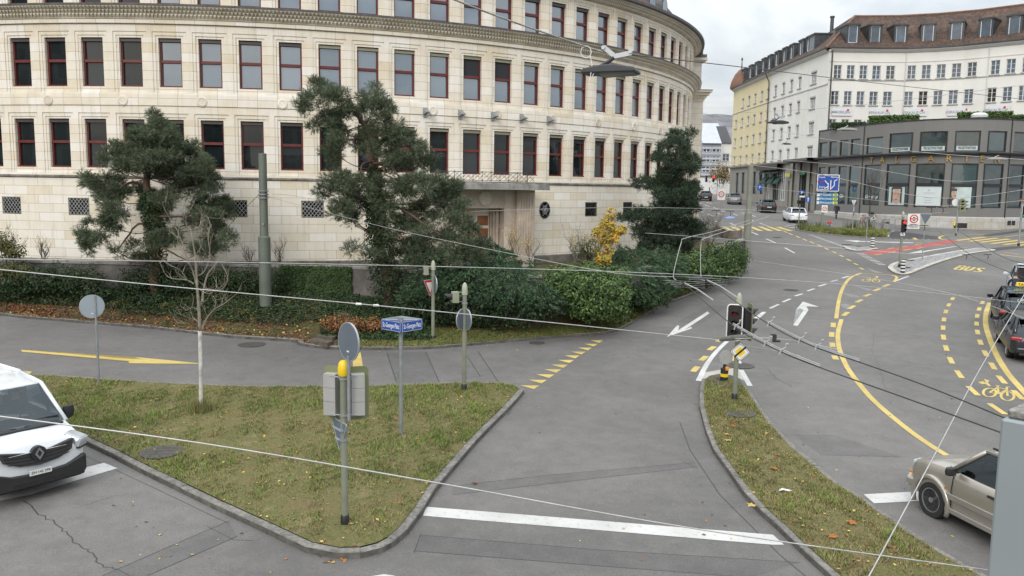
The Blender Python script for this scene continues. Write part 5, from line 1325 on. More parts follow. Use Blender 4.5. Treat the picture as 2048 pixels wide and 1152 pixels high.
def make_pine(name,label,cl,zf,off,Y,trunk,limbs,per,mats,K=13,nl=.11,nw=.014,al=.2,depth=1.0,ivy=None,seed=1,bark=None,group=None,w=(.5,.25,.25),base=None):
    t=thing(name,label, 'tree',tuple(base),group=group)
    ell=clump_pts(cl,zf,off,Y,seed,depth);P_,V,Fc=pine_crown(ell,per,K,nl,nw,al)
    npmesh('crown',V,Fc,mats,t,mi3(len(Fc),w,K),world=True)
    b=MB();limb(b,trunk,.26,.07,9);b.build('trunk',bark or M_BARKP,t,world=True,smooth='all')
    for L_,r0,r1 in limbs: b=MB();limb(b,L_,r0*.75,r1*.75);b.build('limb',bark or M_BARKP,t,world=True,smooth='all')
    b=MB();tp=[Vector(p) for p in trunk];rr=random.Random(seed)
    for c,wr,hr,dn in ell:
        if rr.random() < .5:
            c=Vector(c);a=min(tp[1:],key=lambda q: (q-c).length+max(0,q.z-c.z)*1.5);mid=a.lerp(c,.5)+Vector((0,0,-.1-.12*rr.random()))*(c-a).length*.6;limb(b,[a,mid,c],.024,.008,5)
    b.build('twigs',bark or M_BARKP,t,world=True)
    if ivy: V,Fc=ivy_on(*ivy);npmesh('ivy',V,Fc,IVY,t,mi3(len(Fc),(.45,.2,.35)),world=True)
    return t
zA=lambda x,y,Y: at_y(120+x/2.7425,200+y/2.7425,Y)
YA=33.6;bA=bankpt(316,.82)
clA=[(520,120,30,50),(520,170,60,60),(600,180,40,60),(430,200,50,45),(540,240,90,60),(640,260,60,45),(300,290,55,50),(235,325,35,25),(400,300,90,55),(720,250,38,40),(560,330,110,55),(690,340,85,55),(785,345,38,32),(170,445,50,35),(140,430,22,20),(260,470,70,45),(250,540,65,45),(340,520,60,45),(300,610,65,45),(265,680,55,45),(640,415,90,45),(760,425,90,45),(850,455,38,32),(720,490,90,45),(540,400,70,35),(470,500,50,45),(520,580,70,55),(590,555,70,35),(830,570,75,45),(900,595,50,42),(780,640,75,45),(870,680,60,42),(925,750,42,28),(850,790,55,40),(780,825,65,34),(150,715,42,42),(160,795,45,42),(210,770,38,38),(330,830,50,25,.45),(400,795,45,35,.45),(420,855,65,30,.6),(540,680,50,55),(620,745,45,35),(520,770,38,50),(460,370,55,40),(350,380,60,40)]
tr=[bA-Vector((0,0,.2)),zA(520,900,YA),zA(520,720,YA),zA(500,560,YA),zA(480,430,YA),zA(510,280,YA),zA(520,130,YA)]
make_pine('pine_tree', 'broad dark pine with ivy-clad trunk left of the green tram mast',clA,2.7425,(120,200),YA,tr,
          [([zA(510,700,YA),zA(430,680,YA-.3),zA(370,750,YA-.6),zA(320,820,YA-.8)],.07,.03),([zA(530,780,YA),zA(600,830,YA-.4),zA(680,870,YA-.6)],.07,.03),([zA(480,480,YA),zA(400,450,YA-.4),zA(330,480,YA-.9)],.09,.03),([zA(490,560,YA),zA(640,500,YA-.5),zA(740,480,YA-1)],.09,.03),([zA(510,640,YA),zA(650,640,YA-.5),zA(800,640,YA-1)],.08,.03)],
          240,PINE,seed=3,ivy=([bA,zA(525,880,YA),zA(520,720,YA),zA(500,600,YA),zA(480,500,YA)],[.55,.42,.42,.4,.3],4200,.10),base=bA,depth=1.1)
zB=lambda x,y,Y: at_y(580+x/2.305,150+y/2.305,Y)
YB_=32.0;bB=bankpt(786,.75)
clB=[(150,85,70,42),(85,130,45,42),(215,110,45,42),(130,45,22,22),(385,70,18,22),(200,180,75,45),(150,230,50,32),(385,140,60,50),(430,175,45,42),(340,150,30,30),(460,240,55,45),(380,255,50,35),(230,300,42,42),(200,360,42,40),(240,250,42,35),(520,285,50,32),(350,320,50,35),(560,335,50,30),(460,320,65,35),(370,355,50,30),(520,410,65,45),(600,400,45,42),(640,375,32,22),(480,375,45,32),(220,480,75,32),(165,540,42,32),(260,545,65,42),(230,620,65,32),(290,665,42,30),(330,500,45,42),(300,600,55,32),(550,500,75,32),(640,500,75,38),(720,520,60,38),(700,580,75,42),(770,600,42,42),(520,560,65,32),(600,620,65,34),(700,650,75,32),(800,680,42,32),(840,715,36,32),(430,600,50,50),(420,520,42,42),(560,680,75,32),(480,700,60,42),(310,805,45,28,.5),(350,830,40,25,.5),(460,800,55,42),(560,780,75,34),(660,740,75,34),(760,780,70,42),(850,800,50,42),(530,840,55,34),(880,840,36,34),(620,830,80,36),(720,850,80,36)]
tb=[bB-Vector((0,0,.2)),zB(440,900,YB_),zB(405,740,YB_),zB(385,580,YB_),zB(385,440,YB_),zB(360,300,YB_),zB(340,230,YB_),zB(300,160,YB_),zB(270,110,YB_)]
make_pine('pine_tree', 'tall leaning pine with reddish bare limbs in front of the entrance canopy',clB,2.305,(580,150),YB_,tb,
          [([zB(345,240,YB_),zB(380,230,YB_-.3),zB(410,180,YB_-.4)],.06,.02),([zB(385,410,YB_-.3),zB(430,405,YB_-.9),zB(470,430,YB_-1.1),zB(500,465,YB_-1.3)],.08,.045),([zB(385,410,YB_-.3),zB(430,420,YB_-.8),zB(440,460,YB_-1.0),zB(490,480,YB_-1.2)],.06,.035),([zB(380,400,YB_-.3),zB(335,410,YB_-.8),zB(325,460,YB_-.9)],.06,.03),
           ([zB(395,560,YB_),zB(520,620,YB_-.8),zB(620,690,YB_-1.3),zB(700,740,YB_-1.5)],.08,.03),([zB(395,700,YB_),zB(350,760,YB_-.4),zB(310,800,YB_-.6)],.05,.02),([zB(270,120,YB_),zB(220,150,YB_),zB(150,170,YB_)],.06,.02),([zB(340,300,YB_),zB(270,300,YB_-.3),zB(215,350,YB_-.5)],.05,.02),([zB(390,600,YB_),zB(300,560,YB_-.4),zB(230,540,YB_-.8)],.06,.02)],
          190,PINE,seed=8,ivy=([bB,zB(450,930,YB_),zB(410,760,YB_),zB(395,640,YB_),zB(385,560,YB_),zB(390,430,YB_)],[.75,.7,.55,.38,.34,.28],6500,.10),base=bB,depth=1.0)
zC=lambda x,y,Y: at_y(1200+x/3.03,240+y/3.03,Y)
YC_=44.0;bC=at_y(1345,530,YC_)
clC=[(455,95,30,25),(535,85,32,22),(440,150,45,30),(520,180,45,32),(375,160,22,22),(370,230,40,32),(450,240,55,32),(550,260,35,42),(500,310,65,32),(410,320,55,32),(235,375,36,20),(300,400,50,30),(400,400,75,42),(500,400,75,42),(560,440,34,50),(480,470,75,42),(390,460,55,32),(550,520,42,42),(350,540,55,32),(250,570,70,26),(165,595,50,20),(320,620,65,42),(420,580,75,50),(430,660,75,50),(530,640,65,32),(610,655,36,28),(340,710,75,42),(245,680,42,32),(430,740,75,42),(550,700,42,42),(500,560,55,42),(300,760,60,40),(500,780,50,40)]
tcn_=[bC-Vector((0,0,1.5)),zC(430,800,YC_),zC(440,620,YC_),zC(450,450,YC_),zC(470,280,YC_),zC(490,110,YC_)]
make_pine('fir_tree', 'dark conical conifer at the right end of the stone facade',clC,3.03,(1200,240),YC_,tcn_,[([zC(440,640,YC_),zC(340,600,YC_-.5),zC(200,590,YC_-1)],.09,.03),([zC(440,520,YC_),zC(380,500,YC_-.5),zC(300,420,YC_-.8)],.07,.03)],
          190,PINED,seed=5,base=Vector((bC.x,bC.y,TZ)),depth=1.2,nl=.13,nw=.02,al=.24,bark=M_BARKD,w=(.5,.2,.3))
def shrub(name,label,ell,n,size,mats,w=(.5,.25,.25),cat='shrub',stems=5,base=None,shell=.62,asp=.6,bark=M_BARKD,group=None,droop=0,up=.3):
    base=Vector(base) if base is not None else Vector(ell[0][0])-Vector((0,0,ell[0][2]))
    t=thing(name,label,cat,tuple(base),group=group);Ps,Ns=[],[]
    tot=sum(e_[1]*e_[2] for e_ in ell)
    for e_ in ell:
        c,wr,hr=e_[:3];dp=e_[3] if len(e_) > 3 else wr;k=int(n*wr*hr/tot);q,d=inball(k,shell);bump_=1+.24*np.sin(q[:,0:1]*7+e_[1]*9)*np.sin(q[:,2:3]*8+2)+.15*RG.normal(size=(k,1))
        Ps.append(np.array(c)+q*np.array([wr,dp,hr])*bump_);Ns.append(d+np.array([0,-.2,up-droop]))
    P_,N_=np.concatenate(Ps),np.concatenate(Ns);V,Fc=leaves(P_,N_,size,asp);npmesh('foliage',V,Fc,mats,t,mi3(len(Fc),w),world=True)
    b=MB();rr=random.Random(int(n))
    for k in range(stems):
        e_=ell[k % len(ell)];c=Vector(e_[0]);p=base+Vector((rr.uniform(-.3,.3)*e_[1],rr.uniform(-.2,.2),-.05));limb(b,[p,p.lerp(c,.5)+Vector((rr.uniform(-.15,.15),0,.1)),c+Vector((rr.uniform(-.4,.4)*e_[1],0,rr.uniform(0,.5)*e_[2]))],.035,.01,5)
    b.build('stems',bark,t,world=True);return t
def E_(px,py,rx,ry,Y,dp=None):
    m=F/Y;return (tuple(at_y(px,py,Y)),rx/m,ry/m,dp if dp else rx/m)
def juniper(name,label,ell,n,base,mats=JUN,group=None):
    """layered fans of drooping sprays"""
    t=thing(name,label, 'shrub',tuple(base),group=group);Ps,As=[],[]
    tot=sum(e_[1]*e_[2] for e_ in ell)
    for c,wr,hr,dp in ell:
        k=int(n*wr*hr/tot);fans=max(3,k//26)
        q,d=inball(fans,.55);q[:,1]=-abs(q[:,1])*.9+.1;fc=np.array(c)+q*np.array([wr,dp,hr]);out_=unit(np.stack([q[:,0]*1.2,q[:,1]*1.0-.3,RG.normal(size=fans)*.18-.05],1))
        for f_,o_ in zip(fc,out_):
            sd_=np.cross(o_,[0,0,1]);kk=26;tt=RG.random((kk,1));ss=(RG.random((kk,1))-.5)*2*(.15+tt*.35*1.0)
            P_=f_+o_*(tt-.5)*.75+sd_*ss*.55+np.array([0,0,1])*(-.32*tt**2+.05*RG.normal(size=(kk,1))*.6)
            Ps.append(P_);As.append(unit(o_+sd_*ss*1.5+np.array([0,0,-.25])+RG.normal(size=(kk,3))*.15))
    P_,A=np.concatenate(Ps),np.concatenate(As);V,Fc=needle_tufts(P_,A,9,.085,.022,.16,.6);npmesh('foliage',V,Fc,mats,t,mi3(len(Fc),(.5,.28,.22),9),world=True)
    b=MB();rr=random.Random(n);base=Vector(base)
    for k in range(10): e_=ell[k % len(ell)];c=Vector(e_[0]);limb(b,[base,base.lerp(c,.5)+Vector((rr.uniform(-.2,.2),0,-.1)),c+Vector((rr.uniform(-.5,.5)*e_[1],0,-.1))],.05,.015,5)
    b.build('stems',M_BARKD,t,world=True);return t
jb=bankpt(960,.6)
juniper('juniper', 'spreading blue-green juniper with layered drooping sprays behind the two signal poles',[E_(880,565,60,38,30.8,1.0),E_(950,560,70,38,30.6,1.2),(E_(1020,570,75,32,30.4,1.2)),E_(1075,585,45,26,30.2,.9),E_(930,525,60,30,31.6,1.0),E_(1000,535,60,25,31.4,1.0),E_(860,520,45,30,31.6,.9),E_(840,585,35,30,30.9,.8)],8500,jb)
juniper('juniper', 'narrow juniper branch rising to a point in front of the entrance pier',[E_(985,500,26,18,33.2,.6),E_(1010,515,30,16,33.0,.6),E_(1040,530,34,14,32.8,.6),E_(975,485,14,12,33.4,.4)],1500,bankpt(1010,.98))
juniper('juniper', 'large rounded juniper below the dark conifer near the short green post',[E_(1270,520,60,30,37.5,1.4),E_(1320,530,50,32,38,1.4),E_(1250,555,50,34,36.5,1.3),E_(1300,560,50,34,36.8,1.3),E_(1335,510,34,24,38.5,1.0),E_(1262,556,36,26,34.3,.9),E_(1287,536,42,15,35.4,.7),E_(1240,505,35,18,38,1.0)],6500,bankpt(1295,.8))
shrub('ivy_thicket', 'dark tangled ivy thicket under the spreading juniper along the grass verge',[E_(880,620,60,34,30.8,.5),E_(950,625,60,34,30.6,.5),E_(1020,625,60,32,30.5,.5),E_(1080,618,38,28,30.6,.5),E_(830,610,40,32,31,.5)],9000,.10,IVY,(.45,.15,.4),base=bankpt(950,.45))
shrub('laurel_hedge', 'big rounded evergreen hedge with yellowish tips overhanging the verge kerb',[E_(1150,575,52,42,31.3,1.1),E_(1200,585,52,46,31.6,1.2),E_(1120,560,36,28,31.4,.9),E_(1225,600,36,40,31.8,1.0),E_(1180,548,45,22,32,.9),E_(1180,615,50,25,31,.8),E_(1235,560,30,30,32.6,.9)],17000,.105,LAU,(.5,.26,.24),base=bankpt(1185,.6))
shrub('laurel_hedge', 'low dark shrub at the foot of the large rounded juniper',[E_(1290,600,28,22,35,.7),E_(1320,590,26,20,36,.7),E_(1270,590,24,22,34.6,.7)],3000,.10,IVY,(.5,.2,.3),base=bankpt(1292,.4))
shrub('laurel_hedge', 'loose green hedge between the short green post and the tall grey mast',[E_(1390,530,34,30,41.5,1.2),E_(1430,520,36,30,45,1.2),E_(1465,512,30,30,48.5,1.2),E_(1415,548,34,20,42.5,1.0),E_(1450,540,34,18,45.5,1.0),E_(1350,540,30,34,39,1.0),E_(1480,520,14,24,50,.8)],12000,.13,LAU,(.45,.2,.35),base=bankpt(1425,.6))
shrub('dark_bush', 'olive bare-looking bush between the yellow maple and the small barred window',[E_(1180,495,22,24,35.5,.6),E_(1160,505,18,20,35.5,.6)],1500,.07,IVYO,(.5,.15,.35),base=at_y(1178,520,35.5))
shrub('ivy_mass', 'dark ivy mound climbing over the wall beneath the bare shrubs at the left edge',[E_(70,560,60,32,34.3,.5),E_(130,558,50,32,34.2,.5),E_(175,565,36,34,34.1,.5),E_(195,590,30,20,33.6,.5),E_(20,570,40,34,34.4,.5)],9500,.09,IVY,(.45,.2,.35),base=bankpt(110,.85))
shrub('ivy_mass', 'dark ivy mound at the foot of the broad pine',[E_(270,570,34,34,34.2,.5),E_(350,565,40,36,34.1,.5),E_(400,570,36,32,34.1,.5),E_(300,600,40,16,33.4,.4)],8500,.09,IVY,(.4,.12,.48),base=bankpt(330,.85))
shrub('ivy_mass', 'ivy growth covering the wall on both sides of the green tram mast',[E_(450,568,36,34,34.2,.45),E_(495,568,30,34,34.2,.45),E_(550,568,24,34,34.2,.4)],6500,.085,IVY,(.45,.25,.3),base=bankpt(490,.85))
t=thing('wall_ivy', 'neat green ivy clinging flat to the grey wall right of the tram mast', 'ivy',tuple(wallpt(640)))
n=7000;px=RG.uniform(560,703,n);v=RG.random(n);keep=v < np.clip((705-px)/12,0,1)+.9*(RG.random(n) < .9);px,v=px[keep],v[keep]
P_=np.array([tuple(wallpt(a,TZ-.75+b_*1.28)) for a,b_ in zip(px,v)]);P_[:,1] -= .06+.12*RG.random(len(P_));V,Fc=leaves(P_,np.tile([0,-1.0,.35],(len(P_),1)),.085);npmesh('foliage',V,Fc,[IVY[1],LAU[0],IVY[0]],t,mi3(len(Fc),(.4,.35,.25)),world=True)
b=MB()
for k in range(12): a=575+k*10;p=wallpt(a,TZ-.8);b.tube([p+Vector((0,-.05,0)),wallpt(a+rnd.uniform(-4,4),TZ)+Vector((0,-.04,0)),wallpt(a+rnd.uniform(-6,6),TZ+.45)+Vector((0,-.04,0))],.012,4)
b.build('stems',M_BARKD,t,world=True)
def on_bank(n,p0,p1,t0,t1):
    px=RG.uniform(p0,p1,n);tt=RG.uniform(t0,t1,n);g0=np.arange(-260,1491,15.0)
    A=np.array([tuple(vergept(x)) for x in g0]);Wp=np.array([tuple(wallpt(x)) for x in g0]);a=np.stack([np.interp(px,g0,A[:,k]) for k in range(3)],1);w=np.stack([np.interp(px,g0,Wp[:,k]) for k in range(3)],1)
    s_=tt*tt*(3-2*tt);P_=a+(w-a)*tt[:,None];z0=np.interp(a[:,1],GY,GZT)+.1;P_[:,2]=z0+(w[:,2]-z0)*s_;return P_
P1=on_bank(20000,-120,720,.42,1);P1[:,2] += .03+.10*RG.random(len(P1));V1,F1=leaves(P1,np.tile([0,-.3,1.0],(len(P1),1)),.10)
P2=on_bank(9000,240,600,.30,.95);P2[:,2] += .05+.12*RG.random(len(P2));V2,F2=leaves(P2,np.tile([0,-.3,1.0],(len(P2),1)),.09)
o=npmesh('ground_ivy',np.concatenate([V1,V2]),np.concatenate([F1,F2+len(V1)]),[IVY[0],IVYO[0],IVY[2],IVYO[1]],None,np.where(RG.random(len(F1)+len(F2)) < .06,3,mi3(len(F1)+len(F2),(.5,.15,.35))));tag(o, 'low dark ivy carpet spread over the bank behind the side road', 'ground cover',kind='stuff')
P3=on_bank(14000,640,860,.15,.95);P3[:,2] += .03+.1*RG.random(len(P3));V,Fc=leaves(P3,np.tile([0,-.2,1.0],(len(P3),1)),.09);o=npmesh('ground_ivy',V,Fc,[IVY[0],LAU[0],IVY[2]],None,mi3(len(Fc),(.5,.2,.3)));tag(o, 'green ivy carpet around the leaning pine foot', 'ground cover',kind='stuff')
P3=on_bank(14000,1240,1490,.12,.95);P3[:,2] += .03+.12*RG.random(len(P3));V,Fc=leaves(P3,np.tile([0,-.2,1.0],(len(P3),1)),.11);o=npmesh('ground_ivy',V,Fc,[IVYO[0],LAU[0],IVYO[1]],None,mi3(len(Fc),(.45,.35,.2)));tag(o, 'yellowish ground cover beside the main road kerb below the conifer', 'ground cover',kind='stuff')
LEAF=[leafm('fallen_leaf_orange',(.33,.13,.035)),leafm('fallen_leaf_brown',(.16,.085,.045)),leafm('fallen_leaf_yellow',(.50,.36,.10))]
P4=on_bank(3600,-120,620,.0,.42);P5=on_bank(900,20,110,.05,.4);P6=on_bank(1500,620,1330,.0,.6);P7=on_bank(800,1240,1480,0,.4)
P4=np.concatenate([P4,P5,P6,P7]);P4[:,2] += .02+.03*RG.random(len(P4));V,Fc=leaves(P4,np.tile([0,0,1.0],(len(P4),1)),.085,.7);o=npmesh('fallen_leaves',V,Fc,LEAF,None,mi3(len(Fc),(.09,.86,.05)));tag(o, 'brown and orange fallen leaves strewn along the bank and verge', 'leaves',kind='stuff')
GR=[leafm('grass_blade',(0.122,0.163,0.046),.9,.3,1.0),leafm('dry_grass_blade',(0.268,0.224,0.112),.9,.3,1.0),leafm('moss_green_blade',(0.176,0.229,0.059),.9,.3,1.0),leafm('brown_thatch',(0.189,0.139,0.082),.9,.3,1.0)]
def blades(P_,h,w,lean=.9):
    n=len(P_);a=RG.random(n)*2*PI;d=np.stack([np.cos(a),np.sin(a),np.zeros(n)],1);s_=np.stack([-np.sin(a),np.cos(a),np.zeros(n)],1);hh=(h*(.4+.9*RG.random((n,1))));A=P_-s_*w/2;B=P_+s_*w/2;T_=P_+d*hh*lean*RG.random((n,1))+np.array([0,0,1])*hh
    V=np.stack([A,B,T_],1).reshape(-1,3);return V,np.arange(len(V)).reshape(-1,3)
def inside(poly,pts):
    x,y=pts[:,0],pts[:,1];ins=np.zeros(len(pts),bool);n=len(poly);j=n-1
    for i in range(n):
        xi,yi,xj,yj=poly[i].x,poly[i].y,poly[j].x,poly[j].y;c=((yi > y) != (yj > y)) & (x < (xj-xi)*(y-yi)/(yj-yi+1e-12)+xi);ins ^= c;j=i
    return ins
def noise2(x,y,s,seed=0):
    r_=np.random.default_rng(seed);v=np.zeros(len(x))
    for k in range(7):
        a=r_.random()*2*PI;f=s*(1.0+.7*k);v += np.sin((x*math.cos(a)+y*math.sin(a))*f+r_.random()*6.28)/(1+.35*k)
    return v/3
def grass_on(name,label,poly,n,dz,h=.055,w=.014,ymax=60,near=True,dry=0.0):
    xs=[p.x for p in poly];ys=[p.y for p in poly];P_=np.stack([RG.uniform(min(xs),max(xs),n*3),RG.uniform(min(ys),min(max(ys),ymax),n*3)],1)
    P_=P_[inside(poly,P_)][:n];z=np.interp(P_[:,1],GY,GZT)+dz;nz=noise2(P_[:,0],P_[:,1],.7,3)+.9*noise2(P_[:,0],P_[:,1],3.3,5)+.8*noise2(P_[:,0],P_[:,1],11,6);keep=RG.random(len(P_)) < np.clip(.68+.6*nz,.08,1)
    P_,z,nz=P_[keep],z[keep],nz[keep];V,Fc=blades(np.stack([P_[:,0],P_[:,1],z],1),h*np.clip(1+.7*nz,.5,2.2)[:,None],w,1.6);rr=RG.random(len(Fc))
    mi=np.where(rr < .26+.30*nz-dry*.4,2,np.where(rr < .52+.3*nz-dry*.4,0,np.where(rr < .74+.1*nz,1,3)));o=npmesh(name,V,Fc,GR,None,mi);return tag(o,label, 'grass',kind='stuff')
grass_on('grass', 'short patchy green and straw coloured grass on the large triangular island',kin,150000,KH+.01,.05,.016)
far_y=lambda P_,a,b_: P_
grass_on('grass', 'patchy grass of the long curved island, browner towards the near end',[p for p in lin if True],95000,KH+.005,.05,.016,dry=.35)
grass_on('grass', 'ragged grass of the distant planted island',q3,26000,.095,.22,.05,200)
Pg=on_bank(42000,690,1345,.0,.42);V,Fc=blades(Pg,.07,.02,1.4);o=npmesh('grass',V,Fc,GR,None,np.where(RG.random(len(Fc)) < .5,0,np.where(RG.random(len(Fc)) < .5,1,2)));tag(o, 'mown grass verge strip between the side road kerb and the hedges', 'grass',kind='stuff')
def scatter_px(n,x0,x1,y0,y1,dz):
    return np.array([tuple(g(RG.uniform(x0,x1),RG.uniform(y0,y1),dz)) for _ in range(n)])
Ls=[]
for poly,n,dz in ((kin,620,KH+.035),(lin,300,KH+.035)):
    xs=[p.x for p in poly];ys=[p.y for p in poly];P_=np.stack([RG.uniform(min(xs),max(xs),n*4),RG.uniform(min(ys),max(ys),n*4)],1);P_=P_[inside(poly,P_)][:n];Ls.append(np.stack([P_[:,0],P_[:,1],np.interp(P_[:,1],GY,GZT)+dz],1))
for n,a in ((34,(30,1500,690,760)),(40,(200,620,930,1150)),(26,(640,700,1110,1125)),(30,(1390,1500,800,1080)),(50,(1500,1950,700,1100)),(14,(900,1400,760,1150))): Ls.append(scatter_px(n,*a,.012))
P_=np.concatenate(Ls);V,Fc=leaves(P_,np.tile([0,0,1.0],(len(P_),1)),.062,.75,jit=.35);o=npmesh('fallen_leaves',V,Fc,LEAF,None,mi3(len(Fc),(.22,.38,.40)));tag(o, 'scattered yellow and brown leaves on the grass islands and asphalt', 'leaves',kind='stuff')
for (x,y) in ((z8(300,388)),(z8(465,388)),(z8(418,402)),(z8(530,535)),(z8(510,605)),(z8(905,880)),(z8(808,950)),(z8(1100,1003)),(z8(845,772)),(z8(1120,1030)),(z8(395,792)),z8(275,432),z8(275,462),(950,967)):
    p=g(x,y,KH+.03 if x != 950 else .01);b=MB();a0=rnd.random()*6;s_=rnd.uniform(.08,.12)
    pts=[Vector((math.cos(a0+k*PI/5)*s_*(1 if k % 2 == 0 else .5),math.sin(a0+k*PI/5)*s_*(1 if k % 2 == 0 else .5),rnd.uniform(0,.03))) for k in range(10)]
    b.add([(0,0,.0)]+pts,[(0,k+1,(k+1) % 10+1) for k in range(10)]);o=b.build('maple_leaf',LEAF[rnd.choice((0,0,2,1))]);o.location=p;tag(o, 'single large fallen maple leaf lying on the long grass island' if x != 950 else 'single orange leaf lying on the asphalt beyond the stop line', 'leaf', 'large fallen maple leaves')
p=g(*z8(565,716),KH+.04);b=MB();b.add([(-.14,-.03,0),(-.05,.05,.03),(.06,.02,.02),(.15,.0,0),(.05,-.06,.01),(-.04,-.05,.03)],[(0,1,2,3,4,5)]);o=b.build('litter',M_WF);o.location=p;tag(o, 'crumpled white piece of litter on the long grass island', 'litter')
def grow(b,p,d,L_,r,lvl,rr,up=.25,spread=.7,nch=3,leafp=None,wob=.18):
    pts=[p];n=4;q=p.copy();dd=d.copy()
    for k in range(n): dd=(dd+Vector((rr.uniform(-wob,wob),rr.uniform(-wob,wob),rr.uniform(-wob*.5,wob)+up*.12))).normalized();q=q+dd*L_/n;pts.append(q.copy())
    b.tube(pts,[r*(1-.45*k/n) for k in range(n+1)],5 if lvl > 1 else 4)
    if leafp is not None and lvl <= 1: leafp += pts[1:]
    if lvl == 0: return
    for c in range(nch):
        t_=rr.uniform(.3,1.0) if c else 1.0;k=min(n,max(1,int(t_*n)));o=pts[k];x=Vector((rr.uniform(-1,1),rr.uniform(-1,1),rr.uniform(-.3,.7))).normalized();nd_=(dd*(1-spread*.5)+x*spread+Vector((0,0,up))).normalized()
        grow(b,o,nd_,L_*rr.uniform(.55,.8),r*.55,lvl-1,rr,up,spread,nch,leafp,wob)
z9=lambda x,y,Y: at_y(280+x/2.504,380+y/2.504,Y)
p0=g(402,822,KH);Yt=p0.y;t=thing('young_tree', 'bare young tree with whitewashed lower trunk standing on the triangular island', 'tree',tuple(p0))
tp=[p0,z9(304,900,Yt),z9(300,705,Yt)];b=MB();b.tube(smooth(tp,5),[.052]*3+[.048]*8,9);b.build('whitewashed_trunk',stone('whitewash',(.34,.32,.29),(.62,.61,.58),7,.5),t,world=True,smooth='all')
b=MB();up_=[z9(300,705,Yt),z9(294,580,Yt),z9(285,470,Yt),z9(278,350,Yt),z9(262,240,Yt),z9(252,190,Yt)];b.tube(smooth(up_,4),list(np.linspace(.046,.014,21)),8);b.build('trunk',M_TWIG,t,world=True,smooth='all')
rr=random.Random(12)
for path,r0 in (([(312,695),(330,650),(370,600),(420,570),(470,530)],.035),([(312,560),(318,500),(340,420),(380,370),(375,340)],.045),([(290,660),(260,640),(235,665),(180,665)],.02),([(300,620),(270,590),(225,605)],.012),([(270,470),(230,450),(140,435),(95,350)],.022),([(282,470),(262,400),(240,350),(190,210),(130,110),(110,60)],.026),([(285,430),(320,410),(350,330),(340,230),(360,170)],.02),
                 ([(265,260),(290,200),(330,130),(360,190)],.018),([(320,490),(400,500),(440,450),(420,390)],.018),([(262,240),(230,160),(250,90)],.014),([(300,500),(350,520),(390,480)],.014),([(370,600),(380,560),(365,530)],.012),([(245,460),(200,400),(150,380)],.014),([(278,350),(225,330),(190,260),(195,200)],.014),([(276,330),(310,270),(305,180)],.013)):
    b=MB();dy=rr.uniform(-.7,.7);n=len(path);pp=[z9(x,y,Yt+dy*(i/(n-1))) for i,(x,y) in enumerate(path)];pp=smooth(pp,4);b.tube(pp,list(np.linspace(r0*.75,.005,len(pp))),5)
    for k in range(3,len(pp)-1,2):
        d=(pp[k+1]-pp[k-1]).normalized();x=Vector((rr.uniform(-1,1),rr.uniform(-1,1),rr.uniform(-.1,.9))).normalized();grow(b,pp[k],(d*.5+x).normalized(),rr.uniform(.18,.42),.008,1,rr,.3,.8,2)
    b.build('branch',M_TWIG,t,world=True)
P_=np.array(tuple(p0))+np.stack([RG.normal(size=700)*.16,RG.normal(size=700)*.16,np.zeros(700)],1);V,Fc=blades(P_,.35,.012,.8);npmesh('grass_tuft',V,Fc,GR[:2],t,RG.integers(0,2,len(Fc)),world=True)
def bare_shrub(name,label,px,py,Y,H,n,lvl=3,r=.02,bark=M_BARKD,leaf=None,lp=0,lsize=.07,cat='shrub',spread=.75,base=None,up=.35):
    p=base or at_y(px,py,Y);t=thing(name,label,cat,tuple(p));rr=random.Random(int(px*7));b=MB();lf=[]
    for k in range(n): a=rr.random()*6.28;grow(b,Vector(p),Vector((math.cos(a)*.45,math.sin(a)*.45,1)).normalized(),H*rr.uniform(.4,.6),r,lvl,rr,up,spread,3,lf)
    b.build('branches',bark,t,world=True)
    if leaf and lp:
        P_=np.array([tuple(x) for x in lf]);P_=P_[RG.integers(0,len(P_),lp)]+RG.normal(size=(lp,3))*.08;V,Fc=leaves(P_,np.tile([0,-.5,.6],(lp,1)),lsize,.8);npmesh('foliage',V,Fc,leaf,t,mi3(len(Fc),(.5,.3,.2)),world=True)
    return t
bare_shrub('bare_shrub', 'leafless grey shrub under the leftmost barred window',25,530,35.6,1.5,6)
bare_shrub('bare_shrub', 'leafless low shrub left of the broad pine, before the greenish stone course',85,525,35.6,1.0,5)
bare_shrub('bare_shrub', 'leafless spreading shrub just right of the green tram mast',560,530,35.2,.95,4)
bare_shrub('bare_shrub', 'small leafless shrub just left of the green tram mast',500,530,35.2,.8,4)
bare_shrub('bare_shrub', 'twiggy shrub with few pale leaves below the oval window',1150,522,34.5,1.3,7,leaf=YELL,lp=60,bark=M_BARK)
bare_shrub('rose_bush', 'leggy shrub with sparse yellow leaves in front of the entrance pier',1030,520,34.0,1.25,5,leaf=YELL,lsize=.05,lp=150,bark=M_BARK)
bare_shrub('rose_bush', 'arching shrub with yellowing leaves right of the entrance pier',1060,525,34.0,1.1,4,leaf=YELL,lsize=.05,lp=120,bark=M_BARK,spread=.9)
bare_shrub('bare_shrub', 'sprawling leafless shrub beside the curved garden wall and the grey mast',1420,500,50,2.2,9,lvl=4,bark=M_BARK,spread=.95,up=.15,r=.03)
bare_shrub('bare_shrub', 'leafless shrub left of the garden wall behind the conifer',1385,500,49,2.0,7,lvl=4,bark=M_BARK,spread=.95,up=.15,r=.03)
t=bare_shrub('yellow_maple', 'small maple in bright yellow autumn leaf before the barred windows',1212,530,35.6,2.0,4,lvl=3,bark=M_BARK,leaf=None,spread=.4,cat='tree')
ell=[E_(1215,450,18,20,35.6,.35),E_(1222,428,13,14,35.6,.25),E_(1200,470,20,18,35.4,.35),E_(1236,460,18,12,35.5,.3),E_(1210,495,22,22,35.4,.4),E_(1205,520,18,16,35.2,.35),E_(1224,480,16,16,35.4,.3)]
Ps=[]
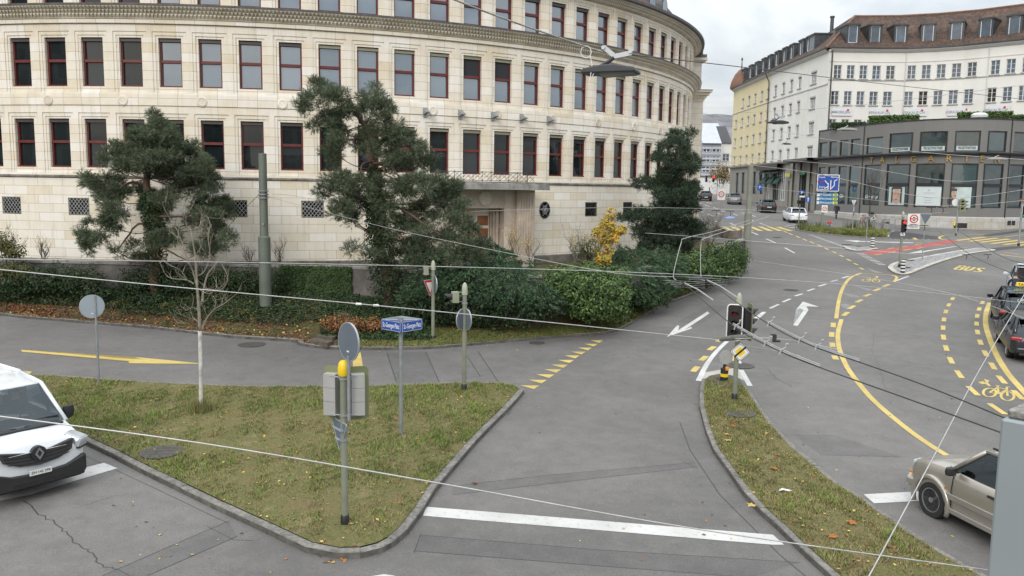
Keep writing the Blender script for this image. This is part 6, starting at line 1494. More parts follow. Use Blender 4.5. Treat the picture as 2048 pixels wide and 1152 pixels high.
for c,wr,hr,dp in ell: q,d=inball(int(900*wr*hr/.15),.2);Ps.append(np.array(c)+q*np.array([wr,dp,hr]))
P_=np.concatenate(Ps);P_=P_[RG.random(len(P_)) < np.clip(.35+.8*noise2(P_[:,0]*1.0,P_[:,2]*1.0,5,2),.1,1)];V,Fc=leaves(P_,np.tile([0,-.5,.6],(len(P_),1)),.11,.8);npmesh('crown',V,Fc,YELL,t,mi3(len(Fc),(.5,.28,.22)),world=True)
shrub('orange_shrub', 'low rust and orange coloured shrub on the bank beside the garden steps',[(tuple(bankpt(690,.25)+Vector((0,0,.35))),.85,.4,.5),(tuple(bankpt(665,.3)+Vector((0,0,.3))),.5,.35,.4),(tuple(bankpt(745,.3)+Vector((0,0,.3))),.8,.3,.5)],2600,.08,ORAN,(.35,.15,.5),base=bankpt(692,.22),shell=.2)
shrub('yellow_green_shrub', 'yellow-green leafy shrub at the far left edge above the ivy',[E_(8,490,26,30,34.6,.6),E_(30,505,22,18,34.5,.5),E_(15,540,30,22,34.3,.5),E_(45,545,22,20,34.1,.4)],2100,.10,IVYO,(.5,.3,.2),base=bankpt(15,.9),shell=.2)
for px,tt,s_,lb in ((230,.45,.25, 'small plant with yellow leaves on the bank under the first round sign'),(485,.42,.28, 'small yellow-leaved plant on the bank below the green tram mast'),(330,.5,.22, 'small ochre seedling at the foot of the broad pine')):
    p=bankpt(px,tt);shrub('seedling',lb,[(tuple(p+Vector((0,0,s_*.7))),s_,s_*.6,s_)],160,.08,IVYO,base=p,stems=3,shell=.2,cat='plant')
def far_tree(label,px,py,Y,H,mats,bare=False,n=1500,size=.28,w=None):
    p=at_y(px,py,Y);p.z=gz(Y) if Y < 150 else p.z
    if bare: return bare_shrub('street_tree',label,px,py,Y,H,3,lvl=4,r=.10,bark=M_BARK,cat='tree',spread=.55,base=p,up=.45)
    w=w or H*.35;c=p+Vector((0,0,H*.65));t=shrub('street_tree',label,[(tuple(c),w,H*.35),(tuple(c+Vector((w*.5,0,-.4))),w*.7,H*.25)],n,size,mats,base=p,cat='tree',shell=.2);return t
far_tree('yellowing tree beside the white hoarding at the far end of the street',1436,395,160,7,[IVYO[1],ORAN[1],IVYO[0]])
t=bare_shrub('street_tree', 'bare young street tree standing on the pavement before the grey pavilion',1740,452,76,3.2,3,lvl=4,r=.05,bark=M_BARKD,cat='tree',spread=.7,base=Vector((g(1737,456).x,g(1737,456).y,g(1737,456).z+2.2)),up=.5)
q=g(1737,456);b=MB();b.tube([q,q+Vector((.02,0,1.2)),q+Vector((0,0,2.4))],[.10,.08,.06],7);b.build('trunk',M_BARKD,t,world=True)
t=thing('planter', 'rusty box planter with dark shrub outside the cafe front', 'planter',tuple(g(1512,400)));q=g(1512,400)
b=MB();b.box((0,0,.35),(2.4,.8,.7));b.box((0,0,.72),(2.5,.9,.06));b.build('box',pm('rust_planter',(.12,.04,.025),.8,.3,3),t)
V,Fc=leaves(np.array([0,0,1.4])+inball(900,.3)[0]*np.array([1.0,.5,.9]),np.tile([0,-.5,.6],(900,1)),.16);npmesh('foliage',V,Fc,IVY,t,mi3(len(Fc)))
for x0,x1,lb in ((1541,1600, 'dark red planter fence around the cafe terrace'),):
    a,c=g(x0,408),g(x1,414);t=thing('terrace_fence',lb, 'fence',tuple(a));b=MB();d=(c-a);
    for k in range(9):
        p=a+d*(k/8);b.cyl(p,p+Vector((0,0,1.05)),.05,n=5)
    b.build('posts',M_BARKD,t,world=True);b=MB();b.prism([a+Vector((0,0,.15)),c+Vector((0,0,.15)),c+Vector((0,0,.95)),a+Vector((0,0,.95))],(0,.06,0));b.build('panel',pm('dark_red_panel',(.07,.02,.018),.7,.3,2),t,world=True)
for x0,x1,z0,z1,lb,n in ((1662,1728,7.1,8.1, 'dark clipped hedge on the left end of the pavilion roof',3500),(1735,1833,7.6,8.55, 'olive clipped hedge on the pavilion roof, left of the middle',4500),(1911,2017,7.6,8.6, 'olive clipped hedge on the pavilion roof near the white vent',5000),(2022,2070,7.5,8.3, 'low yellowish hedge on the pavilion roof at the right frame edge',1800)):
    Yh=float(np.interp((x0+x1)/2,[1662,1726,1848,2048],[97,94,87,85]));pA,pB=pz(x0,Yh+2),pz(x1,Yh);cx,cy=(pA[0]+pB[0])/2,(pA[1]+pB[1])/2;t=thing('roof_hedge',lb, 'hedge',(cx,cy,TOP),group=None)
    Lh=math.hypot(pB[0]-pA[0],pB[1]-pA[1]);an=math.atan2(pB[1]-pA[1],pB[0]-pA[0]);h=HZ(z1)-TOP+.1
    q=RG.uniform(-1,1,(n,3));q[:,1] *= .5;ax=RG.integers(0,2,n);q[ax == 0,1]=-.5;q[ax == 1,2]=1;P_=np.stack([q[:,0]*Lh/2,q[:,1]*1.0,(q[:,2]*.5+.5)*h],1)+RG.normal(size=(n,3))*.06
    c_,s_=math.cos(an),math.sin(an);P_=np.stack([P_[:,0]*c_-P_[:,1]*s_,P_[:,0]*s_+P_[:,1]*c_,P_[:,2]],1);V,Fc=leaves(P_,np.tile([0,-.6,.5],(n,1)),.24);npmesh('foliage',V,Fc,LAU if x0 > 1700 else IVY,t,mi3(len(Fc)))
    b=MB();b.box((0,0,h/2),(Lh-.3,.8,h-.15),an);b.build('twig_core',M_BARKD,t)
for px,py,h,lb in ((1607,458,.9, 'dark dried seed stalks at the left tip of the planted island'),(1703,458,.8, 'green thistle clump in the middle of the planted island'),(1735,458,.6, 'green clump near the bare street tree foot'),(1640,456,.6, 'tall grasses beside the speed sign post')):
    p=g(px,py,.1);t=thing('weed_clump',lb, 'plant',tuple(p));V,Fc=blades(np.array(tuple(p))+np.stack([RG.normal(size=160)*.35,RG.normal(size=160)*.2,np.zeros(160)],1),h,.05,.7);npmesh('foliage',V,Fc,[IVY[0],GR[0],GR[1]],t,mi3(len(Fc)),world=True)
# ================================================================ street furniture
M_POLE=pm('olive_green_pole',(.20,.215,.165),.6,.12,3,0,.1);M_POLED=pm('dark_green_mast',(.115,.135,.11),.6,.15,1.5);M_GREYP=pm('grey_mast',(.20,.205,.175),.65,.12,1.5)
M_CAP=pm('pale_olive_cap',(.34,.36,.28),.55,.08);M_HOUSE=pm('grey_signal_back',(.33,.33,.32),.6,.08,4);M_SBOARD=pm('olive_backing_board',(.19,.215,.115),.6,.08,3)
M_BLACKP=pm('black_plastic',(.014,.014,.016),.5,.2,8);M_SBACK=pm('sign_back_grey',(.115,.14,.17),.6,.08,2,0,0,.3);M_SBACKL=pm('pale_sign_back',(.30,.35,.40),.6,.06,2,0,0,.3);M_ALU=pm('aluminium_edge',(.42,.44,.46),.4,.08,4,0,.5)
M_SW=pm('sign_white',(.68,.68,.67),.45,.03);M_SR=pm('sign_red',(.48,.03,.03),.45,.05);M_SB=pm('sign_blue',(.015,.07,.33),.45,.05);M_SY=pm('sign_yellow',(.72,.50,.03),.45,.05);M_SK=pm('sign_black',(.015,.015,.015),.5,.05)
M_AMB=pm('yellow_beacon',(.75,.52,.02),.35,.05);M_LENS=glassm('signal_lens',(.02,.012,.01),1.6,.15);M_REDL=emis('red_signal_light',(1,.03,.02),2.2);M_REDD=pm('dark_red_lens',(.20,.01,.01),.3,.1);M_GRNL=emis('green_signal_light',(.02,.9,.45),2.0);M_ORL=emis('amber_lamp',(1,.25,.04),1.5)
def vtop(p,py):            # height above p at which the vertical through p shows at photograph row py
    return at_y(pxy(p)[0],py,p.y).z-p.z
def pxy(p):
    v=Vector(p)-CAM;k=v.dot(_d);return 1024+F*v.dot(RA)/k,576-F*v.dot(UA)/k
def vpole(t,h,r,mat,name='pole',cap=None,foot=True,n=12,r1=None):
    b=MB();b.cyl((0,0,.0),(0,0,h),r,r1,n=n);b.build(name,mat,t,smooth=True)
    if foot: b=MB();b.lathe([(r*1.25,-.02),(r*1.25,.16),(r*1.02,.18)],n=n);b.build('foot',M_BLACKP,t,smooth=True)
    if cap: b=MB();b.lathe([(r*1.02,h-.06),(r*1.28,h-.05),(r*1.28,h),(r*1.2,h+.14),(r*.9,h+.24),(r*.35,h+.29),(.005,h+.30)],n=n);b.build('cap',cap,t,smooth=True)
def clamp(t,z,r,n=12):
    b=MB();b.lathe([(r,z-.02),(r*1.25,z-.02),(r*1.25,z+.02),(r,z+.02)],n=n);b.build('clamp',M_GALV,t)
def signal(t,M_,board=True,lit=None,nl=3,s_=.30,body=None,edge=None,lens=.10,name='signal_head'):
    """signal head in local frame M_: faces -y; origin at centre of its back"""
    body=body or M_HOUSE;h=nl*s_;o=None
    b=MB();
    for k in range(nl): b.box((0,-.09,h/2-s_*(k+.5)),(s_*.92,.18,s_*.975))
    b.xf(M_);o=b.build(name,body,t)
    if board:
        w=s_*1.6;hh=h+.22;b=MB();pr=[]
        for cx,cz,a0 in ((w/2-.09,hh/2-.09,0),(-w/2+.09,hh/2-.09,PI/2),(-w/2+.09,-hh/2+.09,PI),(w/2-.09,-hh/2+.09,1.5*PI)):
            for k in range(5): a=a0+k*PI/8;pr.append((cx+.09*math.cos(a),-.175,cz+.09*math.sin(a)))
        b.prism(pr,(0,-.012,0));
        b.xf(M_);q=b.build('backing_board',board if board is not True else M_SBOARD,t);q.parent=o
        if edge:
            b=MB();b.tube([(x,-.187,z) for x,y,z in pr]+[(pr[0][0],-.187,pr[0][2])],.018,5);b.xf(M_);q=b.build('white_border',edge,t);q.parent=o
    for k in range(nl):
        z=h/2-s_*(k+.5);b=MB();vs=[]
        T=M_ @ Matrix.Translation((0,-.185,z)) @ Matrix.Rotation(PI/2,4, 'X');b.lathe([(lens,-.002),(lens,.012),(lens*.5,.025),(.002,.03)],n=14,M=T)
        q=b.build('lens',{'R': M_REDL, 'G': M_GRNL, 'r': M_REDD}.get(lit[k],M_LENS) if lit else M_LENS,t,smooth=True);q.parent=o
        b=MB();n=12;r=lens*1.12
        for j in range(n+1):
            a=-.35+(PI+.7)*j/n;c,s2=math.cos(a),math.sin(a);L_=.10+.13*max(0,s2)
            b.v += [(r*c,-.18,z+r*s2),(r*c*.95,-.18-L_,z+r*s2*.93)]
            if j: m=2*j;b.f.append((m-2,m,m+1,m-1));b.m.append(0)
        b.xf(M_);q=b.build('visor',M_BLACKP,t);q.parent=o;md=q.modifiers.new('s', 'SOLIDIFY');md.thickness=.006
    return o
def LM(x,y,z,a): return Matrix.Translation((x,y,z)) @ Matrix.Rotation(a,4, 'Z')
def disc_sign(t,M_,r,back,front=None,name='round_sign',both=True,thick=.03):
    b=MB();T=M_ @ Matrix.Rotation(PI/2,4, 'X');b.lathe([(r,-thick/2),(r+.012,-thick/2),(r+.012,thick/2),(r,thick/2)],n=36,M=T);o=b.build(name,M_ALU,t,smooth=True)
    b=MB();b.lathe([(r-.004,-thick*.56),(r-.004,thick*.56)],n=36,M=T);q=b.build('panel',back,t);q.parent=o
    return o
def poly_sign(t,M_,pts,mat,name,th=.02,edge=None,er=.012,parent=None,y=0):
    b=MB();b.prism([(x,y,z) for x,z in pts],(0,th,0));b.xf(M_);o=b.build(name,mat,t)
    if parent: o.parent=parent
    if edge:
        b=MB();b.tube([(x,y+th/2,z) for x,z in pts]+[(pts[0][0],y+th/2,pts[0][1])],er,5);b.xf(M_);q=b.build('edge',edge,t);q.parent=o
    return o
def rpoly(pts,r=.06,n=3):
    out=[];m=len(pts)
    for i in range(m):
        p=Vector(pts[i]);a=(Vector(pts[i-1])-p).normalized();c=(Vector(pts[(i+1) % m])-p).normalized()
        for k in range(n+1): s_=k/n;q=(p+a*r)*(1-s_)**2+p*2*s_*(1-s_)+(p+c*r)*s_**2;out.append((q.x,q.y))
    return out
p=g(690,1048,KH);t=thing('traffic_light', 'near olive pole with two signal backs, a yellow beacon and a round sign back', 'traffic light',tuple(p));H=vtop(p,748)
vpole(t,H,.062,M_POLE);pxm_=lambda P_: F/P_.y
m=F/p.y
b=MB();b.lathe([(.085,H-.03),(.10,H+.0),(.098,H+.10),(.085,H+.19),(.055,H+.235),(.01,H+.25)],n=18);b.build('beacon',M_AMB,t,smooth=True)
hz_=(vtop(p,560+0) if 0 else 0)
def zat(P_,py): return at_y(pxy(P_)[0],py,P_.y).z-P_.z
s_=1/m
zc=(zat(p,750)+zat(p,833))/2;hh=(zat(p,750)-zat(p,833))
for sx,ang in ((-1,.30),(1,-.30)):
    dx=(657-688)/m if sx < 0 else (717-688)/m
    b=MB();b.cyl((0,0,zc+hh*.42),(dx*.9,.05,zc+hh*.46),.014,n=6);b.cyl((0,0,zc-hh*.47),(dx*.9,.05,zc-hh*.47),.014,n=6);b.build('bracket',M_GALV,t)
    signal(t,LM(dx,.05,zc,PI-ang*.9),M_SBOARD,None,3,hh/3)
dx=(701-688)/m;b=MB();z0,z1=zat(p,838),zat(p,710);b.cyl((dx,-.10,z0),(dx,-.10,z1),.03,n=10);b.build('sign_post',M_GALV,t,smooth=True)
for z in (zat(p,757),zat(p,830)): b=MB();b.cyl((0,0,z),(dx,-.10,z),.018,n=6);b.build('bracket',M_POLE,t);clamp(t,z,.064)
disc_sign(t,LM(dx,-.06,zat(p,682),-.85),.33,M_SBACK,name='round_sign')
b=MB();b.box((0,0,0),(.07,.006,.025));b.xf(LM(dx,-.06,zat(p,682),-.85) @ Matrix.Translation((0,-.02,-.17)));b.build('sticker',M_SW,t)
zt=zat(p,868);th_=.62
T=LM(-.10,.06,zt,-.95) @ Matrix.Rotation(.0,4, 'Y');tri=rpoly([(-.32,.22),(.32,.22),(0,-.33)],.05)
poly_sign(t,T,tri,M_SBACK, 'triangle_sign',.015,M_ALU);b=MB();b.box((-.02,-.03,.08),(.34,.025,.03));b.box((0,-.03,-.10),(.2,.025,.03));b.xf(T);b.build('sign_rail',M_SBACKL,t);clamp(t,zt+.08,.064);clamp(t,zt-.10,.064)
p=g(802,868,KH);m=F/p.y;t=thing('street_name_post', 'galvanised post with two blue street name plates forming a box on top', 'street sign',tuple(p));H=zat(p,635)
vpole(t,H,.05,M_GALV,foot=False);zc=(zat(p,637)+zat(p,660))/2
c0_=Vector(((802-763)/m*-1,-.0,0));c1_=Vector(((808-802)/m,-.42,0));c2_=Vector(((845-802)/m,.08,0));c3_=Vector(((797-802)/m,.50,0))
C4=[c0_,c1_,c2_,c3_]
for k in range(4):
    a,q=C4[k],C4[(k+1) % 4];d=q-a;L_=d.length;ang=math.atan2(d.y,d.x);T=Matrix.Translation((a+q)/2+Vector((0,0,zc))) @ Matrix.Rotation(ang,4, 'Z');b=MB();b.box((0,0,0),(L_-.03,.02,.24));b.xf(T);o=b.build('name_plate',M_SB if k < 2 else M_SBACKL,t)
    if k < 2:
        b=MB();
        for s2 in (-1,1): b.box((0,-.0115,s2*.110),(L_-.05,.004,.006));b.box((s2*(L_/2-.025),-.0115,0),(.006,.004,.205))
        b.xf(T);q_=b.build('white_border',M_SW,t);q_.parent=o
        tt=text('St.-Georgen-Platz',.135,M_SW, 'street_name');w0=max(v.co.x for v in tt.data.vertices)-min(v.co.x for v in tt.data.vertices);tt.data.transform(Matrix.Diagonal(((L_-.12)/w0,1.2,.2,1)));tt.parent=o;tt.matrix_local=T @ Matrix.Translation((0,-.014,0)) @ Matrix.Rotation(PI/2,4, 'X')
b=MB();b.cyl(tuple(c0_*.97+Vector((0,0,zc+.1))),tuple(c2_*.97+Vector((0,0,zc+.1))),.015,n=6);b.cyl(tuple(c1_*.97+Vector((0,0,zc+.1))),tuple(c3_*.97+Vector((0,0,zc+.1))),.015,n=6);b.build('cross_bars',M_GALV,t)
p=g(198,766,KH);m=F/p.y;t=thing('round_road_sign', 'pale round sign seen from behind on a thin post at the far left', 'road sign',tuple(p));vpole(t,zat(p,592),.035,M_GALV,foot=False)
z=(zat(p,590)+zat(p,635))/2;disc_sign(t,LM(-.07,-.055,z,.72),(zat(p,590)-zat(p,635))/2,M_SBACKL);b=MB();b.box((0,0,0),(.07,.006,.022));b.xf(LM(-.07,-.055,z,.62) @ Matrix.Translation((.0,-.02,-.2)));b.build('sticker',M_SW,t)
for px,py,ytop,ysig,ydisc,lab in ((928,780,574,594,638, 'olive pole with a small signal box on the tip of the triangular island'),(866,681,525,541,571, 'olive pole with give-way sign on the verge across the side road')):
    p=g(px,py,KH if py > 700 else .1);m=F/p.y;t=thing('traffic_light',lab, 'traffic light',tuple(p));H=zat(p,ytop+12)
    vpole(t,H,.065,M_POLE,cap=M_CAP);z=zat(p,ysig);T=LM(-.20,-.02,z,-PI/2+.25)
    signal(t,T @ Matrix.Translation((0,0.02,0)),False,None,1,.30,body=pm('olive_signal_box',(.25,.265,.19),.6,.1),lens=.085)
    b=MB();b.cyl((0,0,z+.13),(-.2,0,z+.13),.015,n=6);b.cyl((0,0,z-.13),(-.2,0,z-.13),.015,n=6);b.build('bracket',M_POLE,t);clamp(t,z-.18,.066)
    zd=zat(p,ydisc)
    if py > 700:
        for a,dx in ((1.05,-.06),(-1.05,.06)): disc_sign(t,LM(dx,-.05,zd,a),.29,M_SBACK)
    else:
        T=LM(-.10,-.08,zat(p,574),.95);tri=rpoly([(-.34,.27),(.34,.27),(0,-.34)],.05);o=poly_sign(t,T,tri,M_SR, 'give_way_sign',.015,M_ALU)
        poly_sign(t,T,[(x*.62,z*.62+.012) for x,z in tri],M_SW, 'white_field',.004,parent=o,y=-.006);disc_sign(t,LM(.07,-.02,zat(p,569),-1.25),.30,M_SBACK)
def mast(px,py,ytop,rb,rt,mat,lab,ystep=None,name='catenary_mast'):
    p=g(px,py) if px != 531 else bankpt(531,.62);
    t=thing(name,lab, 'mast',tuple(p));H=zat(p,ytop);hs=zat(p,ystep) if ystep else H*.45;b=MB();b.lathe([(rb,-.3),(rb,hs-.15),(rb*.98,hs-.05),(rt*1.12,hs),(rt*1.06,hs+.1),(rt,H-.05),(rt*.98,H),(rt*.5,H+.01)],n=22);b.build('shaft',mat,t,smooth=True)
    b=MB();b.lathe([(rb*1.1,-.25),(rb*1.1,.05),(rb*1.01,.07)],n=20);b.build('collar',M_BLACKP,t);return t,p,H
tM,pM,HM=mast(531,607,307,.235,.155,M_POLED, 'thick dark green steel mast with a stepped shaft rising before the ivy wall',472)
for py in (382,389,396): clamp(tM,zat(pM,py),.165)
b=MB();z=zat(pM,448);b.box((.03,-.2,z),(.05,.05,.09));b.build('bolt',M_GALV,tM)
tG,pG,HG=mast(1493,507,330,.26,.19,M_GREYP, 'tall pale grey-green mast at the kerb where the hedge ends',424)
tS,pS,HS=None,None,None
p=wallpt(1364);p=at_y(1364,560,43.0);p.z=2.2;tS=thing('catenary_mast', 'short green steel post standing among the hedges below the conifer', 'mast',tuple(p));b=MB();Hs=zat(p,517);b.lathe([(.25,-.3),(.25,Hs-.05),(.24,Hs),(.1,Hs+.01)],n=20);b.build('shaft',M_POLED,tS,smooth=True);b=MB();b.lathe([(.27,-.3),(.27,.25),(.25,.27)],n=20);b.build('collar',M_POLED,tS)
p=g(1469,799,KH);m=F/p.y;t=thing('traffic_light', 'traffic light with white-rimmed board over an end-of-priority sign', 'traffic light',tuple(p));H=zat(p,607)
vpole(t,H,.065,M_POLE,cap=M_CAP);zc=(zat(p,608)+zat(p,676))/2
signal(t,LM(-.10,-.06,zc,-.35),M_BLACKP,('r',None,None),3,.25,body=M_BLACKP,edge=M_SW,lens=.085)
signal(t,LM(.13,-.02,zc-.02,PI/2+.05),M_SBOARD,None,3,.27,body=M_BLACKP,lens=.10)
b=MB();
for dz in (-.4,.4): b.cyl((-.1,-.04,zc+dz),(.14,0,zc+dz),.015,n=6)
b.build('bracket',M_GALV,t)
T=LM(.06,-.12,zat(p,702),-.25);sq_=[(0,.27),(.27,0),(0,-.27),(-.27,0)];o=poly_sign(t,T,rpoly(sq_,.05),M_SW, 'priority_end_sign',.015,M_SK,.010)
poly_sign(t,T,rpoly([(x*.87,z*.87) for x,z in sq_],.03),M_SK, 'black_line',.003,parent=o,y=-.004);poly_sign(t,T,rpoly([(x*.82,z*.82) for x,z in sq_],.03),M_SW, 'white_field',.003,parent=o,y=-.007);poly_sign(t,T,rpoly([(x*.55,z*.55) for x,z in sq_],.03),M_SY, 'yellow_field',.003,parent=o,y=-.010)
poly_sign(t,T,[(-.165,-.13),(-.13,-.165),(.165,.13),(.13,.165)],M_SK, 'diagonal_bar',.003,parent=o,y=-.014)
p=g(1448,762,KH);t=thing('beacon_post', 'short black and yellow banded post topped by a round grey sign back', 'bollard',tuple(p));H=zat(p,736)
b=MB();b.lathe([(.135,0),(.135,.02),(.115,.03),(.115,H-.03),(.11,H)],n=18);b.build('post',M_SK,t,smooth=True)
for z0,z1 in ((.14,.24),): b=MB();b.lathe([(.117,z0),(.117,z1)],n=18);b.build('reflective_band',M_AMB,t)
b=MB();b.box((.05,-.095,.40),(.1,.05,.1));b.build('reflector',pm('orange_reflector',(.8,.3,.02),.4),t)
b=MB();b.cyl((0,0,H),(0,0,zat(p,722)),.055,.035,n=10);b.build('neck',M_SK,t);disc_sign(t,LM(.01,-.05,zat(p,714),.1),.20,M_HOUSE)
p=g(1799,534,.1);t=thing('traffic_light', 'olive pole with lit red light and white ban sign on the paved island', 'traffic light',tuple(p));H=zat(p,432)
vpole(t,H,.075,M_POLE,cap=M_CAP);z=(zat(p,439)+zat(p,464))/2;signal(t,LM(-.02,-.12,z,0),False,('R',None,None),3,.26,body=M_BLACKP,lens=.10)
b=MB();b.box((-.02,-.16,zat(p,468)),(.28,.03,.2));o=b.build('arrow_plate',M_SW,t);poly_sign(t,LM(-.02,-.18,zat(p,468),0),[(-.08,.07),(.0,.07),(-.02,.05),(.07,-.04),(.04,-.07),(-.05,.02),(-.08,0)],M_SK, 'arrow',.004,parent=o)
z=(zat(p,427)+zat(p,457))/2;hh=zat(p,427)-zat(p,457);T=LM((1823-1802)/(F/p.y),-.05,z,0);w=24/(F/p.y);b=MB();b.box((0,0,0),(w,.03,hh));b.xf(T);o=b.build('ban_sign',M_SW,t)
R2_=T @ Matrix.Translation((0,-.02,hh*.16)) @ Matrix.Rotation(PI/2,4, 'X');b=MB();b.lathe([(.27,-.002),(.27,.004)],n=28,M=R2_);q=b.build('red_ring',M_SR,t);q.parent=o;b=MB();b.lathe([(.2,.0),(.2,.008)],n=28,M=R2_);q=b.build('white_field',M_SW,t);q.parent=o
b=MB();b.box((0,-.032,hh*.16),(.42,.004,.07));b.xf(T);q=b.build('red_bar',M_SR,t);q.parent=o;b=MB();b.box((0,-.03,hh*.16+.1),(.16,.004,.06));b.box((0,-.03,hh*.16-.1),(.16,.004,.06));b.xf(T);q=b.build('car_symbol',M_SK,t);q.parent=o
tt=text('Ausgenommen\nAnwohner, Taxi und\nZubringerdienst',.085,M_SK, 'sign_lettering');tt.parent=o;tt.matrix_local=T @ Matrix.Translation((0,-.02,-hh*.29)) @ Matrix.Rotation(PI/2,4, 'X')
def banded(px,py,ytop,lab):
    p=g(px,py,.1);t=thing('banded_bollard',lab, 'bollard',tuple(p),group=None);H=zat(p,ytop);b=MB();b.lathe([(.13,0),(.13,H),(.12,H+.01)],n=14);b.build('post',M_SK,t,smooth=True)
    for k in range(3): b=MB();z=H*(.14+.27*k);b.lathe([(.134,z),(.134,z+H*.13)],n=14);b.build('white_band',M_SW,t)
    b=MB();b.lathe([(.134,H*.93),(.134,H+.015),(.02,H+.02)],n=14);b.build('white_top',M_SW,t)
banded(1805,545,521, 'black and white banded bollard on the tip of the long paved island');banded(1744.5,495,476, 'black and white banded bollard on the small pale-kerbed island')
def tri_back(px,py,yt,yb,w,lab,ang=0,mat=M_SBACK):
    p=g(px,py,.1);t=thing('triangle_sign',lab, 'road sign',tuple(p));vpole(t,zat(p,yb-2),.035,M_GALV,foot=False);h=zat(p,yt)-zat(p,yb);zc=zat(p,(yt+yb)/2);ww=w/(F/p.y)/2
    poly_sign(t,LM(0,-.05,zc,ang),rpoly([(-ww,h/2),(ww,h/2),(0,-h/2)],.05),mat, 'sign_panel',.015,M_ALU)
tri_back(1844.5,519,428,449,24, 'grey back of a triangular give-way sign on a post standing on the paved island');tri_back(1731.5,494,433,442,11, 'small grey triangular sign back on a bent post on the small island')
def post_sign(px,py,lab,name='speed_sign'):
    p=g(px,py,.1);t=thing(name,lab, 'road sign',tuple(p));return p,t
p,t=post_sign(1440,468-24, 'white board with a red-ringed 30 sign on a thin post beside the far crosswalk');vpole(t,zat(p,382),.04,M_GALV,foot=False)
def speed(t,T,w,h,r,tx='30'):
    b=MB();b.box((0,0,0),(w,.03,h));b.xf(T);o=b.build('board',M_SW,t);R3_=T @ Matrix.Translation((0,-.02,0)) @ Matrix.Rotation(PI/2,4, 'X');b=MB();b.lathe([(r,-.002),(r,.006)],n=24,M=R3_);q=b.build('red_ring',M_SR,t);q.parent=o
    b=MB();b.lathe([(r*.68,.0),(r*.68,.012)],n=24,M=R3_);q=b.build('white_field',M_SW,t);q.parent=o;tt=text(tx,r*.75,M_SK, 'number');tt.parent=o;tt.matrix_local=T @ Matrix.Translation((0,-.034,0)) @ Matrix.Rotation(PI/2,4, 'X')
m=F/p.y;speed(t,LM(0,-.06,(zat(p,377)+zat(p,400))/2,0),15.5/m,(zat(p,377)-zat(p,400)),6/m)
p,t=post_sign(1643.5,458, 'thick olive post with blue route board, three parking boards and small speed sign', 'direction_sign');m=F/p.y;vpole(t,zat(p,348),.13,M_POLE,foot=False)
def board(t,x0,x1,y0,y1,mat,name,p=p,off=-.2,th=.04):
    xc=(x0+x1)/2;b=MB();z0,z1=zat(p,y1),zat(p,y0);b.box(((xc-1643.5)/m,off,(z0+z1)/2),((x1-x0)/m,th,z1-z0));return b.build(name,mat,t)
o=board(t,1628,1670.5,350,382,M_SB, 'route_board');zz=lambda y: zat(p,y);xx=lambda x: (x-1643.5)/m
b=MB();b.box((0,0,0),(42/m,.02,31/m));
b=MB()
for pts in ([(1649,379),(1649,369),(1642,361)],[(1649,373),(1642,377)],[(1654,379),(1654,360)],[(1654,378),(1661,371),(1661,362),(1666,359)],[(1649,369),(1649,366)]): b.tube([(xx(x),-.235,zz(y)) for x,y in pts],.055,4)
q=b.build('route_lines',M_SW,t);q.parent=o
for s_,x,y in (('Transit',1636,354.5),('Bahnhof',1662,354),('Zürich',1637,374),('Schaffhausen',1639,379)): tt=text(s_,.22,M_SW, 'board_lettering');tt.parent=o;tt.matrix_local=Matrix.Translation((xx(x),-.235,zz(y))) @ Matrix.Rotation(PI/2,4, 'X')
tt=text('Graz-Arch',.22,M_SR, 'board_lettering');tt.parent=o;tt.matrix_local=Matrix.Translation((xx(1636),-.235,zz(363))) @ Matrix.Rotation(PI/2,4, 'X')
b=MB();e_=.03
for (xa,ya,xb,yb) in ((1628,350,1670.5,350),(1670.5,350,1670.5,382),(1670.5,382,1628,382),(1628,382,1628,350)): b.cyl((xx(xa),-.2,zz(ya)),(xx(xb),-.2,zz(yb)),.045,n=5)
q=b.build('white_border',M_SW,t);q.parent=o
M_BLUEL=pm('bright_blue_board',(.03,.19,.42),.5,.05)
for k,(y0,s_,num) in enumerate(((386.5, 'Altstadt', '20'),(394.3, 'Archhöfe', '30'),(402, 'Neumarkt', '12'))):
    o=board(t,1628,1670.5,y0,y0+6.6,M_BLUEL, 'parking_board');q=board(t,1628.5,1633.5,y0+.6,y0+6,M_SW, 'arrow_field',off=-.225,th=.02);q.parent=o;q=board(t,1660,1669.5,y0+.8,y0+5.8,pm('yellow_led_display',(.55,.62,.08),.5), 'display',off=-.225,th=.02);q.parent=o
    for s2,x,sz,mt in (('P',1636.5,.3,M_SW),(s_,1648,.24,M_SW),(num,1665,.26,M_SK)): tt=text(s2,sz,mt, 'board_lettering');tt.parent=o;tt.matrix_local=Matrix.Translation((xx(x),-.24,zz(y0+3.3))) @ Matrix.Rotation(PI/2,4, 'X')
speed(t,LM(xx(1645),-.2,zz(417.5),0),11.5/m,zz(410)-zz(425),4.4/m)
p,t=post_sign(1597,455, 'thin pole with dark signal lamps and a small blue parking sign near the white car', 'signal_pole');m=F/p.y;vpole(t,zat(p,384),.06,M_GREYP);
b=MB();b.box((.1,-.1,zat(p,386)),(.55,.04,.5));o=b.build('parking_sign',M_SB,t);tt=text('P',.4,M_SW, 'letter');tt.parent=o;tt.matrix_local=Matrix.Translation((.1,-.125,zat(p,386))) @ Matrix.Rotation(PI/2,4, 'X')
for dx in (-.14,.14): signal(t,LM(dx,-.05,zat(p,404),.3*dx),False,None,1,.34,body=M_BLACKP)
b=MB();b.box((.15,-.1,zat(p,391)),(.5,.04,.35));b.build('white_plate',M_SW,t)
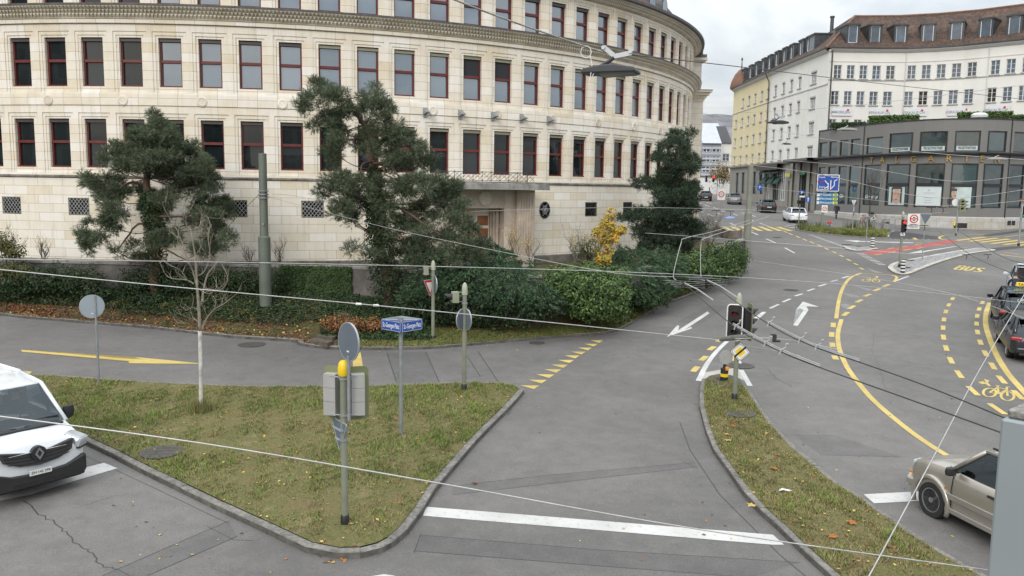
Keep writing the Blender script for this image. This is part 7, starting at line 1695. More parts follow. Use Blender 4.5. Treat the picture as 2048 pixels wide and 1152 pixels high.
p,t=post_sign(1613.5,440, 'blue one-way arrow sign on a thin post behind the white car', 'one_way_sign');m=F/p.y;vpole(t,zat(p,395),.04,M_GALV,foot=False);b=MB();b.box((0,-.06,zat(p,399)),(10/m,.03,10/m));o=b.build('sign_panel',M_SB,t);poly_sign(t,LM(0,-.08,zat(p,399),0),[(-.04,-.22),(.04,-.22),(.04,.08),(.13,.08),(0,.24),(-.13,.08),(-.04,.08)],M_SW, 'arrow',.004,parent=o)
p,t=post_sign(1517,422, 'small blue parking sign on a post in front of the sandstone shop fronts', 'parking_sign');vpole(t,zat(p,372),.04,M_GALV,foot=False);b=MB();b.box((0,-.06,zat(p,375)),(.6,.03,.75));o=b.build('sign_panel',M_SB,t);tt=text('P',.5,M_SW, 'letter');tt.parent=o;tt.matrix_local=Matrix.Translation((0,-.08,zat(p,375))) @ Matrix.Rotation(PI/2,4, 'X')
p,t=post_sign(1704,466, 'side-on triangular sign above a blue disc on a post in the planted island', 'edge_on_sign');vpole(t,zat(p,400),.035,M_GALV,foot=False);b=MB();b.prism([(-.02,-.25,zat(p,400)),(-.02,.25,zat(p,400)),(-.02,0,zat(p,412))],(.03,0,0));b.xf(LM(0,0,0,.5));b.build('triangle_panel',M_SW,t);disc_sign(t,LM(.05,-.04,zat(p,423),1.1),.38,M_SB,name='round_panel')
p,t=post_sign(1911.5,471, 'pole with olive signal heads and a round white disc before the pavilion', 'traffic_light');m=F/p.y;t['category'] = 'traffic light';vpole(t,zat(p,398),.06,M_GALV);zc=zat(p,410)
signal(t,LM(.15,-.1,zc,.25),M_SBOARD,None,3,.31,body=M_BLACKP);signal(t,LM(.48,0,zc-.05,1.3),False,None,3,.31,body=M_SBOARD);disc_sign(t,LM(-.3,.0,zat(p,405),.2),.30,M_SW)
b=MB();b.box((-.25,-.05,zat(p,447)),(.16,.12,.36));b.build('push_button',M_SY,t)
p,t=post_sign(2037,491, 'traffic light with a lit green arrow at the right frame edge', 'traffic_light');t['category'] = 'traffic light';m=F/p.y;vpole(t,zat(p,400),.08,M_GALV);signal(t,LM(.10,-.1,(zat(p,410)+zat(p,436))/2,0),M_BLACKP,(None,None, 'G'),3,.27,body=M_BLACKP,edge=M_SW)
b=MB();b.box((.05,-.2,zat(p,399)),(.55,.3,.14));b.build('amber_hood',pm('rust_hood',(.25,.09,.04),.6),t);b=MB();b.lathe([(.1,0),(.1,.05)],n=12,M=LM(.2,-.37,zat(p,399),0) @ Matrix.Rotation(PI/2,4, 'X'));b.build('amber_lamp',M_ORL,t)
p=g(1418,398);t=thing('traffic_light', 'distant pair of signal heads with a lit red light at the end of the street', 'traffic light',tuple(p));b=MB();b.cyl((0,0,0),(0,0,zat(p,372)),.07,n=6);b.build('pole',M_BLACKP,t)
signal(t,LM(-.6,0,zat(p,358),0),False,None,3,.34,body=M_BLACKP,lens=.14);signal(t,LM(.55,0,zat(p,358),0),False,('R',None,None),3,.34,body=M_BLACKP,lens=.16);b=MB();b.box((0,0,zat(p,366)),(1.4,.06,.06));b.box((0,-.1,zat(p,371)),(.5,.04,.55));b.build('plate',M_SW,t)
p=g(1770,461);m=F/p.y;t=thing('litter_bin', 'tall cylindrical brushed steel litter bin at the right end of the planted island', 'bin',tuple(p));H=zat(p,439);M_STEEL=pm('brushed_steel',(.45,.46,.46),.3,.1,6,0,.8);b=MB();b.lathe([(.40,0),(.40,H-.12),(.38,H-.1),(.38,H-.04),(.40,H-.03),(.40,H),(.1,H+.04)],n=24);b.build('body',M_STEEL,t,smooth=True);b=MB();b.box((0,-.37,H-.3),(.35,.08,.14));b.build('opening',M_BLACKP,t)
p=g(1658,461,.1);t=thing('fire_hydrant', 'small grey hydrant with a red cap in the planted island', 'hydrant',tuple(p));b=MB();b.lathe([(.13,0),(.12,.5),(.15,.55),(.15,.65)],n=14);b.cyl((-.25,0,.48),(.25,0,.48),.07,n=10);b.build('body',M_GALV,t,smooth=True);b=MB();b.lathe([(.17,.65),(.18,.78),(.12,.9),(.03,.94)],n=14);b.build('cap',M_SR,t,smooth=True)
for k,(px,py) in enumerate(((1766.5-4,452),(1783,455),(1795,457),(1837-25,459))):
    p=g(px,py);t=thing('bicycle_rack',['hooped steel bicycle rack nearest the parked bicycles', 'second hooped steel rack from the parked bicycles', 'third hooped steel rack from the parked bicycles', 'hooped steel rack just behind the red signal pole'][k], 'bicycle rack',tuple(p),group='bicycle racks along the pavilion');b=MB();b.tube(smooth([Vector((-.35,0,0)),Vector((-.35,0,.8)),Vector((-.2,0,1.0)),Vector((.2,0,1.0)),Vector((.35,0,.8)),Vector((.35,0,0))],3),.035,6);b.build('hoop',M_GALV,t);b=MB();b.box((0,0,.35),(.66,.03,.05));b.build('crossbar',M_GALV,t)
M_RUB=pm('tyre_rubber',(.018,.018,.019),.8,.2,10)
def bicycle(p,rz,lab,frame_m,cargo=False,s_=1.0):
    t=thing('bicycle',lab, 'bicycle',tuple(p),rz)
    for x in (-.53,.53):
        b=MB();b.tube([(x+.33*math.cos(k*PI/9),0,.34+.33*math.sin(k*PI/9)) for k in range(19)],.024,5);w=b.build('wheel',M_RUB,t);b=MB()
        for k in range(8): b.cyl((x,0,.34),(x+.31*math.cos(k*PI/4),0,.34+.31*math.sin(k*PI/4)),.004,n=3)
        q=b.build('spokes',M_GALV,t);q.parent=w
    b=MB();A,B,Cc,D_,E2_=(-.53,0,.34),(-.12,0,.30),(-.2,0,.78),(.36,0,.80),(.53,0,.34)
    for a,q in ((A,B),(A,Cc),(B,Cc),(B,D_),(Cc,D_) if not cargo else (B,(.3,0,.5)),(D_,E2_),(D_,(.33,0,.95))): b.cyl(a,q,.024 if not cargo else .035,n=6)
    b.build('frame',frame_m,t);b=MB();b.box((-.22,0,.88),(.26,.13,.06),taper=.8);b.cyl((-.2,0,.78),(-.22,0,.86),.015,n=5);b.build('saddle',M_BLACKP,t)
    b=MB();b.tube([(.2,-.27,1.02),(.33,-.1,1.0),(.33,.1,1.0),(.2,.27,1.02)],.014,5);b.cyl((.33,0,.93),(.33,0,1.0),.015,n=5);b.build('handlebar',M_BLACKP,t)
    b=MB();b.box((-.12,.1,.3),(.17,.02,.03));b.box((-.12,-.1,.3),(.17,.02,.03));b.cyl((-.12,-.1,.3),(-.12,.1,.3),.015,n=5);b.build('pedals',M_BLACKP,t)
    if cargo: b=MB();b.box((-.55,0,.80),(.5,.4,.06));b.box((-.55,0,.95),(.48,.38,.26),taper=1.1);b.build('basket',M_BLACKP,t)
    return t
bicycle(g(1727,448),.8, 'dark bicycle with an orange frame parked left of the bare street tree',pm('orange_paint',(.35,.08,.03),.4));bicycle(g(1752,445),-.25, 'white step-through bicycle with a rear basket parked right of the bare street tree',M_SW,True)
# ================================================================ vehicles
def carpaint(name,col,metal=.0,rough=.25):
    m,t,b=newmat(name);l=t.links.new;tcn=nd(t, 'ShaderNodeTexCoord');n=nd(t, 'ShaderNodeTexNoise',i_Scale=3,i_Detail=7,i_Roughness=.7);l(tcn.outputs['Object'],n.inputs['Vector'])
    r_=rampn(t,n.outputs[0],[(.35,[c*.93 for c in col]),(.7,col)]);l(r_.outputs[0],b.inputs['Base Color']);rr=rampn(t,n.outputs[0],[(.3,(rough,)*3),(.75,(rough+.14,)*3)]);l(rr.outputs[0],b.inputs['Roughness'])
    b.inputs['Metallic'].default_value=metal;dk=max(col) < .1;b.inputs['Coat Weight'].default_value=.15 if dk else .8;b.inputs['Specular IOR Level'].default_value=.3 if dk else .5;b.inputs['Coat Roughness'].default_value=.06;return m
P_WHITE=carpaint('white_car_paint',(.64,.675,.71));P_BLACK=carpaint('black_car_paint',(.012,.013,.016));P_GREY=carpaint('grey_car_paint',(.16,.165,.175),.4);P_CHAMP=carpaint('champagne_car_paint',(.40,.375,.335),.6,.26);P_GREYD=carpaint('graphite_car_paint',(.035,.037,.045),.3)
M_CGL,_t,_b=newmat('car_window');_t.nodes.remove(_b);_g=nd(_t, 'ShaderNodeBsdfGlossy');_g.inputs['Roughness'].default_value=.02;_g.inputs['Color'].default_value=(.8,.92,1,1);_tr=nd(_t, 'ShaderNodeBsdfTransparent');_tr.inputs['Color'].default_value=(.50,.56,.55,1);_fr=nd(_t, 'ShaderNodeFresnel');_fr.inputs['IOR'].default_value=1.65;_m=nd(_t, 'ShaderNodeMixShader');[_t.links.new(a,c) for a,c in ((_fr.outputs[0],_m.inputs[0]),(_tr.outputs[0],_m.inputs[1]),(_g.outputs[0],_m.inputs[2]),(_m.outputs[0],_t.nodes['Material Output'].inputs[0]))]
M_SEAT=pm('dark_seat_cloth',(.03,.031,.034),.9,.3,12)
def cabin(t,gh,drv=True):
    (xa,wa,za),(xb,wb,zb_),(xc,wc,zc_),(xd,wd,zd)=gh['c'];b=MB();b.prism([(xa-.1,-wa*.93,za+.02),(xa-.1,wa*.93,za+.02),(xd+.05,wd*.9,zd+.02),(xd+.05,-wd*.9,zd+.02)],(0,0,.03));b.build('interior',M_SEAT,t)
    b=MB();b.box((xa-.25,0,za+.05),(.4,wa*1.75,.12));o=b.build('dashboard',M_BLACKP,t)
    for x in ((xb-.35,) if drv == 'van' else (xb-.35,max(xd+.5,xb-1.35))):
        for s_ in (-1,1):
            b=MB();h=zb_-za;b.box(None,(.12,.44,h*.75),M=Matrix.Translation((x,s_*wa*.48,za+h*.30)) @ Matrix.Rotation(-.2,4, 'Y'));b.box(None,(.09,.24,.16),M=Matrix.Translation((x-.04,s_*wa*.48,za+h*.76)) @ Matrix.Rotation(-.2,4, 'Y'));q=b.build('seat',M_SEAT,t);q.modifiers.new('b', 'BEVEL').width=.03
    c=Vector((xa-.52,wa*.48,za+.12));b=MB();b.tube([c+Vector((.07*math.sin(a),.18*math.cos(a),.17*math.sin(a))) for a in np.linspace(0,2*PI,17)],.014,5);b.cyl(c,c+Vector((.2,0,-.1)),.03,n=6);b.build('steering_wheel',M_BLACKP,t)
M_TRIMB=pm('black_trim',(.017,.017,.018),.55,.2,6);M_CHROME=pm('chrome_trim',(.55,.56,.57),.15,.05,3,0,1.0);M_RIM=pm('alloy_rim',(.36,.37,.38),.35,.1,5,0,.8);M_RIMD=pm('dark_alloy_rim',(.07,.07,.075),.35,.1,5,0,.7)
M_HEAD=glassm('headlight_glass',(.32,.34,.36),1.6,.08);M_TAIL=pm('tail_light_red',(.35,.008,.012),.2,.1,6,0,0,.5,1);M_PLATE=pm('number_plate_white',(.66,.66,.64),.5,.04);M_ORG=pm('orange_indicator',(.7,.2,.02),.3,.1)
def crom(vals,n):
    """interpolate rows of numbers smoothly"""
    A=np.array(vals,float);out=[]
    for i in range(len(A)-1):
        p0,p1,p2,p3=A[max(0,i-1)],A[i],A[i+1],A[min(len(A)-1,i+2)]
        for k in range(n):
            s=k/n;out.append(p1+(p2-p1)*(3*s*s-2*s**3)*.35+(p2-p1)*s*.65)
    out.append(A[-1]);return out
def vehicle(name,label,loc,rz,sp,cat='car'):
    t=thing(name,label,cat,tuple(loc),rz)
    st_=crom(sp['st'],4);b=MB();n=len(st_);paint_=sp['paint'];cl=sp.get('clad',0)
    for x,w,zb,zt in st_:
        h=zt-zb;half=[(0,zb),(w*.80,zb),(w*.95,zb+.05),(w*.995,zb+h*.22),(w,zb+h*.45),(w*1.0,zb+h*.62),(w*.985,zb+h*.80),(w*.955,zt-h*.08),(w*.90,zt-.012),(w*.70,zt+.012),(0,zt+.03)]
        ring_=[(y,z) for y,z in half]+[(-y,z) for y,z in half[-2:0:-1]];b.v += [(x,y,z) for y,z in ring_]
    k=len(ring_)
    for i in range(n-1):
        for j in range(k): b.f.append((i*k+j,(i+1)*k+j,(i+1)*k+(j+1) % k,i*k+(j+1) % k));b.m.append(2 if cl and (j in (0,1,2,k-1,k-2,k-3)) else 0)
    b.f += [tuple(range(k)),tuple(range((n-1)*k+k-1,(n-1)*k-1,-1))];b.m += [2 if sp.get('blackends') else 0]*2
    o=b.build('body',[paint_,M_BLACKP,M_TRIMB],t)
    r=sp['r'];cut=MB()
    for x in sp['wx']:
        for s_ in (-1,1): cut.cyl((x,s_*(sp['W']/2+.1),r),(x,s_*(sp['W']/2-.30),r),r+.065,n=24)
    cut.m=[1]*len(cut.f);co=cut.build('cut',[paint_,M_BLACKP,M_TRIMB]);
    for p_ in co.data.polygons: p_.material_index=1
    md=o.modifiers.new('b', 'BOOLEAN');md.operation = 'DIFFERENCE';md.object=co;md.solver = 'EXACT';md.material_mode = 'INDEX'
    dg=bpy.context.evaluated_depsgraph_get();dg.update();me=bpy.data.meshes.new_from_object(o.evaluated_get(dg));o.modifiers.clear();o.data=me;bpy.data.objects.remove(co);me.shade_smooth();me.set_sharp_from_angle(angle=R(32))
    for x in sp['wx']:
        for s_ in (-1,1):
            y=s_*(sp['W']/2-.125);T=Matrix.Translation((x,y,r)) @ Matrix.Rotation(-s_*PI/2,4, 'X');b=MB();b.lathe([(r*.60,-.10),(r*.93,-.11),(r,-.07),(r,.07),(r*.95,.108),(r*.72,.115),(r*.62,.10)],n=28,M=T);w=b.build('wheel',M_RUB,t,smooth=True)
            b=MB();b.lathe([(r*.64,.06),(r*.66,.112),(r*.61,.112),(r*.57,.05)],n=28,M=T)
            for j in range(5):
                a=j*2*PI/5;m0=len(b.v);b.box((r*.34,0,.085),(r*.50,r*.15,.03));b.xf(T @ Matrix.Rotation(a,4, 'Z'),m0)
            b.lathe([(r*.16,.05),(r*.15,.112),(.01,.115)],n=12,M=T);q=b.build('rim',sp.get('rim',M_RIM),t);q.parent=w
            b=MB();b.lathe([(r*.6,.0),(r*.6,.01)],n=20,M=T);q=b.build('brake',M_BLACKP,t);q.parent=w
    if sp.get('flare'):
        for x in sp['wx']:
            for s_ in (-1,1): b=MB();b.tube([(x+(r+.10)*math.cos(a),s_*(sp['W']/2-.005),r+(r+.10)*math.sin(a)) for a in np.linspace(-.35,PI+.35,19)],.05,7);b.build('wheel_flare',paint_ if sp['flare'] == 1 else M_TRIMB,t,smooth='all')
    for gi,gh in enumerate(sp['gh']):
        (xa,wa,za),(xb,wb,zb_),(xc,wc,zc_),(xd,wd,zd)=gh['c'];gm=M_CGL
        if gh.get('ws',True): cabin(t,gh,sp.get('cab'))
        sides=gh.get('sides', 'glass');e_=.012
        P_=lambda x,w,z,s_: (x,s_*w,z)
        bow=.10
        def panel_(name_,A,B,Cc,D,mat,bowv=(0,0,0),par=None,nseg=6):
            A,B,Cc,D=map(Vector,(A,B,Cc,D));b=MB();bv=Vector(bowv)
            for i in range(nseg+1):
                s=i/nseg;f_=4*s*(1-s)
                for j in range(5): u=j/4;p=(A.lerp(B,s)).lerp(D.lerp(Cc,s),u)+bv*f_*(1-.3*u);b.v.append(tuple(p))
            for i in range(nseg):
                for j in range(4): q=i*5+j;b.f.append((q,q+5,q+6,q+1));b.m.append(0)
            return b.build(name_,mat,t,smooth='all')
        if gh.get('ws',True): panel_('windscreen',P_(xa,wa-e_,za,-1),P_(xa,wa-e_,za,1),P_(xb,wb-e_,zb_,1),P_(xb,wb-e_,zb_,-1),gm,(bow,0,0))
        if gh.get('rw',True): panel_('rear_window',P_(xd,wd-e_,zd,1),P_(xd,wd-e_,zd,-1),P_(xc,wc-e_,zc_,-1),P_(xc,wc-e_,zc_,1),gh.get('rwm',gm),(-.05,0,0))
        for s_ in (-1,1): panel_('side_window' if sides == 'glass' else 'side_panel',P_(xa,wa-e_,za,s_),P_(xd,wd-e_,zd,s_),P_(xc,wc-e_,zc_,s_),P_(xb,wb-e_,zb_,s_),gm if sides == 'glass' else paint_,(0,s_*.02,0))
        b=MB();nx_,ny_=10,8
        for lay in (0,1):
            for i in range(nx_+1):
                for j in range(ny_+1):
                    u,v=i/nx_,j/ny_*2-1;x=xb+(xc-xb)*u;w=(wb+(wc-wb)*u)+.012;f_=(1-abs(v)**3.0)*(1-abs(2*u-1)**4*.8);xx_=x+(.08*(1-v*v) if u < .5 else -.04*(1-v*v))*abs(2*u-1)**2;b.v.append((xx_,w*v,zb_+(zc_-zb_)*u+.055*f_-(.04 if lay else 0)+.008))
        m_=(nx_+1)*(ny_+1)
        for i in range(nx_):
            for j in range(ny_):
                q=i*(ny_+1)+j;b.f += [(q,q+1,q+ny_+2,q+ny_+1),(m_+q,m_+q+ny_+1,m_+q+ny_+2,m_+q+1)];b.m += [0,0]
        for i in range(nx_):
            for j in (0,ny_): q=i*(ny_+1)+j;b.f.append((q,q+ny_+1,m_+q+ny_+1,m_+q));b.m.append(0)
        for j in range(ny_):
            for i in (0,nx_): q=i*(ny_+1)+j;b.f.append((q,q+1,m_+q+1,m_+q));b.m.append(0)
        b.build('roof',gh.get('roofm',paint_),t,smooth='all')
        pr=gh.get('pr',.035)
        for s_ in (-1,1):
            b=MB()
            if gh.get('ws',True): b.tube([P_(xa,wa,za-.02,s_),P_(xb,wb,zb_,s_)],pr,6)
            if gh.get('cp',True): b.tube([P_(xd,wd,zd-.02,s_),P_(xc,wc,zc_,s_)],pr*gh.get('cr',1.3),6)
            b.tube([P_(xb,wb,zb_,s_),P_(xc,wc,zc_,s_)],pr*.9,6);b.build('pillar',paint_,t,smooth='all')
        for f_ in gh.get('bp',()):
            for s_ in (-1,1): b=MB();b.tube([P_(xa+(xd-xa)*f_[0],(wa+(wd-wa)*f_[0])+.004,za+(zd-za)*f_[0],s_),P_(xb+(xc-xb)*f_[1],(wb+(wc-wb)*f_[1])+.004,zb_+(zc_-zb_)*f_[1],s_)],.03,5);b.build('door_pillar',M_TRIMB,t)
    W2=sp['W']/2
    for x,z0,z1 in sp.get('seams',()):
        for s_ in (-1,1): b=MB();b.tube([(x,s_*(W2*.985),z0),(x,s_*(W2+.002),(z0+z1)/2),(x,s_*(W2*.96),z1)],.008,4);b.build('door_gap',M_BLACKP,t)
    for x,z in sp.get('handles',()):
        for s_ in (-1,1): b=MB();b.box((x,s_*(W2+.008),z),(.17,.03,.035));b.build('handle',sp.get('hm',M_TRIMB),t)
    if 'mirror' in sp:
        x,z=sp['mirror']
        for s_ in (-1,1): b=MB();b.lathe([(.005,-.10),(.085,-.07),(.10,0),(.085,.06),(.005,.08)],n=10,M=Matrix.Translation((x,s_*(W2+.10),z)) @ Matrix.Diagonal((.75,1.2,sp.get('ms',1.0),1)));b.cyl((x,s_*(W2-.06),z-.03),(x,s_*(W2+.05),z-.02),.03,n=6);b.build('mirror',sp.get('mm',paint_),t,smooth=True)
    for nm,mat,c,d,both in sp.get('bits',()):
        for s_ in ((-1,1) if both else (1,)):
            b=MB();rz_b=c[3]*s_ if len(c) > 3 else 0;M_=Matrix.Translation((c[0],c[1]*s_,c[2])) @ Matrix.Rotation(rz_b,4, 'Z') @ Matrix.Rotation(c[4] if len(c) > 4 else 0,4, 'Y');b.box(None,d,M=M_);o=b.build(nm,mat,t);bv=o.modifiers.new('bev', 'BEVEL');bv.width=min(d)*.3;bv.segments=2
    return t
def plate(t,body_,x,z,w,h,face=-1,tilt=0,col=None):
    """number plate; face -1: rear, 1: front"""
    M_=Matrix.Translation((x,0,z)) @ Matrix.Rotation(PI/2*face,4, 'Z') @ Matrix.Rotation(tilt,4, 'X');b=MB();b.box((0,0,0),(w,.015,h));b.xf(M_);o=b.build('number_plate',M_PLATE,t)
    tt=text(body_,h*.72,M_SK, 'plate_lettering',ext=.001);ww=max(v.co.x for v in tt.data.vertices)-min(v.co.x for v in tt.data.vertices);tt.data.transform(Matrix.Diagonal((min(1.3,w*.86/ww),1,1,1)));tt.parent=o;tt.matrix_local=M_ @ Matrix.Translation((0,-.0095,0)) @ Matrix.Rotation(PI/2,4, 'X')
def head(a,b_):
    """heading (rotation about z) from ground pixel a to ground pixel b_"""
    p,q=g(*a),g(*b_);return math.atan2(q.y-p.y,q.x-p.x)
vrz=head((228,918),(520,1062))+.04;f0=g(80,998);fw=Vector((math.cos(vrz),math.sin(vrz),0))
VAN=dict(cab='van',L=5.0,W=1.96,r=.335,paint=P_WHITE,rim=M_RIM,wx=(1.55,-1.5),clad=1,
    st=[(2.50,.62,.34,.62),(2.47,.80,.24,.86),(2.38,.90,.20,1.00),(2.15,.955,.20,1.09),(1.75,.975,.22,1.19),(1.2,.98,.24,1.25),(0,.98,.24,1.25),(-2.3,.98,.26,1.25),(-2.42,.97,.30,1.25),(-2.48,.93,.36,1.2)],
    gh=[dict(c=((1.72,.90,1.20),(.92,.80,1.86),(-.15,.83,1.94),(-.15,.955,1.25)),rw=False,cp=True,pr=.045,bp=((.42,.12),(.98,.98))),dict(c=((-.15,.955,1.25),(-.15,.83,1.94),(-2.35,.83,1.93),(-2.45,.95,1.22)),ws=False,sides='panel',pr=.05)],
    mirror=(1.45,1.30),ms=1.7,mm=M_TRIMB,seams=((1.2,.45,1.2),(.15,.45,1.2)),handles=((.35,1.0),),
    bits=(('bumper',M_TRIMB,(2.46,0,.34),(.16,1.62,.22),0),('bumper_corner',M_TRIMB,(2.34,.80,.45,.55),(.30,.22,.38),1),('lower_intake',M_BLACKP,(2.555,0,.33),(.02,.95,.12),0),('fog_light_recess',M_BLACKP,(2.50,.70,.40,.3),(.05,.24,.14),1),
          ('headlight',M_HEAD,(2.31,.79,.93,.62,.35),(.40,.33,.24),1),('headlight_bezel',M_TRIMB,(2.30,.79,.79,.62),(.34,.31,.04),1),('wiper',M_BLACKP,(1.74,.38,1.225,.12),(.03,.62,.03),1),('cowl',M_TRIMB,(1.80,0,1.20),(.20,1.55,.04),0),('chrome_strip',M_CHROME,(2.515,0,.915),(.02,1.05,.016),0)))
loc=f0-fw*2.48;loc.z=gz(loc.y)+.003;tV=vehicle('delivery_van', 'white delivery van with black bumper and diamond badge stopping at the left frame edge',loc,vrz,VAN, 'van')
gx=lambda z: 2.60-.26*(z-.55)
gp=[(-.68,1.0),(-.15,.90),(.15,.90),(.68,1.0),(.62,.82),(.36,.70),(0,.655),(-.36,.70),(-.62,.82)]
b=MB();b.prism([(gx(z),y,z) for y,z in gp],(-.12,0,0));b.build('grille',M_TRIMB,tV)
for k in range(4): b=MB();b.tube([(gx(.72+k*.06+.10*y*y)+.006,y,.72+k*.06+.16*y*y) for y in np.linspace(-.56-.02*k,.56+.02*k,9)],.009,4);b.build('grille_bar',M_BLACKP,tV)
b=MB();b.prism([(2.56,y,z) for y,z in ((-.84,.66),(-.5,.53),(0,.49),(.5,.53),(.84,.66),(.84,.26),(-.84,.26))],(-.14,0,0));o=b.build('bumper_upper',M_TRIMB,tV);o.modifiers.new('b', 'BEVEL').width=.02
b=MB();o_=[(0,.125),(.085,0),(0,-.125),(-.085,0)];i_=[(0,.068),(.042,0),(0,-.068),(-.042,0)]
for k in range(4):
    a,c=o_[k],o_[(k+1) % 4];d,e_=i_[(k+1) % 4],i_[k];b.prism([(2.56,a[0],.88+a[1]),(2.56,c[0],.88+c[1]),(2.56,d[0],.88+d[1]),(2.56,e_[0],.88+e_[1])],(.02,0,0))
b.build('diamond_badge',M_CHROME,tV);b=MB();b.cyl((2.46,0,.88),(2.561,0,.88),.14,n=20);b.build('badge_mount',M_TRIMB,tV)
plate(tV, 'ZH·142 298',2.58,.53,.40,.10,1)
SUV=dict(L=3.9,W=1.70,r=.35,paint=P_CHAMP,rim=M_RIM,wx=(1.12,-1.08),clad=0,flare=1,
    st=[(1.80,.60,.42,.74),(1.78,.74,.34,.86),(1.68,.80,.30,.97),(1.35,.82,.30,1.035),(.75,.835,.30,1.08),(0,.84,.30,1.07),(-1.4,.84,.32,1.08),(-1.80,.80,.36,1.05),(-1.88,.74,.42,.98)],
    gh=[dict(c=((.78,.76,1.05),(.12,.62,1.60),(-1.55,.62,1.62),(-1.80,.74,1.08)),bp=((.42,.30),(.72,.78)),pr=.04)],
    mirror=(.55,1.12),mm=M_TRIMB,seams=((.62,.42,1.03),(-.48,.42,1.05)),handles=((-.30,.93),),hm=M_TRIMB,
    bits=(('bumper',P_CHAMP,(1.82,0,.52),(.16,1.52,.22),0),('bumper_corner',P_CHAMP,(1.70,.72,.52,.5),(.3,.2,.22),1),('headlight',M_HEAD,(1.71,.64,.86,.35),(.16,.26,.18),1),('indicator',M_ORG,(1.74,.78,.70),(.08,.02,.05),1),('side_indicator',M_ORG,(.80,.85,.72),(.06,.02,.03),1),('grille',M_TRIMB,(1.79,0,.80),(.06,.8,.14),0),('side_moulding',P_CHAMP,(.05,.855,.60),(1.5,.03,.11),1),('sill',P_CHAMP,(0,.83,.34),(1.5,.05,.10),1),('wiper',M_BLACKP,(.86,.3,1.075,.1),(.03,.5,.02),1),('cowl',M_TRIMB,(.84,0,1.06),(.16,1.3,.03),0),('roof_rail',M_TRIMB,(-.7,.56,1.68),(1.5,.03,.04),1)))
wp_=g(1869,1032);srz=head((2000,1108),(1869,1033));fw=Vector((math.cos(srz),math.sin(srz),0));sd2=Vector((-fw.y,fw.x,0));loc=wp_-fw*1.12-sd2*.72;loc.z=gz(loc.y)+.003
tS2=vehicle('offroad_car', 'champagne coloured off-road car stopping beside the long grass island, partly hidden by the grey box',loc,srz,SUV)
def hatch(paint_,L_=4.4,W_=1.83,H=1.58,r=.34,belt=1.0,rake=.55,clad=0,rear='hatch',rim=M_RIM,lamps=None):
    h=L_/2;zb=.24
    return dict(L=L_,W=W_,r=r,paint=paint_,rim=rim,wx=(h-.88,-h+.85),clad=clad,flare=2 if clad else 0,
        st=[(h,W_*.33,.40,.62),(h-.04,W_*.41,.28,.74),(h-.2,W_*.46,zb,.84),(h-.6,W_*.49,zb,belt-.10),(h-1.25,W_*.5,zb,belt-.02),(0,W_*.5,zb,belt),(-h+.7,W_*.5,zb,belt+.02),(-h+.22,W_*.485,zb+.02,belt+.01),(-h+.06,W_*.45,.30,belt-.10),(-h,W_*.40,.36,belt-.22)],
        gh=[dict(c=((h-1.2,W_*.44,belt-.02),(h-1.95,W_*.355,H-.05),(-h+.75,W_*.35,H-.06),(-h+.26,W_*.43,belt+.0)),bp=((.36,.22),(.74,.80)),pr=.035,cr=1.8)],
        mirror=(h-1.45,belt+.05),seams=((h-1.25,.4,belt-.03),(-.05,.4,belt-.02),(-h+1.1,.55,belt-.02)),handles=((.1,belt-.12),(-h+1.3,belt-.12)),
        bits=(('headlight',M_HEAD,(h-.20,W_*.40,.74,.5),(.30,.26,.12),1),('grille',M_TRIMB,(h-.01,0,.52),(.04,.9,.2),0),('tail_light',M_TAIL,(-h+.085,W_*.395,belt-.16,-.35),(.12,.34,.12),1),('rear_bumper',M_TRIMB if clad else paint_,(-h+.03,0,.44),(.16,W_*.80,.20),0),('diffuser',M_TRIMB,(-h+.03,0,.31),(.14,W_*.70,.10),0),('rear_wiper',M_BLACKP,(-h+.33,.1,belt+.10),(.03,.35,.02),0),('spoiler',paint_,(-h+.66,0,H-.035),(.22,W_*.64,.035),0)))
def put(name,lab,rear,hd,sp,plate_=None):
    fw=Vector((math.cos(hd),math.sin(hd),0));p=g(*rear)+fw*(sp['L']/2);p.z=gz(p.y)+.003;slope=(gz(p.y+fw.y*1.5)-gz(p.y-fw.y*1.5))/3;t=vehicle(name,lab,p,hd,sp);t.rotation_euler=(0,-math.atan(slope),hd)
    if plate_: plate(t,plate_,-sp['L']/2-.055,.62 if sp['L'] < 4.6 else .72,.50,.11,-1)
    return t
def taxi_sign(t,x,z,face=1):
    b=MB();b.box((x,0,z),(.14,.52,.17),taper=.86);o=b.build('taxi_roof_sign',M_SY,t);bv=o.modifiers.new('b', 'BEVEL');bv.width=.02;tt=text('TAXI',.15,M_SK, 'taxi_lettering',ext=.002);tt.parent=o;tt.matrix_local=Matrix.Translation((x-.072,0,z)) @ Matrix.Rotation(-PI/2,4, 'Z') @ Matrix.Rotation(PI/2,4, 'X')
sp=hatch(P_BLACK,4.75,1.92,1.62,.36,1.02);sp['gh'][0]['roofm']=M_CGL;t1=put('taxi', 'black taxi with a yellow roof sign parked second in the rank, seen from behind',(2049,671),R(64),sp, 'SG·287 150');taxi_sign(t1,-.2,1.76)
M_STK=pm('pale_sticker',(.45,.45,.43),.5);tt=text('( WINTI )',.18,M_STK, 'window_sticker',ext=.002);tt.parent=t1;tt.matrix_local=Matrix.Translation((-2.02,-.05,1.34)) @ Matrix.Rotation(-PI/2,4, 'Z') @ Matrix.Rotation(R(42),4, 'X')
b=MB();b.box((-2.32,0,.93),(.1,1.5,.03));b.build('spoiler_lip',P_BLACK,t1)
sp=hatch(P_GREYD,4.55,1.78,1.47,.33,.98);sp['r']=.33;t2=put('taxi', 'dark estate taxi parked nearest in the rank with red tail lights showing',(2078,730),head((2016,722),(1994,690)),sp);taxi_sign(t2,-.3,1.60)
b=MB();b.tube([(.98,.635,1.44),(-1.5,.625,1.43),(-2.0,.74,1.04)],.018,5);b.build('chrome_roof_line',M_CHROME,t2)
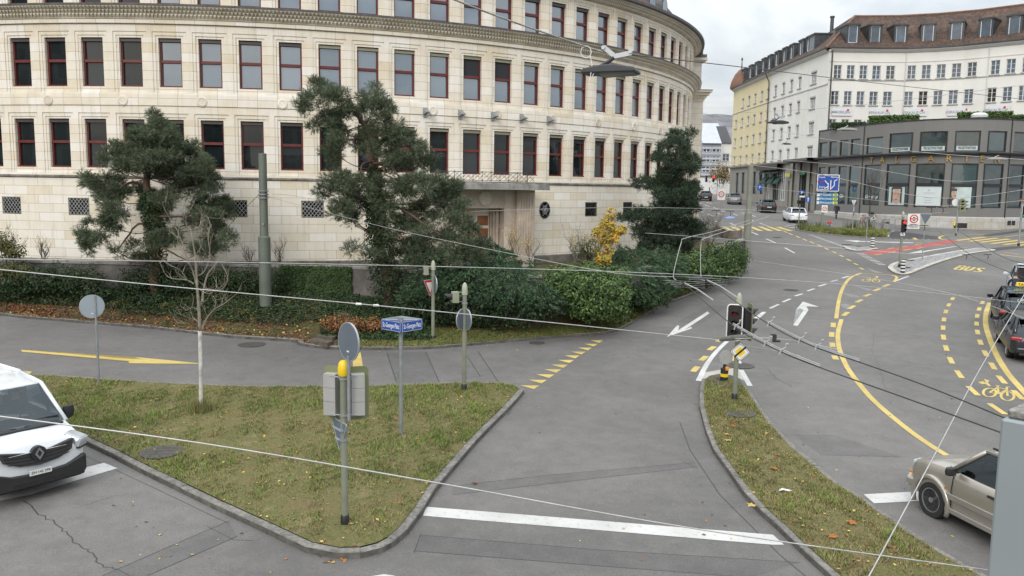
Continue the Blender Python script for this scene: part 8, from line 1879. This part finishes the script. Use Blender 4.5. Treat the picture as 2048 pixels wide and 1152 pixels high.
sp=hatch(P_WHITE,4.6,1.85,1.65,.35,1.0);sp['gh'][0]['rw']=False;t3=put('taxi', 'white taxi with its tailgate raised, parked furthest in the rank',(2062,606),R(62),sp)
b=MB();b.box((-2.05,0,1.42),(.5,1.3,.5));b.box((-2.1,0,1.0),(.6,1.45,.5));b.build('boot_opening',M_BLACKP,t3)
b=MB();b.box(None,(1.05,1.5,.06),M=Matrix.Translation((-2.05,0,1.80)) @ Matrix.Rotation(R(12),4, 'Y'));o=b.build('raised_tailgate',P_WHITE,t3);o.modifiers.new('b', 'BEVEL').width=.02
b=MB();b.box(None,(.55,1.2,.02),M=Matrix.Translation((-1.85,0,1.88)) @ Matrix.Rotation(R(12),4, 'Y'));q=b.build('rear_window',M_CGL,t3);q.parent=o
for s_ in (-1,1): b=MB();b.cyl((-1.9,s_*.7,1.2),(-2.2,s_*.7,1.78),.012,n=5);b.build('gas_strut',M_TRIMB,t3)
sp=hatch(P_WHITE,4.2,1.81,1.54,.34,1.0,clad=0,rim=M_RIMD);sp['bits']=tuple(x for x in sp['bits'] if x[0] != 'diffuser')+(('diffuser',M_TRIMB,(-2.07,0,.36),(.14,1.3,.18),0),)
put('parked_car', 'white compact crossover driving up the street nearest the planted island',(1598,447),head((1581,447),(1565,441)),sp, 'ZH·590 318')
put('parked_car', 'black crossover in the middle of the row of cars up the street',(1538,426.5),head((1522,427),(1509,421)),hatch(P_BLACK,4.6,1.87,1.55,.35,1.0,rim=M_RIM), 'ZH·211 402')
put('parked_car', 'dark grey hatchback parked in front of the sandstone shop fronts',(1470,409.5),head((1455,409),(1449,404)),hatch(P_GREY,4.6,1.87,1.6,.35,1.02,rim=M_RIM), 'ZH·84 711')
put('parked_car', 'small black car beside the wing of the limestone building at the far street end',(1412,402.5),head((1405,402.5),(1401,399)),hatch(P_BLACK,4.2,1.8,1.52,.33,1.0), 'ZH·6 120')
# ================================================================ people
M_SKIN2=pm('skin',(.42,.25,.18),.6,.1,6);M_HAIRB=pm('dark_hair',(.025,.018,.014),.7,.3,20);M_HAIRR=pm('auburn_hair',(.09,.035,.02),.7,.3,20)
def cloth(name,col): return pm(name,col,.85,.25,5,.2)
def person(lab,loc,rz,up,low,shoe,hair,pose='stand',s_=1.0,long_hair=False,top_z=.98,lean=0.0,bag=None,group=None):
    """one skinned body with material zones; hair and bag are children. Local +y is where the person faces"""
    t=thing('person',lab, 'person',tuple(loc),rz,group)
    H=1.75*s_;k=s_;st=.20*k if pose == 'walk' else .03
    V=[(0,0,.96),(0,lean*.3,1.12),(0,lean*.7,1.34),(0,lean,1.47),(0,lean+.02,1.56),(0,lean+.03,1.66),(0,lean+.03,1.74)];E2=[(0,1),(1,2),(2,3),(3,4),(4,5),(5,6)];Rr=[.15,.135,.155,.08,.055,.085,.06]
    for q,s in enumerate((-1,1)):
        fy=st*s;n=len(V);V += [(s*.10,0,.90),(s*.11,fy*.6+.03,.50),(s*.11,fy*1.1-.02,.09),(s*.115,fy*1.1+.13,.035)] if pose != 'sit' else [(s*.10,.04,.90),(s*.12,.42,.88),(s*.12,.46,.50),(s*.12,.58,.46)];E2 += [(0,n),(n,n+1),(n+1,n+2),(n+2,n+3)];Rr += [.095,.062,.045,.042]
        n=len(V);ay=-fy*.8
        if pose == 'pocket': V += [(s*.19,lean,1.42),(s*.27,lean-.06,1.15),(s*.20,lean+.10,.98),(s*.17,lean+.15,.95)]
        elif pose == 'sit': V += [(s*.19,lean,1.42),(s*.24,lean+.16,1.18),(s*.17,lean+.40,1.16),(s*.16,lean+.47,1.16)]
        elif pose == 'reach': V += [(s*.19,lean,1.42),(s*.24,lean+.18,1.22),(s*.18,lean+.42,1.15),(s*.17,lean+.50,1.13)]
        else: V += [(s*.19,lean,1.42),(s*.25,lean+ay*.4-.02,1.14),(s*.25,lean+ay+.08,.90),(s*.245,lean+ay+.11,.81)]
        E2 += [(3,n),(n,n+1),(n+1,n+2),(n+2,n+3)];Rr += [.065,.048,.036,.030]
        hn=len(V)-1;hx,hy,hz2=V[hn]
        for f_ in range(4): V += [(hx+s*(-.012),hy-.028+.019*f_,hz2-.035),(hx+s*(-.02),hy-.024+.019*f_,hz2-.085+.008*abs(f_-1.5))];E2 += [(hn,len(V)-2),(len(V)-2,len(V)-1)];Rr += [.010,.008]
        V += [(hx-s*.01,hy+.045,hz2-.02),(hx-s*.02,hy+.06,hz2-.05)];E2 += [(hn,len(V)-2),(len(V)-2,len(V)-1)];Rr += [.011,.009]
    me=bpy.data.meshes.new('body');me.from_pydata([(x*k,y*k,z*k) for x,y,z in V],E2,[]);o=bpy.data.objects.new('body',me);COL.objects.link(o);md=o.modifiers.new('s', 'SKIN');
    for i,v in enumerate(me.skin_vertices[0].data): v.radius=(Rr[i]*k*(1.15 if 1 <= i <= 2 else 1),Rr[i]*k*(.8 if i in (0,1,2) else 1));v.use_root=(i == 0)
    sb=o.modifiers.new('d', 'SUBSURF');sb.levels=2;sb.render_levels=2;dg=bpy.context.evaluated_depsgraph_get();dg.update();m2=bpy.data.meshes.new_from_object(o.evaluated_get(dg));bpy.data.objects.remove(o)
    m2.materials.clear();[m2.materials.append(x) for x in (M_SKIN2,up,low,shoe)]
    for p_ in m2.polygons:
        c=p_.center/k;hand=any((c-Vector(V[i])).length < .10 for i in ([14+0] if 0 else []))
        mi=3 if c.z < .085 else 2 if c.z < top_z and abs(c.x) < .20 else 1 if c.z < 1.51 else 0
        if abs(c.x) > .13 and pose not in ('pocket', 'reach', 'sit') and c.z < .86 and abs(c.x) > .2: mi=0
        if pose in ('reach', 'sit') and c.y > lean+.41 and c.z > 1.05: mi=0
        p_.material_index=mi
    m2.shade_smooth();o=bpy.data.objects.new('body',m2);COL.objects.link(o);o.parent=t
    b=MB();hy=lean+.03;b.lathe([(.01,.115),(.055,.105),(.09,.06),(.10,.0),(.095,-.04)] if not long_hair else [(.01,.12),(.06,.11),(.10,.06),(.115,-.02),(.13,-.16),(.11,-.32),(.02,-.36)],n=14,M=Matrix.Translation((0,(hy-.018 if not long_hair else hy-.05)*k,1.70*k)) @ Matrix.Diagonal((k,k*1.1,k,1)));b.build('hair',hair,t,smooth=True)
    b=MB();f_=hy+.085;b.box((-.032*k,f_*k,1.675*k),(.022,.012,.012));b.box((.032*k,f_*k,1.675*k),(.022,.012,.012));b.build('eyes',M_BLACKP,t);b=MB();b.box((0,(f_+.012)*k,1.645*k),(.022,.03,.04),taper=.5);b.box((0,f_*k,1.605*k),(.045,.01,.012));b.build('face',M_SKIN2,t)
    if bag: b=MB();b.box((bag[0]*k,bag[1]*k,bag[2]*k),(.28,.15,.40),taper=.9);q=b.build('bag',M_TRIMB,t);q.modifiers.new('b', 'BEVEL').width=.04
    return t
J_NAVY=cloth('navy_jacket',(.022,.028,.05));J_BLK=cloth('black_jacket',(.018,.018,.02));T_DK=cloth('dark_trousers',(.025,.03,.045));T_GR=cloth('grey_trousers',(.09,.09,.10));T_JN=cloth('pale_jeans',(.33,.40,.48));J_BR=cloth('light_brown_top',(.30,.19,.13));S_W=pm('white_shoe',(.6,.6,.58),.6,.05);S_B=pm('black_shoe',(.02,.02,.02),.6,.1)
person('man in a navy jacket and dark trousers walking towards the camera before the pavilion',g(1672,438),PI,J_NAVY,T_DK,S_B,M_HAIRB, 'walk',bag=(-.24,.0,1.15))
person('man in a black puffer jacket and grey trousers walking away near the pavilion plinth',g(2011.5,455),-.5,J_BLK,T_GR,S_W,M_HAIRB, 'walk',lean=.10)
person('woman with long auburn hair, tan top and pale jeans walking beside the man',g(2029,456),-.35,J_BR,T_JN,S_W,M_HAIRR, 'walk',.95,True,lean=.03)
p=g(2027,622);person('man in dark clothes leaning into the open boot of the white taxi',p,R(-20),J_NAVY,T_DK,S_B,M_HAIRB, 'reach',lean=.16)
hx=Vector(tV.location)+Matrix.Rotation(vrz,3, 'Z') @ Vector((.55,.42,.04));person('driver in a dark jacket sitting behind the windscreen of the white van',hx,vrz-PI/2,J_NAVY,T_DK,S_B,M_HAIRB, 'sit')
# ================================================================ overhead wires, lamps, foreground box
M_WIRE=pm('steel_wire',(.45,.45,.44),.45,.15,6,0,.5);M_WIRED=pm('dark_contact_wire',(.05,.05,.05),.5,.2,6,0,.5);M_INS=pm('grey_insulator',(.33,.34,.34),.5,.1);M_ROPE=stone('twisted_rope',(.12,.12,.11),(.42,.41,.38),60,.8)
def wire(name,lab,pts,r,mat=M_WIRE,n=6,group=None,cat='cable',parent=None):
    P_=[at_y(*p) for p in pts];Q=smooth(P_,6) if len(P_) > 2 else [P_[0].lerp(P_[1],k/8) for k in range(9)];t=None
    o=P_[0].copy();b=MB();b.tube([q-o for q in Q],r,n);ob=b.build(name,mat,parent,smooth='all');
    if parent is None: ob.location=o;tag(ob,lab,cat,group)
    return ob
wire('span_wire', 'thick pale wire crossing low in front of the near signal pole',[(-60,825,8.4),(400,886,8.6),(870,965,8.9),(1400,1059,9.2),(1982,1141,9.6)],.0085)
wire('span_wire', 'pale wire passing just under the street name plates towards the right signal',[(-60,533,11.5),(330,572,12),(720,608,12.5),(1100,645,13.2),(1476,684,14)],.0075)
wire('span_wire', 'upper pale wire crossing before the ivy wall and over the road',[(-60,517,14),(700,529,15.5),(1300,546,17),(1700,570,18),(2060,607,19)],.0065)
wire('span_wire', 'wire from the green mast down across the leaning pine to the trolley hangers',[(531,392,33),(760,452,29),(1000,503,25),(1230,546,21.5),(1400,554,19.5)],.008)
wire('span_wire', 'steep pale stay wire running down the right side to the bottom frame edge',[(2060,570,16.5),(1960,738,13),(1870,908,10),(1735,1158,8)],.0075)
wire('span_wire', 'pale stay wire meeting the steep one above the taxi roofs',[(1500,450+70,24),(1850,575,19),(2060,640,17)],.005)
wire('suspension_rope', 'twisted dark and pale suspension rope of the nearest hanging street lamp',[(880,-12,10.8),(1010,38,11.5),(1168,92,12.3),(1206,104,12.4)],.012,M_ROPE)
wire('suspension_rope', 'dark wire from the nearest hanging lamp across the sky',[(1248,108,12.6),(1500,136,18),(1760,167,25),(2060,200,32)],.009,M_WIRED)
wire('span_wire', 'thin wire over the far street in front of the yellow block',[(1400,150+215-140,60),(1560,262,52),(1800,300,46),(2060,320,42)],.012,M_WIRE)
wire('span_wire', 'thin wire rising to the right in front of the white block',[(1490,225,70),(1700,212,60),(2060,168,50)],.014,M_WIRE)
wire('span_wire', 'thin wire crossing the ledge of the pavilion',[(1460,312,60),(1700,332,52),(1900,362,46),(2060,350,42)],.013,M_WIRE)
wire('span_wire', 'thin wire crossing the shop windows of the pavilion',[(1400,320,60),(1620,345,55),(1860,395,48),(2060,378,44)],.013,M_WIRE)
wire('span_wire', 'thin wire crossing low before the pavilion posters',[(1500,372,58),(1700,395,50),(1880,412,44),(2060,400,40)],.012,M_WIRE)
wire('span_wire', 'thin wire at the height of the barred windows ending behind the conifer',[(940,423,38),(1240,440-25,40),(1500,420,44),(1700,430,50),(1900,425,55)],.010,M_WIRE)
wire('span_wire', 'thin wire over the far crosswalk passing the grey mast',[(1290,466,36),(1490,481,36),(1800,506,34),(1862,512,33)],.008,M_WIRE)
wire('span_wire', 'anchor wire from the green mast up to the stone facade',[(545,388,34.8),(590,392,36.5),(690,412,37.6)],.007,M_WIRE)
wire('stay_wire', 'stay wire running down left from the collar of the green mast',[(520,388,34.6),(497,410,35.2),(440,470,36.5)],.010,M_WIRED)
for lab,pts,bar in (('left trolley contact wire with its grey guide bar and clips over the road',[(1367,566,18),(1466,651,13.2),(1550,698,11.6),(1640,735,10.6),(1800,792,9.0),(2010,868,7.6)],(1,3)),('right trolley contact wire with its grey guide bar and clips over the road',[(1412,560,18),(1532,645,13.4),(1620,690,12.0),(1718,724,10.9),(1850,771,9.5),(2010,836,8.2)],(1,3))):
    P_=[at_y(*p) for p in pts];t=thing('trolley_wire',lab, 'cable',tuple(P_[1]));b=MB();Q=smooth(P_,6);b.tube(Q,.0085,6);b.build('contact_wire',M_WIRED,t,world=True);b=MB();A=smooth(P_[bar[0]:bar[1]+1],6);b.tube([q+Vector((0,0,.016)) for q in A],.012,6);b.tube([q+Vector((.0,0,.038)) for q in A],.008,6);b.build('guide_bar',M_INS,t,world=True,smooth='all')
    for f_ in (.12,.42,.66): q=A[int(f_*(len(A)-1))];b=MB();b.tube([q+Vector((-.05,-.01,-.03)),q+Vector((-.03,0,.04)),q+Vector((.03,0,.07)),q+Vector((.05,0,.12))],.010,5);b.cyl(q+Vector((.03,-.02,.12)),q+Vector((.07,.02,.12)),.014,n=6);b.build('clip',M_INS,t,world=True)
    q=P_[0];b=MB();b.tube([q+Vector((.02,0,.0)),q+Vector((.25,-.25,-.10)),q+Vector((.5,-.7,-.28))],.015,6)
    for k in range(4): b.tube([q,q+Vector((-.45+.1*k,.1*k,.06-.06*k)),q+Vector((.45,-.1,.03-.04*k))],.0035,4)
    b.build('hanger_knot',M_INS,t,world=True)
b=MB();P_=[at_y(1345,552,18.2),at_y(1470,556,18),at_y(1400,554,18.1)];ob=wire('hanger_rod', 'dark horizontal hanger rod joining the two bent trolley brackets',[(1348,553,18.2),(1430,557,18)],.02,M_WIRED,cat='rod')
for lab,pts in (('left bent steel bracket rod hanging from the wire before the conifer',[(1500,440,30),(1430,462,24),(1372,476,19),(1362,487,18.4),(1347,548,18.2),(1352,560,18.1)]),('right bent steel bracket rod hanging from the wire before the hedge',[(1540,432,30),(1460,460,22),(1412,476,18.6),(1402,490,18.3),(1402,552,18.1),(1410,562,18)])): wire('bracket_rod',lab,pts,.009,M_INS,group=None,cat='rod')
wire('cross_wire', 'pair of short insulated cross wires between the trolley guide bars',[(1470,678,13),(1530,676,12.8),(1600,683,12.4),(1680,700,12)],.006,M_WIRE)
wire('cross_wire', 'lower thin cross wire fanning right of the traffic light',[(1480,690,13),(1545,700,12.2),(1600,712,11.6)],.004,M_WIRE)
q=at_y(1549,676,12.6);b=MB();b.box((0,0,0),(.05,.05,.10));b.box((.03,0,-.05),(.12,.03,.03));b.box((-.02,0,.05),(.08,.03,.02));ob=b.build('wire_clamp',M_WIRED,None);ob.location=q;tag(ob, 'small rusty clamp on the cross wire between the guide bars', 'clamp')
q=at_y(1474,676,13.2);b=MB();b.tube([(-.28,0,-.03),(-.1,0,0),(.12,0,.02),(.26,.0,.06)],[.03,.045,.045,.03],8);ob=b.build('insulator',pm('weathered_insulator',(.12,.12,.11),.8,.4,8,.4),None,smooth='all');ob.location=q;tag(ob, 'weathered insulator sleeve on the wire just under the traffic light board', 'insulator')
for x,y,Y,lab in ((717,608,12.5, 'left pale insulator bead on the wire above the orange shrub'),(752,611,12.6, 'right pale insulator bead on the wire above the orange shrub')): ob=MB();ob.lathe([(.005,-.05),(.018,-.04),(.018,.04),(.005,.05)],n=8,M=Matrix.Rotation(PI/2,4, 'Y'));ob=ob.build('insulator',M_SW,None);ob.location=at_y(x,y,Y);tag(ob,lab, 'insulator')
for k,(x,y) in enumerate(((1862,415),(1885,415),(1915,452),(1848,451),(1432,421),(1460,422),(1932,509),(1975,509))):
    q=at_y(x,y,38+k);b=MB();b.box((0,0,0),(.42,.06,.035));b.tube([(0,0,0),(.06,0,-.12),(.02,0,-.25)],.018,4);ob=b.build('wire_hanger',M_WIRED,None);ob.location=q
    tag(ob,['dark trolley hanger over the right poster window, left one', 'dark trolley hanger over the right poster window, right one', 'dark hanger left of the middle signal heads on the pavement', 'dark hanger behind the triangular sign back', 'dark hanger over the street, just left of the speed sign post', 'dark hanger over the street, right of the speed sign post', 'dark hanger above the BUS lettering, left one', 'dark hanger above the BUS lettering, right one'][k], 'wire hanger', 'trolley wire hangers')
for lab,pts in (('left far trolley wire falling towards the BUS lettering',[(1878,462,46),(1945,512,36),(2060,560,28)]),('right far trolley wire falling towards the frame edge',[(1915,460,46),(1995,509,36),(2060,530,30)])): wire('trolley_wire',lab,pts,.013,M_WIRED)
for k,(x,y,L_) in enumerate(((1882,405,.9),(1960,388,.8),(1880,462,.5),(1916,463,.5))): pass
M_LBODY=pm('anthracite_lamp_body',(.035,.037,.045),.5,.15,4);M_LGL=glassm('lamp_glass',(.10,.11,.11),1.5,.3)
def lamp(lab,px,py,Y,w,rz,tilt=0,mat=M_LBODY,detail=True):
    o=at_y(px,py,Y);t=thing('hanging_street_lamp',lab, 'street lamp',tuple(o),rz);b=MB();w2=w/2;d=w*.52
    pr=[(-w2,0),(-w2*.94,.035),(-w2*.3,.075),(w2*.2,.08),(w2*.95,.03),(w2,0),(w2,-.035),(-w2,-.035)]
    b.prism([(x,-d/2,z) for x,z in pr],(0,d,0));h_=b.build('housing',mat,t);bv=h_.modifiers.new('b', 'BEVEL');bv.width=.018;bv.segments=3
    b=MB();b.prism([(w2*.9,-d*.42,-.036),(-w2*.35,-d*.42,-.036),(-w2*.35,-d*.30,-.062),(w2*.9,-d*.36,-.05)],(0,d*.8,0));q=b.build('glass',M_LGL,t);q.parent=h_
    b=MB();b.tube([(-w2*.55,0,.05),(-w2*.1,0,.14),(w2*.1,0,.20)],.028,6);b.box((-w2*.6,0,.06),(.14,.12,.06));b.build('arm',mat,t)
    if detail:
        b=MB();b.prism([(-w2*.35,-.012,.33),(w2*.1,-.012,.18),(w2*.75,-.012,.22),(w2*.75,-.012,.29),(w2*.15,-.012,.25),(-w2*.25,-.012,.38)],(0,.025,0));b.cyl((-w2*.3,-.03,.345),(-w2*.3,.03,.345),.03,n=8);b.cyl((w2*.7,-.03,.27),(w2*.7,.03,.27),.03,n=8);b.build('bracket',M_ALU,t)
    return t
tl=lamp('large anthracite street lamp hanging nearest from the twisted rope before the stone facade',1222,143,12.4,.80,-.35)
o=Vector(tl.location);b=MB();c_=at_y(1172,104,12.3);b.tube([c_+Vector((.075*math.cos(a),0,.085*math.sin(a))) for a in np.linspace(0,4*PI,33)],.006,5);b.tube([at_y(1180,110,12.3),at_y(1184,130,12.3),at_y(1180,160,12.3),at_y(1186,150,12.3),at_y(1193,138,12.35)],.006,5);q=b.build('cable_loop',M_SW,None);q.parent=tl;q.matrix_parent_inverse=(Matrix.Translation(tl.location) @ Matrix.Rotation(-.35,4, 'Z')).inverted()
lamp('dark street lamp hanging before the white block above the far street',1556,245,34,.78,.25,detail=True)
lamp('grey street lamp hanging above the left end of the pavilion roof',1694,259,44,.9,.2,mat=M_HOUSE,detail=False)
lamp('small distant street lamp hanging before the lower windows of the white block',1573,288,70,.7,.2,detail=False)
lamp('pale street lamp hanging over the last brass letters of the pavilion',1995,318,46,.9,-.2,mat=M_HOUSE,detail=False)
Yf=2.6;a=at_y(1999,838,Yf);bt=at_y(1977,1160,Yf);a=at_y(2001,836,Yf);e1,e2=Vector((.70,-.713,0))*.9,Vector((.77,.64,0))*.7;t=thing('grey_cabinet', 'smooth grey-blue steel cabinet with a gritty stone cap at the right frame edge', 'cabinet',(a.x,a.y,a.z-1.3))
b=MB();q=a-Vector((0,0,1.3));b.prism([q,q+e1,q+e1+e2,q+e2],(0,0,1.3));o=b.build('housing',pm('grey_blue_sheet_steel',(.25,.285,.30),.45,.04,1.5,0,.1),t,world=True);o.modifiers.new('b', 'BEVEL').width=.008
b=MB();q=a+Vector((.02,0,.001));b.prism([q,q+e1,q+e1+e2,q+e2],(0,0,.03));o=b.build('cap',stone('gritty_cap',(.12,.11,.10),(.35,.34,.32),40,.8),t,world=True);o.modifiers.new('b', 'BEVEL').width=.006
